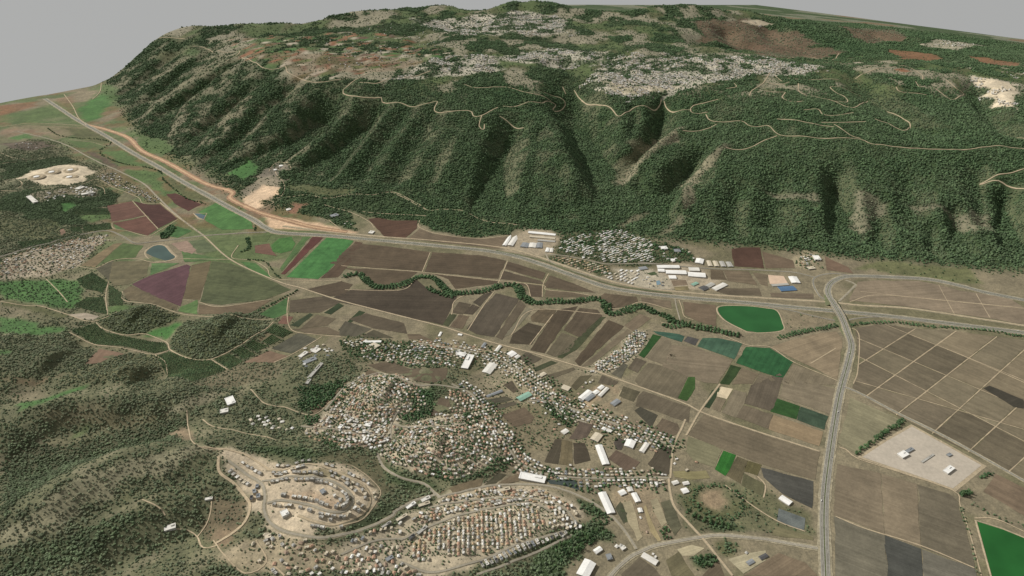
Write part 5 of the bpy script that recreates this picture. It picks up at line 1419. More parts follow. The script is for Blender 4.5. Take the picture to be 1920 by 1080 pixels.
# dirt tracks: (sheet, points, label)
TRACKS = [
    ('E', [(0, 415), (200, 432), (450, 452), (880, 500), (1130, 525), (1150, 550), (1300, 565), (1440, 590)], 'field track above the winding river'),
    ('E', [(455, 450), (500, 340)], 'short cross track in the striped brown field'), ('E', [(880, 520), (935, 388)], 'cross track between broad brown fields'),
    ('E', [(1130, 590), (1135, 520), (1165, 460)], 'track from the highway to the river'), ('E', [(20, 550), (330, 552), (420, 488)], 'river bank track at centre left'),
    ('E', [(620, 690), (655, 600), (880, 525)], 'track beside the small brown plots'), ('E', [(710, 780), (790, 655), (860, 560)], 'track along the wide strip field'),
    ('E', [(955, 805), (1080, 665), (1500, 690)], 'track along the pale rutted strip'), ('E', [(1060, 860), (1190, 690)], 'track beside the dark square field'),
    ('E', [(1065, 590), (1040, 520), (960, 512)], 'bank track inside the river loop'), ('E', [(1500, 660), (1600, 650), (1690, 620), (1860, 665)], 'bank track below the highway'),
    ('F', [(-120, 735), (0, 750), (150, 775), (360, 860), (490, 872), (620, 955), (870, 1062)], 'track along the green plots to the main road'),
    ('F', [(940, 618), (1100, 580), (1500, 612), (1919, 655)], 'faint track across the pinkish-brown field'), ('F', [(720, 965), (860, 880)], 'track across the tan field'),
    ('F', [(1250, 790), (1600, 932), (1919, 1072)], 'main cross track of the gridded field'), ('F', [(1140, 1070), (1540, 782)], 'second cross track of the gridded field'),
    ('F', [(930, 760), (990, 800), (985, 1000), (960, 1079)], 'track along the main road and gridded field'),
    ('I', [(880, 355), (920, 370), (985, 420), (1200, 490), (1520, 600), (1560, 680), (1620, 860), (1680, 1079)], 'track round the fuel compound down to the lower right reservoir'),
    ('I', [(1640, 755), (1760, 760), (1919, 830)], 'dike track of the lower right reservoir'),
    ('I', [(240, 570), (400, 690), (540, 775), (690, 830)], 'winding garden track beside the round meadow'), ('I', [(420, 520), (465, 570), (455, 640)], 'short track beside the vegetable plots'),
    ('I', [(860, 745), (1030, 815), (1340, 910), (1640, 1035)], 'curving track between the lower right fields'),
    ('D', [(0, 615), (150, 640), (240, 645), (380, 690), (480, 725), (560, 720), (660, 675)], 'pale hill track past the sorted stones'),
    ('D', [(540, 735), (580, 770), (700, 805), (820, 800), (935, 845), (960, 890), (1060, 935), (1190, 940), (1370, 850), (1480, 780), (1540, 730)], 'track circling the round wooded hill'),
    ('D', [(390, 790), (540, 860), (700, 880), (860, 915), (950, 890)], 'track under the curving orchard'), ('D', [(260, 490), (330, 560), (380, 620)], 'track through the green hillside'),
    ('D', [(610, 505), (595, 590), (605, 690)], 'track between the row orchards'), ('D', [(1625, 590), (1615, 680), (1640, 775), (1760, 800), (1919, 815)], 'track round the strip gardens'),
    ('D', [(1120, 620), (1250, 645), (1530, 605)], 'track below the dull green field'), ('D', [(690, 560), (700, 610), (860, 632), (1040, 690), (1300, 692), (1540, 715)], 'track below the purple triangle'),
    ('D', [(430, 415), (530, 430), (640, 385), (760, 375), (880, 398), (1010, 375)], 'track to the blue reservoir'), ('D', [(1010, 375), (1290, 380)], 'track right of the blue reservoir'),
    ('D', [(630, 170), (820, 135)], 'cross track of the maroon trio'), ('D', [(745, 50), (890, 208)], 'dividing track of the maroon trio'), ('D', [(630, 175), (640, 205), (720, 220), (830, 248), (900, 215), (1000, 155)], 'track round the maroon trio'),
    ('D', [(1280, 1000), (1190, 942)], 'short track below the orchard squares'), ('D', [(1540, 960), (1640, 915), (1810, 815)], 'track above the hillside village'),
    ('D', [(940, 1040), (930, 960), (870, 915)], 'track between orchards below the round hill'), ('D', [(1340, 300), (1305, 370), (1420, 385), (1500, 430), (1560, 490), (1920, 500)], 'track along the stream trees'),
    ('G', [(1410, 30), (1490, 110), (1600, 130), (1680, 160), (1770, 170), (1900, 60)], 'track between pine wood and knoll'),
    ('G', [(1140, 200), (1200, 240), (1350, 270), (1450, 290), (1560, 320)], 'dirt track below the hillside compound'), ('G', [(1050, 150), (1060, 250), (1100, 340), (1280, 370)], 'dirt track to the hilltop estate'),
    ('G', [(980, 815), (1060, 825), (1110, 860), (1140, 920), (1220, 910)], 'track to the small pale hut in the scrub'), ('G', [(1110, 860), (1180, 740), (1190, 660)], 'footpath up the scrub hill'),
    ('G', [(1200, 880), (1260, 960), (1380, 1065), (1500, 1000), (1440, 880)], 'track at the foot of the scrub hill'), ('G', [(800, 650), (900, 700), (930, 740)], 'faint path on the scrub hill'), ('G', [(1500, 1000), (1560, 1040), (1600, 1079)], 'track below the estate yards'),
    ('H', [(0, 455), (60, 460), (160, 530), (220, 600), (200, 660), (120, 760), (0, 800)], 'outer dirt track of the hilltop estate'),
    ('L', [(620, 200), (830, 225), (940, 255), (1000, 235)], 'field track by the stream hedge'), ('L', [(0, 80), (400, 65), (740, 75)], 'pale track to the upper highway'),
    ('L', [(0, 320), (100, 360), (300, 385), (450, 365)], 'track below the quarry terraces'), ('L', [(0, 420), (240, 395)], 'track over the wooded hill'), ('L', [(0, 660), (250, 655), (640, 620), (860, 560), (1040, 640), (1240, 720), (1290, 775), (1450, 775)], 'road round the hill village'),
    ('L', [(860, 610), (930, 640), (945, 690)], 'looped lane of the hill village'), ('L', [(170, 570), (200, 600), (160, 640)], 'short lane left of the storage pits'),
    ('Q', [(660, 430), (850, 410), (1000, 440), (1200, 410), (1440, 410), (1590, 385), (1730, 430), (1840, 490), (1919, 545)], 'contour track above the woodland bench'),
    ('E', [(270, 0), (370, 42), (470, 97), (580, 97), (700, 112), (830, 167), (1000, 187)], 'contour track down to the greenhouses'),
    ('Q', [(1000, 500), (1240, 570), (1400, 650), (1450, 710)], 'track beside the dark red-brown field'), ('Q', [(1340, 560), (1550, 580), (1750, 590), (1919, 600)], 'track through the woodland bench'),
    ('Q', [(390, 560), (540, 480), (470, 450), (600, 430), (640, 360), (630, 300), (570, 230), (560, 200)], 'winding track up to the white tanks'),
    ('Q', [(500, 200), (540, 140), (620, 118), (690, 150), (690, 185), (620, 185)], 'loop track round the white tanks'), ('Q', [(1030, 630), (1120, 700), (1150, 730)], 'access track to the round depot'),
    ('E', [(440, 160), (440, 200), (560, 240), (780, 262), (930, 245)], 'track along the lower edge of the woodland bench'),
    ('A', [(360, 530), (410, 600), (440, 660), (480, 700)], 'side track joining the upper highway'), ('A', [(570, 470), (560, 520), (520, 560)], 'track over the green bank'), ('A', [(0, 715), (180, 695), (440, 705)], 'pale lane at the left border'),
    # mountain tracks
    ('A', [(890, 215), (960, 212), (1040, 220)], 'pale track near the left summit edge'), ('A', [(1085, 260), (1160, 275), (1260, 295), (1345, 288), (1330, 315), (1270, 345)], 'pale zigzag track on the left shoulder'),
    ('A', [(1360, 325), (1425, 350), (1490, 385), (1570, 385), (1605, 375), (1620, 410), (1690, 445), (1780, 465), (1919, 450)], 'winding track below the plateau farms'),
    ('B', [(200, 400), (90, 445), (30, 490), (10, 525), (100, 545), (225, 550), (230, 575), (340, 582), (420, 600), (500, 580), (540, 572), (525, 625), (600, 630), (720, 625), (745, 655), (790, 650), (880, 605)], 'long winding pale track across the forested front'),
    ('B', [(910, 598), (970, 602), (1050, 575), (1120, 580), (1160, 570), (1205, 590), (1190, 620), (1215, 628), (1260, 590), (1230, 550), (1140, 520)], 'hairpin track beside the deep ravine'),
    ('B', [(790, 650), (775, 710), (800, 730), (805, 700)], 'short hooked track on a spur'), ('B', [(690, 475), (770, 495), (860, 490), (950, 495), (1060, 525), (1130, 540), (1180, 570)], 'upper track below the hill town'),
    ('B', [(890, 655), (930, 680), (1000, 725), (1025, 720)], 'small looped track above the ravine'), ('B', [(1310, 510), (1340, 555), (1390, 590), (1500, 600), (1560, 655), (1610, 630), (1650, 605), (1750, 620), (1790, 595), (1800, 560)], 'track under the pale hillside town'),
    ('B', [(1815, 570), (1830, 610), (1890, 628), (1970, 620)], 'short track right of the pale hillside town'), ('B', [(1245, 490), (1262, 530)], 'short track at the ravine head'),
    ('B', [(330, 440), (420, 430), (500, 400)], 'edge track of the hill town'), ('B', [(100, 465), (200, 470), (280, 440)], 'track round the town spur'),
    ('C', [(130, 645), (150, 675), (210, 687), (330, 682), (380, 710), (480, 708), (520, 745), (570, 765), (700, 770), (850, 778), (1000, 785), (1060, 810), (1150, 820), (1300, 835), (1480, 842), (1620, 840), (1700, 828), (1780, 820), (1850, 832), (1940, 838)], 'long pale contour track along the right shoulder'),
    ('C', [(200, 560), (60, 595), (45, 610), (55, 635), (140, 632)], 'sharp bend track on the ravine shoulder'), ('C', [(1080, 670), (1140, 690), (1210, 725), (1260, 732), (1280, 710), (1240, 670), (1150, 630)], 'white horseshoe track on the right shoulder'),
    ('C', [(780, 690), (900, 690), (1030, 685)], 'straight pale track left of the horseshoe'), ('C', [(650, 470), (660, 520), (740, 545), (850, 570), (920, 600), (980, 600), (1040, 570)], 'curving track on the terraced rise'),
    ('C', [(1000, 540), (900, 495), (830, 490), (860, 520), (910, 545), (925, 575), (860, 570)], 'looped track on the terraced rise'), ('C', [(680, 620), (760, 615), (790, 645), (860, 650), (960, 635)], 'lower track of the terraced rise'),
    ('C', [(1200, 490), (1220, 515), (1300, 525), (1370, 535)], 'pale track on the rounded right hill'), ('C', [(1310, 460), (1330, 490), (1360, 490)], 'short track atop the rounded right hill'), ('C', [(1420, 500), (1480, 545), (1530, 560), (1580, 530), (1540, 500), (1480, 450)], 'loop track right of the rounded hill'),
    ('C', [(490, 410), (450, 470), (390, 510), (375, 540)], 'track dropping from the town end'), ('C', [(515, 425), (560, 460)], 'stub track at the town end'), ('C', [(470, 465), (540, 478), (600, 462)], 'arc track below the town end'),
    ('C', [(450, 510), (520, 520), (575, 520), (560, 550), (610, 572), (680, 570)], 'stepped track below the town end'), ('C', [(1919, 950), (1740, 1000), (1670, 1040), (1800, 1030), (1940, 1065)], 'grey hairpin track at the right border'),
    ('C', [(850, 700), (940, 760), (1000, 780)], 'track linking the shoulder and terraced rise'), ('C', [(530, 670), (850, 715)], 'faint track above the contour track'), ('C', [(0, 735), (120, 730), (190, 700)], 'faint track on the ravine spur'),
    ('C', [(240, 830), (350, 840), (440, 800), (530, 765)], 'faint track below the contour track'), ('C', [(970, 445), (1100, 385), (1240, 370), (1340, 420), (1350, 450)], 'dirt road past the rounded right hill'), ('C', [(240, 500), (300, 490), (290, 470)], 'short lane under the pale houses'),
    ('C', [(590, 330), (680, 320), (830, 340), (880, 300)], 'dirt lane behind the hill town'), ('C', [(1840, 775), (1940, 790)], 'short pale track at the right border'), ('C', [(560, 440), (700, 450), (880, 450)], 'faint lane right of the hill town'),
]
for sh, pts, lab in TRACKS:
    far = sh in 'ABC'
    P = path((sh, pts), step=30 if far else 18)
    w = 9.0 if far else 5.5
    o = ribbon('dirt_track', P, w, M_DIRT, 3.2 if far else 1.5, jitter=0.12)
    tag(o, lab, kind='structure')
    occ_line(P, 7, 2)
    if far:
        js, is_ = window(P, 60)
        dd = seg_dist(P, X[js, is_], Y[js, is_])
        DENS[js, is_] *= np.clip((dd - 10) / 22, 0, 1)

# pale headlands of the gridded field
for fam in (LA, LB):
    for k, (a, b) in enumerate(fam):
        ch = chord(big, a, b)
        if ch is None: continue
        P = smooth(np.array(ch), 25)
        o = ribbon('headland_track', P, 5.0, M_DIRT, 1.3, jitter=0.2)
        tag(o, ('first second third fourth fifth sixth'.split()[k]) + (' slanting' if fam is LA else ' lengthwise') + ' headland track of the gridded right-hand field', kind='structure')
for k, (a, b) in enumerate((([(1000, 560), (1919, 655)], 'f'), ([(1440, 522), (1530, 690)], 'f'), ([(1650, 572), (1730, 710)], 'f'))):
    P = smooth(ground('F', a), 25)
    tag(ribbon('headland_track', P, 4.0, M_DIRT, 1.3, jitter=0.2), ['lengthwise', 'left cross', 'right cross'][k] + ' headland track of the pinkish-brown field', kind='structure')
# ------------------------------------------------------------------ buildings
def bmat(name, col, rough=0.8, n=0.1, scale=0.15):
    return mix_noise_material(name, [(0.02, n, 0.02), (scale, n, 0.0)], 1, color=lin(*col), rough=rough)


WALLS = [bmat('wall_cream', (196, 186, 166)), bmat('wall_white', (214, 210, 200)), bmat('wall_grey', (150, 148, 140)), bmat('wall_stone', (178, 164, 138))]
ROOFS = {'terracotta': bmat('roof_terracotta', (188, 152, 126)), 'orange': bmat('roof_orange', (186, 162, 126)), 'white': bmat('roof_white', (224, 220, 210)),
         'beige': bmat('roof_beige', (206, 194, 170)), 'grey': bmat('roof_grey', (178, 175, 166)), 'dark': bmat('roof_dark', (92, 92, 92)),
         'bright': bmat('roof_bright', (240, 238, 232)), 'mint': bmat('roof_mint', (140, 178, 158)), 'blue': bmat('roof_blue', (84, 116, 150)), 'slate': bmat('roof_slate', (142, 146, 148)),
         'brown': bmat('roof_brown', (162, 140, 120)), 'teal': bmat('roof_teal', (110, 150, 136))}
RK = list(ROOFS)


def unit_hip():
    o = 0.56
    wv = [(-.5, -.5, 0), (.5, -.5, 0), (.5, .5, 0), (-.5, .5, 0), (-.5, -.5, .64), (.5, -.5, .64), (.5, .5, .64), (-.5, .5, .64)]
    wf = [(0, 1, 5, 4), (1, 2, 6, 5), (2, 3, 7, 6), (3, 0, 4, 7)]
    rv = [(-o, -o, .62), (o, -o, .62), (o, o, .62), (-o, o, .62), (-.18, 0, 1), (.18, 0, 1), (-o, -o, .58), (o, -o, .58), (o, o, .58), (-o, o, .58)]
    rf = [(0, 1, 5, 4), (2, 3, 4, 5), (1, 2, 5, 5), (3, 0, 4, 4), (6, 7, 1, 0), (7, 8, 2, 1), (8, 9, 3, 2), (9, 6, 0, 3)]
    return wv, wf, rv, rf


def unit_flat():
    wv = [(-.5, -.5, 0), (.5, -.5, 0), (.5, .5, 0), (-.5, .5, 0), (-.5, -.5, .92), (.5, -.5, .92), (.5, .5, .92), (-.5, .5, .92)]
    wf = [(0, 1, 5, 4), (1, 2, 6, 5), (2, 3, 7, 6), (3, 0, 4, 7)]
    a, b = .52, .46                                        # parapet ring, sunk roof deck, stair head
    rv = [(s * x, t * y, z) for z, x, y in ((.9, a, a), (1, a, a), (1, b, b), (.94, b, b)) for s, t in ((-1, -1), (1, -1), (1, 1), (-1, 1))]
    rf = [(k * 4 + i, k * 4 + (i + 1) % 4, k * 4 + 4 + (i + 1) % 4, k * 4 + 4 + i) for k in range(3) for i in range(4)] + [(12, 13, 14, 15)]
    n = len(rv)
    rv += [(x, y, z) for z in (.94, 1.22) for x, y in ((.08, .05), (.36, .05), (.36, .36), (.08, .36))]
    rf += [(n, n + 1, n + 5, n + 4), (n + 1, n + 2, n + 6, n + 5), (n + 2, n + 3, n + 7, n + 6), (n + 3, n, n + 4, n + 7), (n + 4, n + 5, n + 6, n + 7)]
    return wv, wf, rv, rf


def unit_gable():
    wv = [(-.5, -.5, 0), (.5, -.5, 0), (.5, .5, 0), (-.5, .5, 0), (-.5, -.5, .72), (.5, -.5, .72), (.5, .5, .72), (-.5, .5, .72), (-.5, 0, .99), (.5, 0, .99)]
    wf = [(0, 1, 5, 4), (2, 3, 7, 6), (1, 2, 6, 5), (3, 0, 4, 7), (5, 6, 9, 9), (7, 4, 8, 8)]
    x, y = .515, .53
    rv = [(-x, -y, .70), (x, -y, .70), (x, 0, 1), (-x, 0, 1), (x, y, .70), (-x, y, .70), (-x, -y, .66), (x, -y, .66), (x, y, .66), (-x, y, .66)]
    rf = [(0, 1, 2, 3), (3, 2, 4, 5), (6, 7, 1, 0), (8, 9, 5, 4)]
    return wv, wf, rv, rf


UNITS = {'hip': unit_hip(), 'flat': unit_flat(), 'gable': unit_gable()}


def poly_mesh(name, v, f):
    me = bpy.data.meshes.new(name)
    me.from_pydata(v, [], [tuple(dict.fromkeys(q)) for q in f])
    return me


_cache = {}


def unit_obj(part, kind, mat, parent):
    key = (part, kind, mat.name)
    if key not in _cache:
        wv, wf, rv, rf = UNITS[kind]
        m_ = poly_mesh(part, *((wv, wf) if part == 'wall' else (rv, rf)))
        m_.materials.append(mat)
        _cache[key] = m_
    o = bpy.data.objects.new(part, _cache[key])
    COL.objects.link(o); o.parent = parent
    return o


def building(name, cat, x, y, w, d, h, rot, kind, roof, wall, label, group=None):
    e = bpy.data.objects.new(name, None); COL.objects.link(e)
    ca, sa = math.cos(rot), math.sin(rot)
    cs = np.array([(x + ca * u * w - sa * v * d, y + sa * u * w + ca * v * d) for u in (-.5, .5) for v in (-.5, .5)])
    z = float(hz(cs[:, 0], cs[:, 1]).min())
    zt = float(hz(x, y))
    e.location = (x, y, z - 0.5); e.rotation_euler = (0, 0, rot); e.scale = (w, d, h + (zt - z) + 0.5)
    e.empty_display_size = 0.1
    tag(e, label, cat, group)
    unit_obj('wall', kind, WALLS[wall], e)
    unit_obj('roof', kind, ROOFS[roof], e)
    occ_poly(cs[[0, 1, 3, 2]], 8)
    return e


def quad_building(name, cat, sheet, pts, h, roof, label, kind='gable', wall=1, group=None, nh=None):
    P = ground(sheet, pts)
    c = P.mean(0)
    a = (P[1] - P[0] + P[2] - P[3]) / 2; b = (P[3] - P[0] + P[2] - P[1]) / 2
    if np.linalg.norm(a) < np.linalg.norm(b): a, b = b, a
    w = np.linalg.norm(a)
    ar = 0.5 * abs(sum(P[i][0] * P[(i + 1) % 4][1] - P[i][1] * P[(i + 1) % 4][0] for i in range(4)))
    return building(name, cat, c[0], c[1], w, max(6, ar / w), h, math.atan2(a[1], a[0]), kind, roof, wall, label, group)


SHEDS = [
    ('H', [(1000, 540), (1010, 503), (1150, 530), (1140, 562)], 12, 'bright', 'big white market hall at the foot of the second knoll', 'flat'),
    ('H', [(1425, 352), (1468, 350), (1505, 455), (1470, 457)], 11, 'bright', 'long white shed standing upright among brown plots', 'gable'),
    ('H', [(1440, 622), (1490, 612), (1535, 730), (1500, 732)], 11, 'bright', 'long white shed beside the bypass road', 'gable'),
    ('H', [(1590, 350), (1610, 310), (1655, 332), (1638, 368)], 10, 'bright', 'square white shed near the village lane crossing', 'gable'),
    ('H', [(1675, 380), (1708, 330), (1732, 345), (1700, 392)], 9, 'white', 'white shed right of the square white shed', 'gable'),
    ('H', [(1400, 312), (1430, 275), (1470, 295), (1440, 332)], 10, 'beige', 'pale beige shed above the long upright shed', 'gable'),
    ('M', [(320, 605), (430, 560), (470, 582), (370, 642)], 9, 'mint', 'mint green roofed shed in the farming village', 'gable'),
    ('M', [(880, 612), (970, 537), (1010, 562), (930, 632)], 10, 'bright', 'white factory hall at the left of the factory yard', 'gable'),
    ('M', [(1055, 522), (1092, 493), (1122, 513), (1082, 542)], 9, 'bright', 'small white hall at the top of the factory yard', 'gable'),
    ('M', [(1008, 562), (1045, 537), (1078, 557), (1040, 582)], 9, 'bright', 'small white hall in the middle of the factory yard', 'gable'),
    ('M', [(1062, 588), (1132, 512), (1162, 530), (1085, 602)], 9, 'white', 'narrow white hall on the right of the factory yard', 'gable'),
    ('M', [(935, 622), (1000, 572), (1040, 592), (972, 642)], 9, 'slate', 'slate grey hall at the bottom of the factory yard', 'gable'),
    ('M', [(1170, 657), (1230, 622), (1265, 642), (1210, 690)], 10, 'slate', 'grey shed beside the sandy yard of the village', 'gable'),
    ('M', [(720, 912), (770, 890), (802, 907), (762, 940)], 8, 'white', 'white shed below the village park trees', 'gable'),
    ('M', [(240, 212), (290, 182), (330, 215), (280, 242)], 8, 'bright', 'white farm shed above the village main street', 'gable'),
    ('M', [(302, 242), (342, 217), (362, 237), (332, 257)], 7, 'white', 'smaller white farm shed beside the first one', 'gable'),
    ('M', [(520, 405), (570, 375), (602, 395), (552, 420)], 7, 'beige', 'tan roofed shed right of the village main street', 'gable'),
    ('M', [(720, 520), (760, 490), (820, 515), (790, 545)], 6, 'beige', 'low tan greenhouse near the village side lane', 'gable'),
    ('M', [(1090, 890), (1110, 870), (1140, 885), (1120, 905)], 7, 'bright', 'small white shed near the village street bend', 'gable'),
    ('M', [(1130, 905), (1150, 885), (1195, 905), (1170, 925)], 7, 'white', 'white shed at the village street bend', 'gable'),
    ('K', [(1455, 342), (1530, 222), (1572, 250), (1530, 345)], 12, 'bright', 'large white hall in the hillside village', 'flat'),
    ('K', [(1420, 222), (1445, 200), (1510, 215), (1490, 245)], 10, 'bright', 'white annex above the large white hall', 'flat'),
    ('K', [(1650, 372), (1715, 300), (1792, 312), (1722, 397)], 10, 'white', 'grey-striped white hall right of the large white hall', 'gable'),
    ('K', [(1758, 187), (1800, 140), (1830, 142), (1790, 192)], 8, 'white', 'white shed on the field edge of the hillside village', 'gable'),
    ('K', [(1640, 152), (1668, 112), (1692, 122), (1662, 160)], 8, 'slate', 'blue-grey shed on the field edge of the hillside village', 'gable'),
    ('K', [(580, 97), (740, 95), (745, 110), (590, 112)], 8, 'bright', 'long white shed on the upper edge of the hillside village', 'gable'),
    ('K', [(622, 127), (700, 117), (742, 145), (700, 152)], 8, 'beige', 'pale shed below the long white edge shed', 'gable'),
    ('K', [(1255, 50), (1275, 15), (1292, 20), (1272, 57)], 6, 'bright', 'slim white shed beside the long straight track', 'gable'),
    ('K', [(1430, 42), (1440, 30), (1475, 35), (1468, 48)], 6, 'bright', 'little white shed near the long straight track', 'gable'),
    ('K', [(40, 285), (140, 247), (172, 262), (55, 305)], 9, 'slate', 'grey school block on the wooded slope', 'flat'),
    ('K', [(0, 235), (60, 195), (90, 205), (20, 245)], 8, 'white', 'white block at the top left of the wooded slope', 'flat'),
    ('K', [(110, 190), (160, 157), (200, 175), (150, 205)], 8, 'white', 'white villa beside the round terrace', 'flat'),
    ('K', [(80, 420), (200, 300), (220, 310), (100, 440)], 8, 'grey', 'long grey terrace row in the pine wood', 'flat'),
    ('K', [(60, 480), (90, 440), (115, 450), (85, 490)], 8, 'grey', 'grey block at the end of the terrace row', 'flat'),
    ('K', [(590, 870), (610, 845), (655, 850), (645, 880)], 12, 'bright', 'bright white hall on the first knoll', 'flat'),
    ('K', [(430, 830), (485, 785), (500, 795), (450, 845)], 10, 'white', 'slender white block on the first knoll', 'flat'),
    ('K', [(350, 880), (380, 855), (405, 865), (375, 895)], 10, 'bright', 'white cube house at the foot of the first knoll', 'flat'),
    ('K', [(1680, 585), (1820, 540), (1840, 555), (1700, 602)], 7, 'slate', 'slate roofed farm shed beside the village street', 'gable'),
    ('S', [(568, 322), (620, 307), (645, 340), (595, 367)], 9, 'bright', 'white shed left of the twin sheds near the village lane', 'gable'),
    ('S', [(685, 347), (735, 335), (772, 415), (730, 422)], 9, 'bright', 'tall white shed among the sandy strips', 'gable'),
    ('S', [(645, 292), (690, 280), (708, 320), (662, 328)], 8, 'white', 'white shed just below the village lane', 'gable'),
    ('S', [(745, 482), (780, 467), (792, 505), (760, 517)], 7, 'bright', 'small white shed on the sandy strips', 'gable'),
    ('S', [(1140, 302), (1190, 287), (1202, 332), (1150, 347)], 8, 'bright', 'white barn left of the round meadow', 'gable'),
    ('S', [(1050, 237), (1100, 222), (1118, 250), (1070, 267)], 8, 'white', 'white house by the lane crossing', 'gable'),
    ('S', [(1150, 242), (1200, 230), (1212, 260), (1160, 268)], 8, 'white', 'white house above the barn by the round meadow', 'gable'),
    ('S', [(190, 1075), (270, 938), (370, 980), (300, 1110)], 14, 'bright', 'large white warehouse at the photo bottom', 'gable'),
    ('S', [(345, 852), (400, 820), (432, 850), (375, 892)], 10, 'bright', 'white warehouse beside the pine wood', 'gable'),
    ('S', [(460, 900), (500, 880), (520, 930), (480, 950)], 8, 'slate', 'blue-grey depot beside the bottom road', 'flat'),
    ('S', [(770, 902), (810, 878), (940, 950), (900, 990)], 7, 'white', 'white nursery roof below the bottom road', 'gable'),
    ('S', [(1715, 962), (1770, 930), (1802, 960), (1750, 988)], 7, 'slate', 'grey shed in the yard at the photo bottom', 'gable'),
    ('S', [(1830, 912), (1895, 880), (1922, 908), (1860, 942)], 7, 'dark', 'dark shed in the yard at the photo bottom', 'gable'),
    ('S', [(590, 830), (620, 810), (645, 835), (610, 855)], 7, 'white', 'white kiosk building beside the road junction', 'flat'),
    ('R', [(578, 467), (650, 430), (682, 440), (600, 482)], 11, 'bright', 'long white block at the town road junction', 'flat'),
    ('R', [(718, 402), (790, 370), (802, 395), (730, 422)], 11, 'white', 'white block with dark side at the junction', 'flat'),
    ('R', [(690, 445), (790, 420), (800, 440), (700, 465)], 10, 'beige', 'beige block below the white junction block', 'flat'),
    ('R', [(490, 580), (580, 530), (600, 545), (510, 600)], 11, 'beige', 'long beige block along the town road', 'flat'),
    ('R', [(360, 640), (440, 600), (455, 612), (375, 655)], 10, 'grey', 'long grey block along the town road', 'flat'),
    ('R', [(680, 700), (760, 640), (778, 655), (700, 720)], 12, 'grey', 'long grey slab block above the terraced rows', 'flat'),
    ('R', [(605, 750), (650, 715), (668, 728), (622, 765)], 12, 'dark', 'dark slab block above the terraced rows', 'flat'),
    ('R', [(390, 935), (450, 905), (480, 925), (420, 955)], 9, 'slate', 'slate block in the lower left estate', 'flat'),
    ('R', [(1400, 310), (1500, 295), (1530, 315), (1420, 330)], 10, 'beige', 'long beige block under the bypass road', 'flat'),
    ('N', [(735, 722), (800, 695), (825, 740), (760, 772)], 14, 'bright', 'bright white hall inside the hilltop estate', 'flat'),
    ('N', [(770, 645), (840, 630), (850, 650), (780, 667)], 8, 'beige', 'sand coloured block above the bright white hall', 'flat'),
    ('N', [(1105, 510), (1150, 500), (1175, 530), (1130, 545)], 9, 'slate', 'blue-grey pavilion in the loop of the hilltop estate', 'flat'),
    ('N', [(580, 940), (640, 920), (660, 955), (600, 975)], 9, 'beige', 'beige house below the hilltop estate road', 'flat'),
    ('N', [(20, 580), (90, 565), (100, 590), (30, 605)], 6, 'white', 'pale hut at the top of the scrub footpath', 'flat'),
    ('G', [(920, 800), (980, 785), (1000, 820), (930, 830)], 7, 'white', 'lone pinkish white house in the scrub hills', 'flat'),
    ('G', [(1265, 85), (1310, 75), (1330, 110), (1280, 125)], 10, 'bright', 'white house on the wooded spur', 'flat'),
    ('G', [(1235, 150), (1280, 140), (1290, 160), (1245, 170)], 8, 'white', 'low white house below the spur house', 'flat'),
    ('Y', [(1115, 472), (1310, 476), (1310, 500), (1115, 500)], 12, 'bright', 'long white upper hall of the factory under the mountain', 'gable'),
    ('Y', [(1190, 517), (1370, 522), (1376, 558), (1192, 546)], 12, 'bright', 'long white middle hall of the factory under the mountain', 'gable'),
    ('Y', [(1390, 537), (1540, 542), (1552, 590), (1392, 566)], 12, 'bright', 'right-hand white hall of the factory under the mountain', 'gable'),
    ('Y', [(1400, 492), (1490, 496), (1492, 526), (1400, 522)], 11, 'white', 'short white hall behind the right-hand factory hall', 'gable'),
    ('Y', [(1118, 505), (1180, 508), (1178, 534), (1122, 530)], 11, 'bright', 'short white hall at the left end of the factory', 'gable'),
    ('Y', [(1215, 562), (1280, 566), (1286, 592), (1225, 594)], 9, 'bright', 'small white shed in front of the factory', 'gable'),
    ('Y', [(1415, 642), (1460, 620), (1492, 635), (1440, 657)], 7, 'mint', 'mint roofed shed beside the settling basins', 'gable'),
    ('Y', [(1488, 672), (1530, 655), (1582, 680), (1530, 702)], 8, 'dark', 'dark roofed shed beside the settling basins', 'gable'),
    ('Y', [(1540, 657), (1590, 630), (1642, 640), (1590, 672)], 8, 'grey', 'grey shed behind the dark roofed shed', 'gable'),
    ('Y', [(1600, 682), (1700, 630), (1752, 650), (1650, 697)], 9, 'white', 'long pale shed at the right end of the factory', 'gable'),
    ('Y', [(1450, 442), (1475, 405), (1530, 415), (1526, 470)], 9, 'bright', 'white and lilac hall above the factory', 'gable'),
    ('Y', [(1145, 302), (1200, 300), (1205, 328), (1150, 332)], 9, 'bright', 'white hall at the wood edge of the village', 'flat'),
    ('Y', [(1265, 327), (1318, 325), (1322, 355), (1270, 358)], 9, 'slate', 'bluish white hall at the wood edge of the village', 'flat'),
    ('Y', [(1235, 417), (1270, 412), (1275, 436), (1240, 440)], 8, 'bright', 'white pavilion above the factory road', 'flat'),
    ('Y', [(945, 490), (1010, 480), (1030, 505), (960, 515)], 8, 'slate', 'pale blue roof beside the village street', 'gable'),
    ('Y', [(1555, 425), (1595, 425), (1612, 480), (1575, 480)], 6, 'beige', 'first of the four tan greenhouses above the road', 'gable'),
    ('Y', [(1612, 428), (1652, 428), (1672, 482), (1632, 482)], 6, 'beige', 'second of the four tan greenhouses above the road', 'gable'),
    ('Y', [(1670, 432), (1712, 432), (1735, 484), (1692, 484)], 6, 'grey', 'third of the four tan greenhouses above the road', 'gable'),
    ('Y', [(1730, 436), (1775, 438), (1800, 484), (1752, 486)], 6, 'grey', 'fourth of the four tan greenhouses above the road', 'gable'),
    ('E', [(905, 305), (945, 240), (965, 240), (928, 305)], 7, 'bright', 'left white greenhouse of the pair under the mountain', 'gable'),
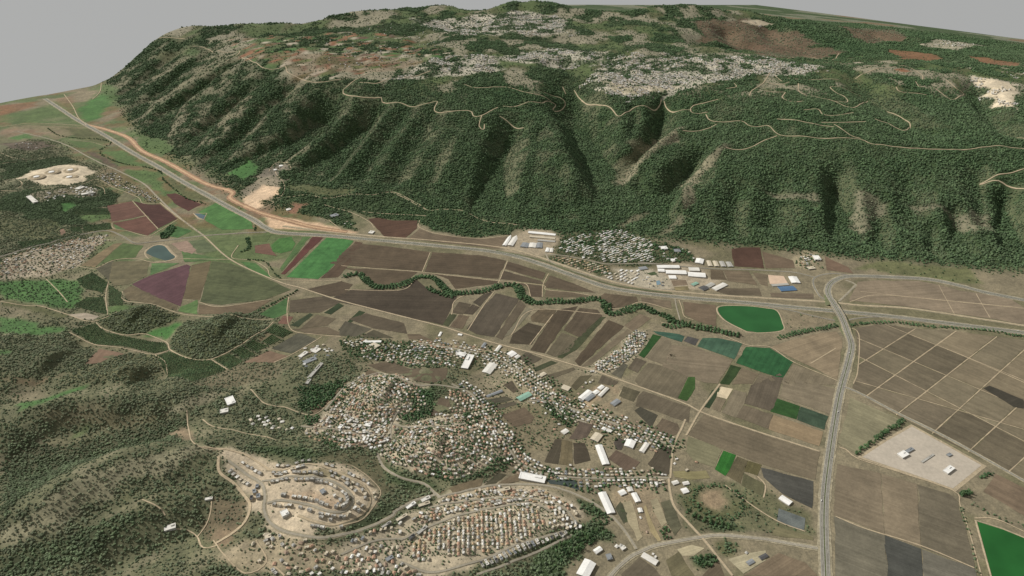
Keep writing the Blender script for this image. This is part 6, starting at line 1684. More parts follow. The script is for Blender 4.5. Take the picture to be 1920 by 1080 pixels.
    ('E', [(935, 305), (972, 240), (1005, 240), (965, 305)], 7, 'white', 'right white greenhouse of the pair under the mountain', 'gable'),
    ('E', [(1003, 312), (1022, 287), (1060, 287), (1048, 314)], 7, 'slate', 'blue-grey greenhouse, left of three in a row', 'gable'),
    ('E', [(1052, 314), (1062, 287), (1098, 287), (1092, 316)], 7, 'white', 'pale greenhouse, middle of three in a row', 'gable'),
    ('E', [(1096, 316), (1102, 285), (1132, 285), (1130, 318)], 7, 'slate', 'grey greenhouse, right of three in a row', 'gable'),
    ('E', [(1052, 222), (1200, 232), (1208, 246), (1056, 236)], 7, 'bright', 'long white greenhouse against the forest', 'gable'),
    ('E', [(1060, 246), (1200, 255), (1204, 266), (1062, 258)], 6, 'beige', 'long tan greenhouse below the white one', 'gable'),
    ('E', [(1070, 266), (1200, 274), (1204, 284), (1140, 280)], 6, 'grey', 'long grey shed below the tan greenhouse', 'gable'),
    ('E', [(1145, 338), (1155, 314), (1172, 316), (1165, 340)], 6, 'bright', 'left of two small white tanks-like sheds by the highway', 'gable'),
    ('E', [(1170, 340), (1176, 316), (1192, 318), (1190, 342)], 6, 'white', 'right of two small white sheds by the highway', 'gable'),
    ('F', [(595, 482), (638, 476), (660, 514), (615, 517)], 10, 'bright', 'white hall of the depot by the slip road', 'gable'),
    ('F', [(540, 537), (622, 530), (640, 556), (545, 560)], 7, 'blue', 'blue roofed shed of the depot', 'gable'),
    ('F', [(500, 522), (590, 514), (594, 526), (504, 533)], 6, 'grey', 'grey canopy above the blue roofed shed', 'gable'),
    ('F', [(730, 362), (760, 356), (776, 384), (746, 392)], 9, 'bright', 'white house in the walled garden compound', 'flat'),
    ('F', [(700, 425), (735, 418), (745, 435), (705, 440)], 7, 'beige', 'green-beige pavilion in the walled garden compound', 'flat'),
    ('I', [(1205, 397), (1240, 382), (1272, 402), (1235, 425)], 10, 'bright', 'white pump house in the fuel compound', 'flat'),
    ('I', [(1245, 380), (1285, 360), (1300, 372), (1262, 395)], 7, 'slate', 'grey annex behind the white pump house', 'flat'),
    ('I', [(1460, 492), (1498, 466), (1530, 480), (1490, 512)], 10, 'bright', 'white control building in the fuel compound', 'flat'),
    ('I', [(1340, 437), (1405, 395), (1415, 402), (1350, 446)], 4, 'grey', 'low grey rack in the middle of the fuel compound', 'flat'),
    ('I', [(1480, 400), (1500, 390), (1515, 402), (1495, 412)], 6, 'slate', 'small grey hut at the back of the fuel compound', 'flat'),
    ('I', [(537, 647), (560, 632), (614, 664), (598, 690)], 9, 'bright', 'white shed standing alone near the lower main road', 'gable'),
    ('Q', [(1395, 755), (1420, 735), (1450, 745), (1430, 770)], 8, 'white', 'white roadside building below the highway works', 'flat'),
    ('Q', [(650, 545), (690, 530), (700, 545), (665, 555)], 7, 'white', 'white quarry office beside the spoil heaps', 'flat'),
    ('Q', [(1050, 600), (1110, 580), (1130, 600), (1070, 620)], 9, 'slate', 'grey building inside the round depot', 'flat'),
    ('L', [(230, 720), (290, 710), (340, 770), (310, 780)], 10, 'white', 'white institution on the wooded hill', 'flat'),
    ('L', [(730, 690), (840, 680), (850, 695), (740, 705)], 10, 'white', 'long white block in the hill village', 'flat'),
    ('L', [(680, 640), (740, 625), (760, 640), (700, 655)], 9, 'white', 'white block at the top of the hill village', 'flat'),
]
for sh, pts, h, roof, lab, kind in SHEDS:
    quad_building('warehouse' if kind == 'gable' else 'block', 'shed' if kind == 'gable' else 'building', sh, pts, h, roof, lab, kind, 1 if roof in ('bright', 'white') else 2)


def round_tank(name, sheet, pt, r, h, label, ring=False):
    c = ground(sheet, [pt])[0]
    e = bpy.data.objects.new(name, None); COL.objects.link(e)
    e.location = (*c, float(hz(*c)) - 0.5); tag(e, label, 'tank', 'storage tanks' if ring else None)
    n = 20
    a = np.arange(n) / n * 2 * math.pi
    V = [(r * math.cos(t), r * math.sin(t), z) for z in (0, h) for t in a]
    me = poly_mesh('shell', V, [(i, (i + 1) % n, n + (i + 1) % n, n + i) for i in range(n)])
    link('shell', me, [WALLS[1]], e)
    V = [(1.02 * r * math.cos(t), 1.02 * r * math.sin(t), h - 0.3) for t in a] + [(0.5 * r * math.cos(t), .5 * r * math.sin(t), h + 0.12 * r) for t in a] + [(0, 0, h + 0.16 * r)]
    me = poly_mesh('roof', V, [(i, (i + 1) % n, n + (i + 1) % n, n + i) for i in range(n)] + [(n + i, n + (i + 1) % n, 2 * n) for i in range(n)])
    link('roof', me, [ROOFS['bright']], e)
    if ring:
        V = [(q * r * math.cos(t), q * r * math.sin(t), z) for q, z in ((1.25, 0.8), (1.9, 7.0), (2.3, 7.0), (3.0, 0.2)) for t in a]
        me = poly_mesh('earth_ring', V, [(k * n + i, k * n + (i + 1) % n, (k + 1) * n + (i + 1) % n, (k + 1) * n + i) for k in range(3) for i in range(n)])
        link('earth_ring', me, [M_BANK], e)
    occ_poly(c + np.array([(r * 1.5 * math.cos(t), r * 1.5 * math.sin(t)) for t in a]), 8)


round_tank('storage_tank', 'Q', (612, 158), 20, 14, 'white round tank, the upper of two on the mountain foot')
round_tank('storage_tank', 'Q', (560, 192), 17, 13, 'white round tank, the lower of two on the mountain foot')
for p, w in (((465, 495), 'upper left'), ((635, 476), 'upper right'), ((330, 538), 'lower left, half buried'), ((625, 540), 'lower right')):
    round_tank('storage_tank', 'L', p, 24, 8, f'white round tank in an earth ring on the pale site, {w}', True)

# ---------------- houses: gathered first, then the 300 that show largest become things, the rest one mass per town
HOUSES = []          # x, y, w, d, h, rot, kind, roof, wall, town
PAL = {'mixed': ['beige', 'beige', 'white', 'terracotta', 'grey', 'terracotta', 'grey', 'brown', 'brown', 'beige', 'bright'], 'white': ['white', 'bright', 'beige', 'white', 'grey', 'bright', 'beige'],
       'tile': ['terracotta', 'beige', 'orange', 'white', 'terracotta', 'beige', 'grey', 'white', 'brown'], 'orange': ['orange', 'beige', 'orange', 'brown'], 'estate': ['grey', 'grey', 'beige', 'white', 'grey'],
       'farm': ['white', 'beige', 'terracotta', 'grey', 'bright', 'beige', 'white', 'slate', 'brown'], 'greyrow': ['slate', 'grey', 'grey', 'dark', 'white'], 'far': ['white', 'bright', 'grey', 'white', 'bright', 'beige', 'bright', 'white']}


def add_house(x, y, size, h, rot, pal, town, kind=None, flatp=0.5, asp=1.0):
    if occ_at(x, y) & 15:
        return False
    w = size * asp * random.uniform(0.85, 1.35); d = size * random.uniform(0.65, 0.95)
    roof = random.choice(PAL[pal])
    k = kind or ('hip' if roof in ('terracotta', 'orange', 'brown') or random.random() > flatp else 'flat')
    HOUSES.append((x, y, w, d, h * random.uniform(0.8, 1.25), rot, k, roof, random.choice([0, 0, 1, 1, 2, 3]), town))
    ca, sa = math.cos(rot), math.sin(rot)
    occ_poly(np.array([(x + ca * u * w - sa * v * d, y + sa * u * w + ca * v * d) for u, v in ((-.55, -.55), (.55, -.55), (.55, .55), (-.55, .55))]), 8)
    return True


def contour_angle(x, y):
    e = 25.0
    gx_, gy_ = float(hgrid(x + e, y) - hgrid(x - e, y)), float(hgrid(x, y + e) - hgrid(x, y - e))
    return math.atan2(gx_, -gy_)


def fill(sheet, pts, sp, size, h, pal, town, keep=0.85, rot=None, rows=None, flatp=0.5, kind=None, jit=0.22, asp=1.0):
    P = ground(sheet, pts)
    c = P.mean(0)
    a = rows if rows is not None else (rot if rot is not None else 0.35)
    n = int(np.linalg.norm(P - c, axis=1).max() / sp) + 2
    ca, sa = math.cos(a), math.sin(a)
    jj, ii = np.meshgrid(np.arange(-n, n + 1), np.arange(-n, n + 1), indexing='ij')
    u = (ii + (0.5 * (jj % 2) if rows is None else 0)) * sp + RNG.normal(0, jit, ii.shape) * sp * 0.6
    v = jj * sp * (1.0 if rows is None else 1.25) + RNG.normal(0, jit, ii.shape) * sp * (0.6 if rows is None else 0.25)
    x, y = (c[0] + ca * u - sa * v).ravel(), (c[1] + sa * u + ca * v).ravel()
    far = c[1] > 6500
    nn = fbm(x, y, 170 if far else 70, 2, 207)
    g = (230 if far else 16) * (nn - 0.5) * 2
    g2 = (200 if far else 16) * (fbm(x, y, 240 if far else 60, 2, 217) - 0.5) * 2
    ok = (RNG.random(x.shape) < keep * np.clip((nn - (0.3 if far else 0.2)) * 5, 0, 1) * (1 - 0.9 * sstep(0.48, 0.58, fbm(x, y, 130, 3, 305)) * far)) & inside(P, x + g, y + g2)
    for xx, yy in zip(x[ok], y[ok]):
        r = rot if rot is not None else (rows if rows is not None else contour_angle(xx, yy))
        add_house(xx, yy, size, h, r + random.gauss(0, 0.1), pal, town, kind, flatp, asp)


def rings(sheet, pts, rowgap, sp, size, h, pal, town, keep=0.85, flatp=0.5, inner=0.08):
    """terraces of houses stepping round a hill"""
    P = closed_smooth(ground(sheet, pts), 25)
    c = P.mean(0)
    R = np.linalg.norm(P - c, axis=1).mean()
    k = 1.0
    j = 0
    while k > inner:
        Q = c + (P - c) * k * (1 + 0.04 * np.sin(np.arange(len(P)) * 0.35 + j))[:, None]
        along(np.vstack([Q, Q[:1]]), (0,), sp, size, h, pal, town, keep, flatp)
        k -= (rowgap * (1.0 if j % 2 else 1.45)) / R
        j += 1


def along(P, offs, sp, size, h, pal, town, keep=0.9, flatp=0.6, kind=None, turn=0.0):
    T = np.gradient(P, axis=0); T /= np.linalg.norm(T, axis=1)[:, None]
    s = np.concatenate([[0], np.cumsum(np.linalg.norm(np.diff(P, axis=0), axis=1))])
    for off in offs:
        for q in np.arange(sp / 2, s[-1], sp):
            if random.random() > keep: continue
            k = min(np.searchsorted(s, q + random.uniform(-.15, .15) * sp), len(P) - 1)
            x, y = P[k] + np.array([T[k, 1], -T[k, 0]]) * (off + random.gauss(0, 1.5))
            add_house(x, y, size, h, math.atan2(T[k, 1], T[k, 0]) + turn, pal, town, kind, flatp)


ESTATE = 'hilltop estate'
inner = path(('N', [(640, 400), (900, 372), (1150, 395), (1330, 475), (1420, 570), (1400, 660), (1300, 710), (1150, 690), (1000, 640), (850, 610), (700, 600)]))
outer = path(('N', [(640, 305), (800, 300), (1000, 252), (1200, 300), (1400, 390), (1530, 462), (1585, 580), (1550, 685), (1450, 760), (1250, 828), (1060, 800)]))
along(inner, (22, -22), 24, 15, 11, 'estate', ESTATE, 0.92, 1.0, 'flat')
along(outer, (20,), 26, 14, 10, 'estate', ESTATE, 0.6, 1.0, 'flat')
along(outer, (-20,), 26, 14, 10, 'estate', ESTATE, 0.75, 1.0, 'flat')
along(path(('N', [(230, 300), (330, 380), (430, 450)])), (0,), 24, 15, 9, 'estate', ESTATE, 1, 1, 'flat', turn=1.57)
along(path(('N', [(340, 220), (430, 280), (540, 350)])), (0, 18), 22, 14, 9, 'estate', ESTATE, 0.9, 1, 'flat')
fill('N', [(440, 470), (540, 470), (550, 590), (460, 590)], 26, 17, 12, 'greyrow', ESTATE, 1, kind='flat')
fill('N', [(900, 690), (1080, 700), (1180, 770), (1040, 790), (920, 760)], 24, 12, 8, 'estate', ESTATE, 0.6, kind='flat')
fill('N', [(1200, 560), (1400, 560), (1360, 640), (1250, 660)], 24, 13, 10, 'greyrow', ESTATE, 0.9, kind='flat')
K1 = 'first knoll'
rings('K', [(640, 390), (760, 385), (900, 410), (1050, 490), (1140, 600), (1110, 700), (900, 770), (840, 900), (700, 1030), (420, 1050), (170, 970), (90, 900), (200, 820), (270, 740), (420, 520)], 17, 17, 12, 7.5, 'tile', K1, 0.72, 0.6)
K2 = 'second knoll'
rings('H', [(225, 400), (300, 300), (360, 240), (650, 190), (800, 265), (855, 400), (800, 470), (650, 525), (450, 490), (280, 450)], 17, 17, 12, 7.5, 'mixed', K2, 0.72, 0.55)
fill('H', [(0, 200), (100, 200), (300, 260), (210, 380), (100, 350), (0, 370)], 18, 13, 9, 'white', K2, 0.85, flatp=0.9)
fill('H', [(600, 40), (760, 60), (900, 280), (980, 400), (880, 420), (800, 260), (660, 180), (520, 210)], 21, 12, 7, 'mixed', K2, 0.75)
TT = 'terraced town'
fill('H', [(540, 650), (900, 585), (1150, 605), (1300, 690), (1180, 720), (1060, 680), (880, 690), (640, 740), (480, 800), (400, 800), (500, 700)], 18, 12, 8, 'tile', TT, 0.9, flatp=0.5)
a_row = ground('R', [(1060, 640), (1060, 900)]); ang = math.atan2(*(a_row[1] - a_row[0])[::-1])
fill('H', [(480, 820), (700, 750), (900, 710), (1060, 690), (1160, 740), (1150, 800), (1000, 880), (820, 950), (600, 1000), (440, 1000), (360, 900)], 15.5, 11, 7.5, 'tile', TT, 0.95, rows=ang, flatp=0.35, jit=0.1)
fill('H', [(1080, 640), (1250, 660), (1350, 710), (1330, 800), (1230, 840), (1150, 780), (1180, 720)], 20, 13, 9, 'white', TT, 0.8, flatp=0.8)
rowp = path(('H', [(770, 1035), (900, 985), (1060, 920), (1260, 840)]))
along(rowp, (-13, 0), 13, 12, 10, 'greyrow', 'dark terraced row', 1, 1, 'flat', turn=1.57)
along(path(('H', [(740, 1010), (900, 950), (1060, 890), (1230, 825)])), (0,), 12, 11, 8, 'tile', TT, 1, 0.6)
fill('H', [(0, 960), (200, 900), (350, 920), (340, 1000), (500, 1079), (0, 1079)], 21, 13, 8, 'mixed', TT, 0.75)
fill('H', [(0, 870), (150, 830), (300, 780), (480, 720), (420, 800), (300, 850), (100, 900)], 22, 13, 9, 'farm', TT, 0.7, flatp=0.9)
LLE = 'lower left estate'
fill('G', [(1400, 880), (1560, 850), (1700, 890), (1919, 900), (1919, 1079), (1560, 1079), (1440, 980)], 25, 13, 8, 'mixed', LLE, 0.55)
fill('G', [(1480, 830), (1600, 840), (1560, 900), (1480, 900)], 26, 15, 9, 'estate', LLE, 0.7)
HV = 'hillside village'
fill('K', [(400, 90), (900, 90), (1300, 130), (1560, 210), (1420, 330), (1100, 320), (900, 290), (700, 270), (560, 240), (500, 160)], 21, 12, 7, 'farm', HV, 0.65)
fill('K', [(0, 180), (250, 110), (330, 200), (160, 300), (0, 360)], 28, 14, 7, 'farm', HV, 0.4)
fill('G', [(1380, 220), (1450, 180), (1640, 190), (1680, 250), (1500, 270)], 26, 15, 8, 'white', HV, 0.6)
FV = 'farming village'
MS = path(('E', [(420, 850), (640, 882), (780, 912), (880, 945), (960, 985), (1080, 1072)]), ('H', [(1190, 88), (1300, 140), (1500, 212), (1680, 282), (1870, 352)]))
along(MS, (17, -17), 17, 11, 7, 'farm', FV, 0.85); along(MS, (35, -35), 18, 11, 7, 'farm', FV, 0.75); along(MS, (54, -54), 20, 11, 6, 'farm', FV, 0.6); along(MS, (75, -75), 22, 11, 6, 'farm', FV, 0.4)
S2 = path(('H', [(620, 0), (735, 60), (830, 180), (900, 280), (960, 390), (1010, 450), (1130, 502), (1220, 520), (1380, 530), (1700, 526), (1850, 530)]))
along(S2, (17, -17), 17, 11, 7, 'farm', FV, 0.85); along(S2, (35, -35), 18, 11, 7, 'farm', FV, 0.7); along(S2, (-54, 54), 20, 11, 6, 'farm', FV, 0.5)
along(path(('M', [(430, 640), (560, 625), (640, 660), (740, 760), (830, 790), (960, 830)])), (16, -16), 20, 11, 6, 'farm', FV, 0.7)
fill('M', [(960, 370), (1290, 130), (1390, 0), (1520, 10), (1420, 190), (1180, 370), (1000, 390)], 17, 11, 7, 'farm', 'village spur', 0.95)
fill('M', [(850, 560), (1010, 420), (1050, 430), (900, 600)], 22, 12, 6, 'farm', FV, 0.6)
fill('M', [(530, 680), (640, 780), (760, 860), (700, 900), (520, 800)], 24, 12, 6, 'farm', FV, 0.5)
fill('M', [(0, 860), (120, 880), (300, 900), (300, 1079), (60, 1079)], 22, 12, 7, 'farm', FV, 0.6)
fill('S', [(0, 90), (260, 70), (280, 180), (0, 170)], 24, 13, 7, 'farm', FV, 0.6)
fill('S', [(620, 140), (900, 150), (950, 290), (780, 290), (640, 240)], 23, 12, 7, 'farm', FV, 0.6)
fill('S', [(1040, 20), (1300, 30), (1350, 130), (1200, 150), (1060, 120)], 26, 12, 6, 'farm', FV, 0.4)
fill('S', [(380, 830), (640, 800), (600, 900), (480, 980), (420, 920)], 24, 13, 7, 'white', 'bottom road yards', 0.5)
fill('S', [(0, 640), (240, 600), (220, 700), (0, 740)], 20, 13, 9, 'white', TT, 0.6)
fill('S', [(1680, 860), (1919, 840), (1919, 900), (1740, 960)], 22, 13, 6, 'greyrow', 'bottom road yards', 0.5)
fill('S', [(620, 420), (700, 400), (960, 420), (1040, 640), (900, 700), (760, 720)], 34, 10, 5, 'farm', 'bottom road yards', 0.4)
fill('S', [(780, 890), (940, 860), (1080, 920), (1000, 1000)], 26, 10, 5, 'white', 'bottom road yards', 0.5)
fill('S', [(1120, 820), (1340, 800), (1330, 870), (1150, 890)], 24, 10, 5, 'farm', 'bottom road yards', 0.5)
UM = 'village under the mountain'
fill('Y', [(240, 330), (260, 250), (430, 200), (560, 160), (780, 150), (1060, 250), (1100, 330), (1080, 440), (700, 440), (480, 410)], 23, 12, 6, 'white', UM, 0.8, rot=0.55, flatp=0.4, asp=1.7)
fill('Y', [(1090, 300), (1400, 330), (1460, 440), (1100, 440)], 40, 14, 6.5, 'white', UM, 0.4, rot=0.3)
fill('Y', [(160, 385), (480, 430), (650, 470), (690, 540), (560, 540), (320, 480), (180, 420)], 22, 15, 6, 'orange', 'tan roofed rows', 0.9, rows=0.5, flatp=0.1)
fill('Y', [(640, 540), (780, 510), (960, 500), (960, 560), (900, 640), (780, 610), (650, 580)], 22, 15, 6, 'white', UM, 0.85, rows=0.75, flatp=0.4, asp=1.5)
fill('Y', [(960, 560), (1050, 580), (1220, 600), (1240, 670), (1000, 650)], 30, 13, 6, 'greyrow', UM, 0.5, rot=0.2)
KB = 'left hill village'
fill('D', [(0, 380), (400, 265), (600, 245), (615, 270), (440, 415), (270, 465), (0, 475)], 25, 12, 7, 'tile', KB, 0.75, flatp=0.6)
fill('L', [(850, 530), (1040, 500), (1430, 740), (1380, 770), (1260, 710), (1040, 620)], 30, 14, 7, 'farm', 'upper left hamlet', 0.6)
fill('L', [(380, 690), (500, 660), (800, 620), (900, 650), (860, 710), (600, 720), (450, 760)], 28, 15, 8, 'white', 'wooded hill hamlet', 0.6)
fill('L', [(180, 260), (420, 210), (480, 250), (350, 330), (200, 340)], 30, 13, 6, 'farm', 'upper left hamlet', 0.4)
fill('Q', [(1180, 640), (1280, 650), (1260, 690), (1160, 680)], 30, 13, 6, 'white', UM, 0.5)
fill('F', [(650, 370), (720, 350), (730, 410), (680, 430)], 26, 13, 7, 'farm', UM, 0.6)
HT = 'hill town on the plateau rim'
HB = 8.5
for pts, k, pal, sp in (([(730, 148), (800, 120), (850, 108), (920, 106), (940, 128), (870, 135), (830, 130), (750, 148)], 0.85, 'far', 27), ([(925, 114), (1030, 93), (1140, 99), (1110, 120), (985, 114)], 0.85, 'far', 27),
                        ([(1100, 165), (1135, 118), (1280, 105), (1400, 112), (1490, 116), (1565, 130), (1490, 136), (1390, 142), (1320, 155), (1200, 181), (1150, 176)], 0.78, 'far', 29),
                        ([(1120, 120), (1150, 105), (1280, 100), (1260, 120), (1180, 135)], 0.6, 'white', 30)):
    fill('P', pts, sp, 16, HB, pal, HT, k, flatp=0.95)
fill('P', [(1150, 172), (1180, 150), (1250, 150), (1285, 160), (1200, 180)], 26, 17, 9, 'white', HT, 0.8, flatp=1)
FT = 'far town below the skyline'
fill('P', [(770, 38), (900, 34), (970, 26), (1050, 32), (1065, 55), (1010, 66), (870, 65), (820, 58)], 30, 17, 8.5, 'far', FT, 0.85, flatp=0.95)
fill('P', [(640, 48), (790, 44), (830, 62), (860, 80), (790, 100), (680, 110), (610, 95)], 55, 14, 8, 'far', FT, 0.22, flatp=0.9)
fill('P', [(620, 110), (720, 100), (840, 102), (760, 130), (650, 145)], 48, 14, 8, 'far', HT, 0.25, flatp=0.9)
fill('P', [(1060, 60), (1100, 55), (1105, 70), (1075, 72)], 34, 15, 9, 'far', FT, 0.6, flatp=0.9)
PT = 'pale town at the right border'
fill('P', [(1830, 148), (1900, 162), (1903, 200), (1870, 198), (1845, 172)], 27, 16, 11, 'white', PT, 0.75, flatp=0.95)
fill('P', [(1870, 132), (1919, 135), (1919, 150), (1880, 146)], 30, 15, 9, 'white', PT, 0.6, flatp=0.95)
fill('P', [(1385, 39), (1425, 38), (1445, 45), (1410, 47)], 40, 20, 9, 'white', FT, 0.6, flatp=1)
fill('P', [(1740, 82), (1790, 79), (1850, 88), (1800, 92)], 40, 16, 9, 'white', PT, 0.5, flatp=1)

cam_p = np.array([0, 0, CAM_H])
def pixsize(h):
    x, y = h[0], h[1]
    z = CAM_H - 40
    d = math.sqrt(x * x + y * y + z * z)
    u = 960 + FPX * x / (y * math.cos(PITCH) + z * math.sin(PITCH)); v_ = 540 - FPX * ((y * math.sin(PITCH) - z * math.cos(PITCH))) / (y * math.cos(PITCH) + z * math.sin(PITCH))
    if u < 15 or u > 1905 or v_ > 1070: return 0
    return (h[2] * h[3]) ** 0.5 / d
order = sorted(range(len(HOUSES)), key=lambda i: -pixsize(HOUSES[i]))
single = set(order[:300])
NICE = {'terracotta': 'terracotta tiled', 'orange': 'tan tiled', 'white': 'white roofed', 'beige': 'beige roofed', 'grey': 'grey roofed', 'dark': 'dark roofed', 'bright': 'bright white roofed', 'mint': 'mint roofed', 'slate': 'slate grey roofed', 'brown': 'brown tiled', 'teal': 'teal roofed', 'blue': 'blue roofed'}
WHERE = {ESTATE: 'in the hilltop loop estate', K1: 'on the first knoll', K2: 'on the second knoll', TT: 'in the terraced town under the bypass', 'dark terraced row': 'in the dark row beside the pine wood', LLE: 'in the lower left estate',
         HV: 'in the wooded hillside village', FV: 'along the farming village streets', 'village spur': 'on the village spur towards the river', 'bottom road yards': 'in the yards by the bottom road'}
MASS = {}
LABELS = {}


def ordinal(n):
    small = 'first second third fourth fifth sixth seventh eighth ninth tenth eleventh twelfth'.split()
    if n <= 12: return small[n - 1]
    return f"{n}{'th' if 10 <= n % 100 <= 20 else {1: 'st', 2: 'nd', 3: 'rd'}.get(n % 10, 'th')}"


def across(x, y):
    return x / (y * math.cos(PITCH) + (CAM_H - 40) * math.sin(PITCH))


def unique_labels(items):
    """items: (key, base label, x, y): look-alikes are told apart by their order from left to right"""
    by = {}
    for k, lab, x, y in items:
        by.setdefault(lab, []).append((across(x, y), k))
    out = {}
    for lab, l_ in by.items():
        l_.sort()
        for n, (_, k) in enumerate(l_):
            out[k] = lab if len(l_) == 1 else f'{lab}, {ordinal(n + 1)} from left'
    return out


items = []
for i, hh in enumerate(HOUSES):
    x, y, w, d, h, rot, kind, roof, wall, town = hh
    if i in single:
        big_ = 'large ' if w * d > 190 else ('small ' if w * d < 105 else '')
        items.append((i, f"{big_}{NICE[roof]} {'hipped' if kind == 'hip' else 'flat'} house {WHERE.get(town, 'in the ' + town)}", x, y))
LABELS = unique_labels(items)
for i, hh in enumerate(HOUSES):
    x, y, w, d, h, rot, kind, roof, wall, town = hh
    if i in single:
        building('house', 'house', x, y, w, d, h, rot, kind, roof, wall, LABELS[i], 'houses of the ' + town)
    else:
        MASS.setdefault(town, []).append(hh)
for town, lst in MASS.items():
    VV, FF, MI = [], [], []
    base = 0
    mats = WALLS + [ROOFS[k] for k in RK]
    hx = np.array([q[0] for q in lst]); hy = np.array([q[1] for q in lst])
    hzz = np.minimum.reduce([hz(hx + dx, hy + dy) for dx in (-6, 6) for dy in (-6, 6)])
    htop = hz(hx, hy)
    for q, z, zt in zip(lst, hzz, htop):
        x, y, w, d, h, rot, kind, roof, wall, _t = q
        wv, wf, rv, rf = UNITS[kind]
        v = np.array(wv + rv) * (w, d, h + (zt - z) + 1)
        ca, sa = math.cos(rot), math.sin(rot)
        VV.append(np.stack([x + ca * v[:, 0] - sa * v[:, 1], y + sa * v[:, 0] + ca * v[:, 1], z - 1 + v[:, 2]], 1))
        FF += [tuple(base + k for k in dict.fromkeys(f)) for f in wf] + [tuple(base + len(wv) + k for k in dict.fromkeys(f)) for f in rf]
        MI += [wall] * len(wf) + [4 + RK.index(roof)] * len(rf)
        base += len(v)
    me = bpy.data.meshes.new('town_houses')
    me.from_pydata(np.vstack(VV).tolist(), [], FF)
    for m in mats: me.materials.append(m)
    me.polygons.foreach_set('material_index', np.array(MI, np.int32))
    o = link('town_houses', me)
    tag(o, f'crowded small houses of the {town}', kind='stuff')
# ------------------------------------------------------------------ trees
def leaf_material(name, dark, light, dry, attr_type='INSTANCER'):
    m = bpy.data.materials.new(name); m.use_nodes = True
    t = m.node_tree; b = t.nodes['Principled BSDF']
    b.inputs['Roughness'].default_value = 0.9; b.inputs['Specular IOR Level'].default_value = 0.1
    a = t.nodes.new('ShaderNodeAttribute'); a.attribute_type = attr_type; a.attribute_name = 'tint'
    oi = t.nodes.new('ShaderNodeObjectInfo')
    r = t.nodes.new('ShaderNodeMixRGB'); r.inputs[1].default_value = (*lin(*dark), 1); r.inputs[2].default_value = (*lin(*light), 1)
    t.links.new(oi.outputs['Random'], r.inputs[0])
    r2 = t.nodes.new('ShaderNodeMixRGB'); r2.inputs[2].default_value = (*lin(*dry), 1)
    t.links.new(a.outputs['Fac'], r2.inputs[0]); t.links.new(r.outputs[0], r2.inputs[1])
    g = t.nodes.new('ShaderNodeNewGeometry')
    n = t.nodes.new('ShaderNodeTexNoise'); n.inputs['Scale'].default_value = 0.5; n.inputs['Detail'].default_value = 2
    t.links.new(g.outputs['Position'], n.inputs['Vector'])
    mr = t.nodes.new('ShaderNodeMapRange'); mr.inputs[1].default_value = .3; mr.inputs[2].default_value = .7; mr.inputs[3].default_value = .72; mr.inputs[4].default_value = 1.28
    t.links.new(n.outputs['Fac'], mr.inputs[0])
    mu = t.nodes.new('ShaderNodeMixRGB'); mu.blend_type = 'MULTIPLY'; mu.inputs[0].default_value = 1
    t.links.new(r2.outputs[0], mu.inputs[1]); t.links.new(mr.outputs[0], mu.inputs[2])
    n2 = t.nodes.new('ShaderNodeTexNoise'); n2.inputs['Scale'].default_value = 0.011; n2.inputs['Detail'].default_value = 4; n2.inputs['Roughness'].default_value = 0.7
    t.links.new(g.outputs['Position'], n2.inputs['Vector'])
    mr2 = t.nodes.new('ShaderNodeMapRange'); mr2.inputs[1].default_value = .32; mr2.inputs[2].default_value = .68; mr2.inputs[3].default_value = .7; mr2.inputs[4].default_value = 1.4
    t.links.new(n2.outputs['Fac'], mr2.inputs[0])
    mu2 = t.nodes.new('ShaderNodeMixRGB'); mu2.blend_type = 'MULTIPLY'; mu2.inputs[0].default_value = 1
    t.links.new(mu.outputs[0], mu2.inputs[1]); t.links.new(mr2.outputs[0], mu2.inputs[2])
    t.links.new(mu2.outputs[0], b.inputs['Base Color'])
    return m


M_LEAF = leaf_material('canopy', (51, 77, 50), (91, 118, 78), (132, 132, 108))
M_LEAF2 = leaf_material('tree_leaves', (58, 82, 54), (88, 116, 72), (116, 116, 88), 'OBJECT')
M_BARK = bmat('bark', (92, 78, 62))


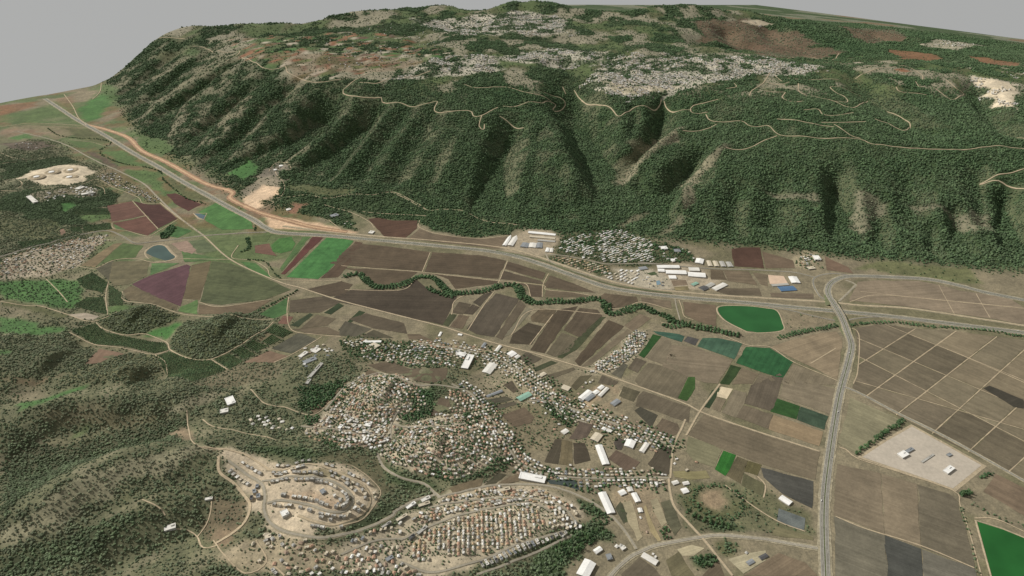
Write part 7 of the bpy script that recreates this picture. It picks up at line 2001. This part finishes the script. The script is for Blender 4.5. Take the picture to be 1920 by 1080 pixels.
def canopy_nodes():
    g = bpy.data.node_groups.new('canopy_scatter', 'GeometryNodeTree')
    g.interface.new_socket('Geometry', in_out='INPUT', socket_type='NodeSocketGeometry')
    g.interface.new_socket('Geometry', in_out='OUTPUT', socket_type='NodeSocketGeometry')
    N, K = g.nodes, g.links.new
    gi = N.new('NodeGroupInput'); go = N.new('NodeGroupOutput')
    g2i = N.new('GeometryNodeGeometryToInstance')
    for k in range(4):
        ico = N.new('GeometryNodeMeshIcoSphere'); ico.inputs['Radius'].default_value = 0.5; ico.inputs['Subdivisions'].default_value = 2
        pos = N.new('GeometryNodeInputPosition')
        nz = N.new('ShaderNodeTexNoise'); nz.noise_dimensions = '4D'; nz.inputs['W'].default_value = k * 3.7; nz.inputs['Scale'].default_value = 2.6; nz.inputs['Detail'].default_value = 2
        K(pos.outputs[0], nz.inputs['Vector'])
        mr = N.new('ShaderNodeMapRange'); mr.inputs[1].default_value = 0.3; mr.inputs[2].default_value = 0.7; mr.inputs[3].default_value = 0.55; mr.inputs[4].default_value = 1.3
        K(nz.outputs['Fac'], mr.inputs[0])
        sc = N.new('ShaderNodeVectorMath'); sc.operation = 'SCALE'
        K(pos.outputs[0], sc.inputs[0]); K(mr.outputs[0], sc.inputs['Scale'])
        sp = N.new('GeometryNodeSetPosition')
        K(ico.outputs['Mesh'], sp.inputs['Geometry']); K(sc.outputs[0], sp.inputs['Position'])
        sm = N.new('GeometryNodeSetMaterial'); sm.inputs['Material'].default_value = M_LEAF
        K(sp.outputs[0], sm.inputs['Geometry']); K(sm.outputs[0], g2i.inputs[0])
    iop = N.new('GeometryNodeInstanceOnPoints')
    K(gi.outputs[0], iop.inputs['Points']); K(g2i.outputs[0], iop.inputs['Instance'])
    iop.inputs['Pick Instance'].default_value = True
    rv = N.new('FunctionNodeRandomValue'); rv.data_type = 'INT'
    for s in rv.inputs:
        if s.name == 'Min' and s.type == 'INT': s.default_value = 0
        if s.name == 'Max' and s.type == 'INT': s.default_value = 3
    K([o for o in rv.outputs if o.type == 'INT'][0], iop.inputs['Instance Index'])
    rr = N.new('FunctionNodeRandomValue'); rr.data_type = 'FLOAT_VECTOR'
    rr.inputs[0].default_value = (-0.25, -0.25, 0); rr.inputs[1].default_value = (0.25, 0.25, 6.28)
    K(rr.outputs[0], iop.inputs['Rotation'])
    na = N.new('GeometryNodeInputNamedAttribute'); na.data_type = 'FLOAT_VECTOR'; na.inputs['Name'].default_value = 'size'
    K(na.outputs[0], iop.inputs['Scale'])
    K(iop.outputs[0], go.inputs[0])
    return g


NG = canopy_nodes()
COUNT = [0]


def canopy(name, x, y, size, tint, label, hf=0.95, sink=0.22):
    n = len(x)
    COUNT[0] += n
    z = hz(x, y)
    hgt = size * hf * RNG.uniform(0.8, 1.25, n)
    me = bpy.data.meshes.new(name)
    me.vertices.add(n)
    me.vertices.foreach_set('co', np.stack([x, y, z + hgt * (0.5 - sink)], 1).astype(np.float32).ravel())
    a = me.attributes.new('size', 'FLOAT_VECTOR', 'POINT')
    a.data.foreach_set('vector', np.stack([size * RNG.uniform(.85, 1.2, n), size * RNG.uniform(.85, 1.2, n), hgt], 1).astype(np.float32).ravel())
    a = me.attributes.new('tint', 'FLOAT', 'POINT')
    a.data.foreach_set('value', np.clip(tint, 0, 1).astype(np.float32))
    me.materials.append(M_LEAF)
    o = bpy.data.objects.new(name, me); COL.objects.link(o)
    md = o.modifiers.new('canopy', 'NODES'); md.node_group = NG
    tag(o, label, kind='stuff')
    return o


def frustum_ok(x, y, pad=400):
    return (np.abs(x) < 0.66 * y + 900 + pad) & (x > x_left(y) + 5) & (x < x_right(y) - 5)


def scatter(x0, x1, y0, y1, area, dens_pow=1.0):
    n = int((x1 - x0) * (y1 - y0) / area)
    x = RNG.uniform(x0, x1, n); y = RNG.uniform(y0, y1, n)
    d = ras(DENS, x, y)
    k = (RNG.uniform(0, 1, n) < d ** dens_pow) & frustum_ok(x, y) & ((occ_at(x, y) & 15) == 0 if y1 < 7800 else True)
    return x[k], y[k]


# mountain forest, front slopes and plateau
for (x0, x1, y0, y1, area, s0, s1) in ((-6800, 5000, 3900, 6200, 135, 9, 16), (-6800, 6000, 6200, 7800, 170, 10, 18), (-6800, 8500, 7800, 10500, 300, 10, 19), (-6000, 9500, 10500, 14500, 650, 14, 26)):
    x, y = scatter(x0, x1, y0, y1, area)
    if y1 <= 7800:
        k = (occ_at(x, y) & 15) == 0
        k |= (x < OX0) | (x > OX0 + 10000) | (y > OY0 + 6800)
        x, y = x[k], y[k]
    k = y > np.interp(x, FOOT[:, 0], FOOT[:, 1]) - 150
    x, y = x[k], y[k]
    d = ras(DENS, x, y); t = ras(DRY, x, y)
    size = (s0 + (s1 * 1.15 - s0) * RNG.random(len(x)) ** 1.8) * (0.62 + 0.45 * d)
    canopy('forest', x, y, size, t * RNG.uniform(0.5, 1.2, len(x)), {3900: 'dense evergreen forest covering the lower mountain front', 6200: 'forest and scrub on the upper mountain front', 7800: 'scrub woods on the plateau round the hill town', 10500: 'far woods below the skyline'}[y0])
# near hills, valley groves, town gardens
x, y = scatter(-5200, 4200, 1150, 7000, 62)
k = y < np.interp(x, FOOT[:, 0], FOOT[:, 1]) - 150
x, y = x[k], y[k]
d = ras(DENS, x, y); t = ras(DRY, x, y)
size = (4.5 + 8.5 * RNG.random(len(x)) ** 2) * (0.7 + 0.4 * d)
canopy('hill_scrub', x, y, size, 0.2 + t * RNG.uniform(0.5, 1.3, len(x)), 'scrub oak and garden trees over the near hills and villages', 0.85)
# orchards in rows
ox, oy = [], []
for P in ORCH_P:
    e = P[1] - P[0]; a = math.atan2(e[1], e[0])
    c = P.mean(0); R = np.linalg.norm(P - c, axis=1).max()
    u, v = np.meshgrid(np.arange(-R, R, 8.5), np.arange(-R, R, 12.0))
    u = u + RNG.normal(0, 0.6, u.shape); v = v + RNG.normal(0, 0.6, v.shape)
    xx, yy = c[0] + math.cos(a) * u - math.sin(a) * v, c[1] + math.sin(a) * u + math.cos(a) * v
    k = inside(P, xx, yy)
    ox.append(xx[k]); oy.append(yy[k])
ox, oy = np.concatenate(ox), np.concatenate(oy)
canopy('orchard_trees', ox, oy, RNG.uniform(6.0, 8.5, len(ox)), RNG.uniform(0, 0.12, len(ox)), 'dark orchard trees planted in rows between the wooded hills', 0.7, 0.2)

# ------------------------------------------------------------------ single trees
def tree_variants():
    out = []
    rnd = random.Random(5)
    for k in range(5):
        V, F = [], []
        tall = (1.0, 1.25, 0.85, 1.6, 1.05)[k]
        for c in range(26):
            th = rnd.uniform(0, 6.283); rr = math.sqrt(rnd.random()) * 0.42; zz = rnd.uniform(-0.42, 0.45)
            rr *= math.sqrt(max(0.05, 1 - (zz / 0.55) ** 2))
            cxx, cyy, cz = rr * math.cos(th), rr * math.sin(th), (zz * 0.8 + 0.62) * tall
            r = rnd.uniform(0.10, 0.2)
            b = len(V)
            pts = [(1, 0, 0), (-1, 0, 0), (0, 1, 0), (0, -1, 0), (0, 0, 1), (0, 0, -1)]
            a1 = rnd.uniform(0, 3.14)
            for p in pts:
                q = (p[0] * math.cos(a1) - p[1] * math.sin(a1), p[0] * math.sin(a1) + p[1] * math.cos(a1), p[2])
                s = r * rnd.uniform(0.7, 1.3)
                V.append((cxx + q[0] * s, cyy + q[1] * s, cz + q[2] * s * 0.85))
            F += [(b + i, b + j, b + kk) for i, j, kk in ((0, 2, 4), (2, 1, 4), (1, 3, 4), (3, 0, 4), (2, 0, 5), (1, 2, 5), (3, 1, 5), (0, 3, 5))]
        cm = poly_mesh('crown', V, F); cm.materials.append(M_LEAF2)
        n = 6
        TV, TF = [], []
        prof = [(0, .05), (.15, .035), (.45 * tall, .025), (.75 * tall, .012)]
        for z, r in prof:
            TV += [(r * math.cos(i / n * 6.283), r * math.sin(i / n * 6.283), z) for i in range(n)]
        for j in range(3):
            TF += [(j * n + i, j * n + (i + 1) % n, (j + 1) * n + (i + 1) % n, (j + 1) * n + i) for i in range(n)]
        for lb in range(3):                                        # limbs
            th = lb * 2.1 + k; b = len(TV)
            z0, z1 = .35 * tall, .62 * tall
            for (z, rad, off) in ((z0, .016, 0), (z1, .006, .26)):
                TV += [(off * math.cos(th) + rad * math.cos(i * 2.094), off * math.sin(th) + rad * math.sin(i * 2.094), z) for i in range(3)]
            TF += [(b + i, b + (i + 1) % 3, b + 3 + (i + 1) % 3, b + 3 + i) for i in range(3)]
        tm = poly_mesh('trunk', TV, TF); tm.materials.append(M_BARK)
        out.append((cm, tm))
    return out


TV_ = tree_variants()
TREES = []      # x, y, size, tint, place


def grove(sheet, pts, sp, size, place, keep=0.85, tint=0.1, free=True):
    P = ground(sheet, pts)
    x0, y0 = P.min(0); x1, y1 = P.max(0)
    xx, yy = np.meshgrid(np.arange(x0, x1, sp), np.arange(y0, y1, sp))
    xx = (xx + RNG.normal(0, sp * .3, xx.shape)).ravel(); yy = (yy + RNG.normal(0, sp * .3, yy.shape)).ravel()
    k = inside(P, xx, yy) & (RNG.uniform(0, 1, xx.shape) < keep)
    if free: k &= (occ_at(xx, yy) & 14) == 0
    for x, y in zip(xx[k], yy[k]):
        TREES.append((x, y, size * RNG.uniform(.7, 1.3), tint * RNG.uniform(0, 2), place))


def belt(P, w, sp, size, place, keep=0.9, tint=0.05, off=0.0):
    T = np.gradient(P, axis=0); T /= np.linalg.norm(T, axis=1)[:, None]
    s = np.concatenate([[0], np.cumsum(np.linalg.norm(np.diff(P, axis=0), axis=1))])
    n = int(s[-1] * w / (sp * sp))
    for _ in range(n):
        q = RNG.uniform(0, s[-1]); k = min(np.searchsorted(s, q), len(P) - 1)
        o = (RNG.uniform(-w / 2, w / 2) + off) * (0.6 + 0.8 * vnoise(np.array(q / 60.0), np.array(0.5), 9)) + w * 0.5 * (vnoise(np.array(q / 90.0), np.array(3.5), 19) - 0.5)
        x, y = P[k] + np.array([T[k, 1], -T[k, 0]]) * o + RNG.normal(0, 2, 2)
        if occ_at(x, y) & 12: continue
        TREES.append((x, y, size * RNG.uniform(.7, 1.3), tint * RNG.uniform(0, 2), place))


RIVER = path(('E', [(0, 482), (60, 465), (105, 465), (170, 525), (270, 538), (370, 512), (440, 478), (520, 490), (590, 545), (640, 572), (750, 565), (900, 528), (980, 532), (1030, 598), (1100, 628), (1200, 615), (1300, 622), (1430, 602), (1480, 640), (1510, 688), (1600, 668), (1690, 645), (1750, 672), (1830, 702), (1870, 735), (1920, 742)]), ('F', [(80, 762), (200, 782), (310, 805)]))
SB = path(('F', [(520, 825), (640, 795), (750, 775), (860, 752)]))
me_w = ribbon('river', RIVER, 9, water_material('river_water', lin(70, 84, 66)), 1.0)
tag(me_w, 'narrow winding river hidden by trees across the valley', kind='structure')
belt(RIVER, 48, 8.0, 13, 'on the winding river bank')
belt(path(('E', [(480, 530), (520, 560), (620, 590), (640, 575)])), 40, 9, 12, 'on the winding river bank')
belt(SB, 34, 8, 11, 'in the thicket right of the green reservoir')
belt(path(('F', [(940, 755), (1000, 742), (1200, 735), (1400, 758), (1700, 778), (1919, 815)])), 24, 8.5, 9, 'in the hedge between highway and gridded field')
belt(path(('I', [(960, 400), (1050, 340), (1150, 270), (1240, 205)])), 22, 9, 12, 'in the hedge left of the fuel compound')
belt(path(('I', [(1520, 620), (1570, 625), (1610, 610)])), 24, 9, 14, 'at the near corner of the fuel compound')
belt(path(('I', [(1660, 540), (1740, 500)])), 16, 9, 10, 'behind the fuel compound')
belt(path(('I', [(1560, 680), (1600, 820), (1660, 1060)])), 14, 11, 7, 'along the track above the lower right reservoir', tint=.3)
belt(path(('I', [(1600, 660), (1750, 740), (1919, 800)])), 26, 13, 7, 'along the ditch behind the lower right reservoir', tint=.3)
ring = closed_smooth(ground('S', [(1250, 380), (1310, 285), (1480, 270), (1620, 320), (1690, 430), (1650, 540), (1500, 570), (1330, 510)]), 15)
belt(ring, 16, 10, 9, 'ringing the round meadow')
belt(path(('S', [(1160, 460), (1250, 540), (1400, 600), (1560, 640)])), 30, 10, 11, 'below the round meadow')
grove('S', [(0, 800), (200, 680), (420, 640), (480, 700), (330, 800), (180, 900), (0, 1000)], 11, 11, 'in the pine wood at the photo bottom', 0.8, 0.02)
grove('S', [(220, 440), (400, 500), (520, 570), (440, 640), (300, 560)], 13, 10, 'on the bypass embankment', 0.6)
grove('S', [(1260, 910), (1430, 880), (1480, 960), (1350, 1020), (1280, 980)], 12, 12, 'in the dark copse at the photo bottom', 0.85, 0.0)
grove('S', [(930, 640), (1010, 630), (1060, 740), (980, 750)], 12, 10, 'in the small copse above the bottom road', 0.85, 0.0)
grove('S', [(330, 200), (620, 180), (900, 180), (920, 280), (700, 290), (400, 260)], 20, 9, 'in the village gardens by the lane', 0.6)
grove('S', [(1500, 280), (1700, 330), (1800, 420), (1900, 560), (1800, 640), (1700, 560)], 17, 8, 'in the gardens right of the round meadow', 0.5, .25)
grove('M', [(560, 640), (760, 650), (880, 820), (800, 880), (640, 760)], 12, 12, 'in the village park', 0.8, 0.0)
belt(path(('M', [(0, 180), (300, 290), (560, 500), (900, 700), (1300, 870), (1800, 1050)])), 150, 17, 8.5, 'along the village main street')
belt(path(('H', [(640, 20), (735, 80), (830, 190), (900, 290), (960, 400), (1010, 460), (1130, 510), (1380, 535), (1800, 530)])), 130, 16, 8.5, 'along the second village street')
grove('M', [(1000, 380), (1290, 130), (1400, 10), (1520, 20), (1420, 190), (1180, 370)], 15, 8, 'between the houses of the village spur', 0.8)
grove('K', [(350, 90), (900, 90), (1300, 150), (1420, 330), (1100, 340), (700, 260), (450, 230)], 15, 10, 'in the wooded hillside village', 0.75)
grove('K', [(1060, 500), (1200, 560), (1235, 660), (1190, 760), (1000, 820), (880, 790), (880, 720), (1060, 680), (1100, 600)], 11, 10, 'on the wooded flank of the first knoll', 0.85, 0.0)
grove('K', [(60, 740), (200, 760), (180, 860), (40, 850)], 12, 10, 'at the foot of the first knoll', 0.8, 0.0)
grove('K', [(240, 720), (380, 560), (400, 600), (280, 720)], 11, 9, 'along the edge of the first knoll', 0.8, 0.0)
grove('K', [(200, 1000), (420, 960), (560, 1060), (300, 1079)], 12, 10, 'in the hollow between the knolls', 0.6, 0.0)
grove('H', [(500, 420), (660, 530), (820, 470), (860, 400), (1000, 420), (900, 500), (640, 560), (480, 520)], 12, 10, 'on the lower flank of the second knoll', 0.7, 0.0)
grove('H', [(680, 170), (760, 160), (780, 220), (700, 240)], 11, 11, 'in the copse behind the second knoll', 0.9, 0.0)
grove('H', [(220, 400), (350, 235), (650, 185), (800, 265), (860, 400), (650, 535), (280, 455)], 11.5, 7.5, 'between the houses of the second knoll', 0.85)
grove('K', [(640, 390), (900, 410), (1100, 540), (900, 760), (700, 1040), (150, 980), (420, 520)], 11.5, 7.5, 'between the houses of the first knoll', 0.85)
grove('H', [(540, 650), (900, 585), (1300, 690), (1230, 830), (820, 960), (440, 1000), (100, 900), (400, 790)], 13, 6.0, 'between the houses of the terraced town', 0.75)
grove('H', [(0, 930), (300, 880), (340, 1000), (500, 1079), (0, 1079)], 24, 7.5, 'in the lower left estate gardens', 0.6)
grove('Y', [(220, 330), (260, 240), (600, 150), (800, 170), (1080, 260), (1420, 330), (1450, 440), (1080, 450), (600, 440)], 17, 9, 'in the gardens of the village under the mountain', 0.8, 0.0)
grove('Y', [(140, 375), (480, 425), (680, 480), (690, 560), (400, 510), (180, 420)], 19, 9, 'between the tan roofed rows', 0.6, 0.0)
belt(path(('D', [(1440, 180), (1435, 215)])), 14, 9, 11, 'by the highway crossroads'); belt(path(('D', [(1340, 340), (1400, 320), (1395, 260)])), 24, 9, 12, 'by the stream crossing'); belt(path(('D', [(1380, 380), (1480, 390), (1540, 450), (1575, 485)])), 12, 10, 9, 'along the small stream')
grove('D', [(905, 235), (960, 185), (1000, 195), (940, 262), (905, 262)], 11, 14, 'in the cypress clump by the valley road', 0.9, 0.0)
belt(path(('D', [(1390, 695), (1500, 645), (1670, 555)])), 14, 9, 10, 'in the hedge beside the green plot'); belt(path(('L', [(420, 90), (520, 160), (700, 190), (860, 195), (1000, 230), (900, 300), (940, 350), (1080, 410), (1320, 450), (1440, 490), (1480, 570), (1600, 670), (1680, 730), (1850, 780)])), 14, 13, 10, 'along the winding stream below the upper highway')
belt(path(('E', [(1795, 745), (1850, 760), (1919, 755)])), 40, 9, 12, 'in the thicket at the river bend')
grove('F', [(640, 400), (680, 345), (760, 350), (790, 430), (700, 440)], 18, 9, 'in the walled garden compound', 0.6)
grove('K', [(0, 510), (420, 440), (440, 560), (300, 680), (60, 730), (0, 700)], 12, 11, 'in the pine wood left of the first knoll', 0.85, 0.0)


def tree_px(t):
    x, y = t[0], t[1]; z = CAM_H - 40
    u = 960 + FPX * x / (y * math.cos(PITCH) + z * math.sin(PITCH)); v_ = 540 - FPX * ((y * math.sin(PITCH) - z * math.cos(PITCH))) / (y * math.cos(PITCH) + z * math.sin(PITCH))
    if u < 8 or u > 1912 or v_ > 1074: return 0
    return t[2] / math.sqrt(x * x + y * y + z * z)


order = sorted(range(len(TREES)), key=lambda i: -tree_px(TREES[i]))
one = set(order[:300])
rest = []
TLAB = unique_labels([(i, ('broad ' if t[2] > 13 else ('small ' if t[2] < 9.5 else '')) + ('round', 'upright', 'low spreading', 'tall slim', 'loose')[i % 5] + ' tree ' + t[4], t[0], t[1]) for i, t in enumerate(TREES) if i in one])
for i, t in enumerate(TREES):
    if i not in one:
        rest.append(t); continue
    x, y, s, tint, place = t
    cm, tm = TV_[i % 5]
    e = bpy.data.objects.new('tree', None); COL.objects.link(e)
    e.location = (x, y, float(hz(x, y)) - 0.2); e.rotation_euler = (0, 0, random.uniform(0, 6.28)); e.scale = (s, s, s)
    e.empty_display_size = 0.1
    tag(e, TLAB[i], 'tree', 'trees ' + place)
    c = link('crown', cm, (), e); c['tint'] = float(min(1, tint))
    link('trunk', tm, (), e)
rx = np.array([t[0] for t in rest]); ry = np.array([t[1] for t in rest]); rs = np.array([t[2] for t in rest]); rt = np.array([t[3] for t in rest])
canopy('valley_trees', rx, ry, rs, rt, 'river bank thickets, hedges and garden trees of the valley', 0.95, 0.15)
print('houses', len(HOUSES), 'trees', len(TREES), 'canopy', COUNT[0])


# ------------------------------------------------------------------ traffic on the big roads
PAINTS = {'white': bmat('paint_white', (232, 230, 226), 0.35, 0.02), 'silver': bmat('paint_silver', (176, 178, 180), 0.3, 0.02), 'dark': bmat('paint_dark', (58, 60, 66), 0.3, 0.02),
          'red': bmat('paint_red', (150, 48, 42), 0.35, 0.02), 'blue': bmat('paint_blue', (60, 84, 128), 0.35, 0.02)}
M_GLASSY = bmat('vehicle_glass', (44, 50, 56), 0.15, 0.02)
M_TYRE = bmat('tyre', (40, 40, 40), 0.9, 0.02)


def loft(name, secs):
    """cross-sections (x, half width bottom, half width top, z bottom, z top) joined into one shell"""
    V, F = [], []
    for x, wb, wt, z0, z1 in secs:
        V += [(x, -wb, z0), (x, wb, z0), (x, wt, z1), (x, -wt, z1)]
    for k in range(len(secs) - 1):
        b = 4 * k
        F += [(b + i, b + (i + 1) % 4, b + 4 + (i + 1) % 4, b + 4 + i) for i in range(4)]
    n = len(V)
    F += [(3, 2, 1, 0), (n - 4, n - 3, n - 2, n - 1)]
    return poly_mesh(name, V, F)


CARB = loft('body', [(-2.3, .8, .78, .45, .85), (-2.2, .88, .86, .3, .98), (-.9, .9, .88, .25, 1.0), (.9, .9, .88, .25, .98), (2.05, .86, .82, .3, .82), (2.3, .76, .74, .42, .7)])
CARC = loft('cabin', [(-1.9, .8, .74, .96, 1.0), (-1.3, .8, .66, .96, 1.44), (.35, .8, .66, .96, 1.46), (1.1, .8, .74, .94, 1.0)])
TRKB = loft('cargo_box', [(-6, 1.25, 1.25, 1.1, 3.9), (3.0, 1.25, 1.25, 1.1, 3.9)])
TRKC = loft('cab', [(3.3, 1.2, 1.15, .7, 3.0), (4.6, 1.2, 1.12, .7, 3.0), (5.3, 1.18, 1.1, .7, 2.0), (5.5, 1.1, 1.05, .7, 1.4)])
WV = [(r * math.cos(a), w, r * math.sin(a)) for w in (-.12, .12) for r in (.34,) for a in np.arange(10) / 10 * 6.2832]
WHL = poly_mesh('wheel', WV, [(i, (i + 1) % 10, 10 + (i + 1) % 10, 10 + i) for i in range(10)] + [tuple(range(9, -1, -1)), tuple(range(10, 20))])
WHL.materials.append(M_TYRE)
CARC.materials.append(M_GLASSY)


def vehicle(P, k, off, truck, paint, label, lift=None):
    T = P[min(k + 1, len(P) - 1)] - P[k - 1]
    T = T / np.linalg.norm(T)
    n = np.array([T[1], -T[0]])
    x, y = P[k] + n * off
    e = bpy.data.objects.new('truck' if truck else 'car', None); COL.objects.link(e)
    e.location = (x, y, float(hz(x, y)) + 2.4 + (float(lift[k]) if lift is not None else 0))
    e.rotation_euler = (0, 0, math.atan2(T[1], T[0]) + (math.pi if off > 0 else 0))
    tag(e, label, 'truck' if truck else 'car', 'vehicles on the big roads')
    if truck:
        a = bpy.data.objects.new('cargo_box', TRKB.copy()); a.data.materials.append(PAINTS['white'])
        b = bpy.data.objects.new('cab', TRKC.copy()); b.data.materials.append(PAINTS[paint])
        ws = [(4.4, 1.1), (4.4, -1.1), (-3.4, 1.1), (-3.4, -1.1), (-4.6, 1.1), (-4.6, -1.1)]
    else:
        a = bpy.data.objects.new('body', CARB.copy()); a.data.materials.append(PAINTS[paint])
        b = bpy.data.objects.new('cabin', CARC)
        ws = [(1.45, .82), (1.45, -.82), (-1.4, .82), (-1.4, -.82)]
    for o in (a, b):
        COL.objects.link(o); o.parent = e
    for wx, wy in ws:
        o = bpy.data.objects.new('wheel', WHL); COL.objects.link(o); o.parent = e
        s = 1.5 if truck else 1.0
        o.location = (wx, wy, .34 * s); o.scale = (s, s, s)


VR = random.Random(21)
for P, nm, cnt, tw, lf, lo, hi in ((MR, 'main road', 15, 10, LIFT, 4, 0.62), (HW, 'highway', 22, 11, None, 6, 0.98)):
    ks = sorted(VR.sample(range(lo, int(len(P) * hi)), cnt))
    for q, k in enumerate(ks):
        tr = VR.random() < 0.25
        paint = VR.choice(['white', 'white', 'silver', 'dark', 'red', 'blue'])
        side = VR.choice((-1, 1))
        vehicle(P, k, side * (tw + VR.choice((-3, 3))), tr, paint, f"{paint} {'box truck' if tr else 'car'} on the {nm}, {ordinal(q + 1)} vehicle counted from " + ('the photo bottom' if nm == 'main road' else 'its far left end'), lf)
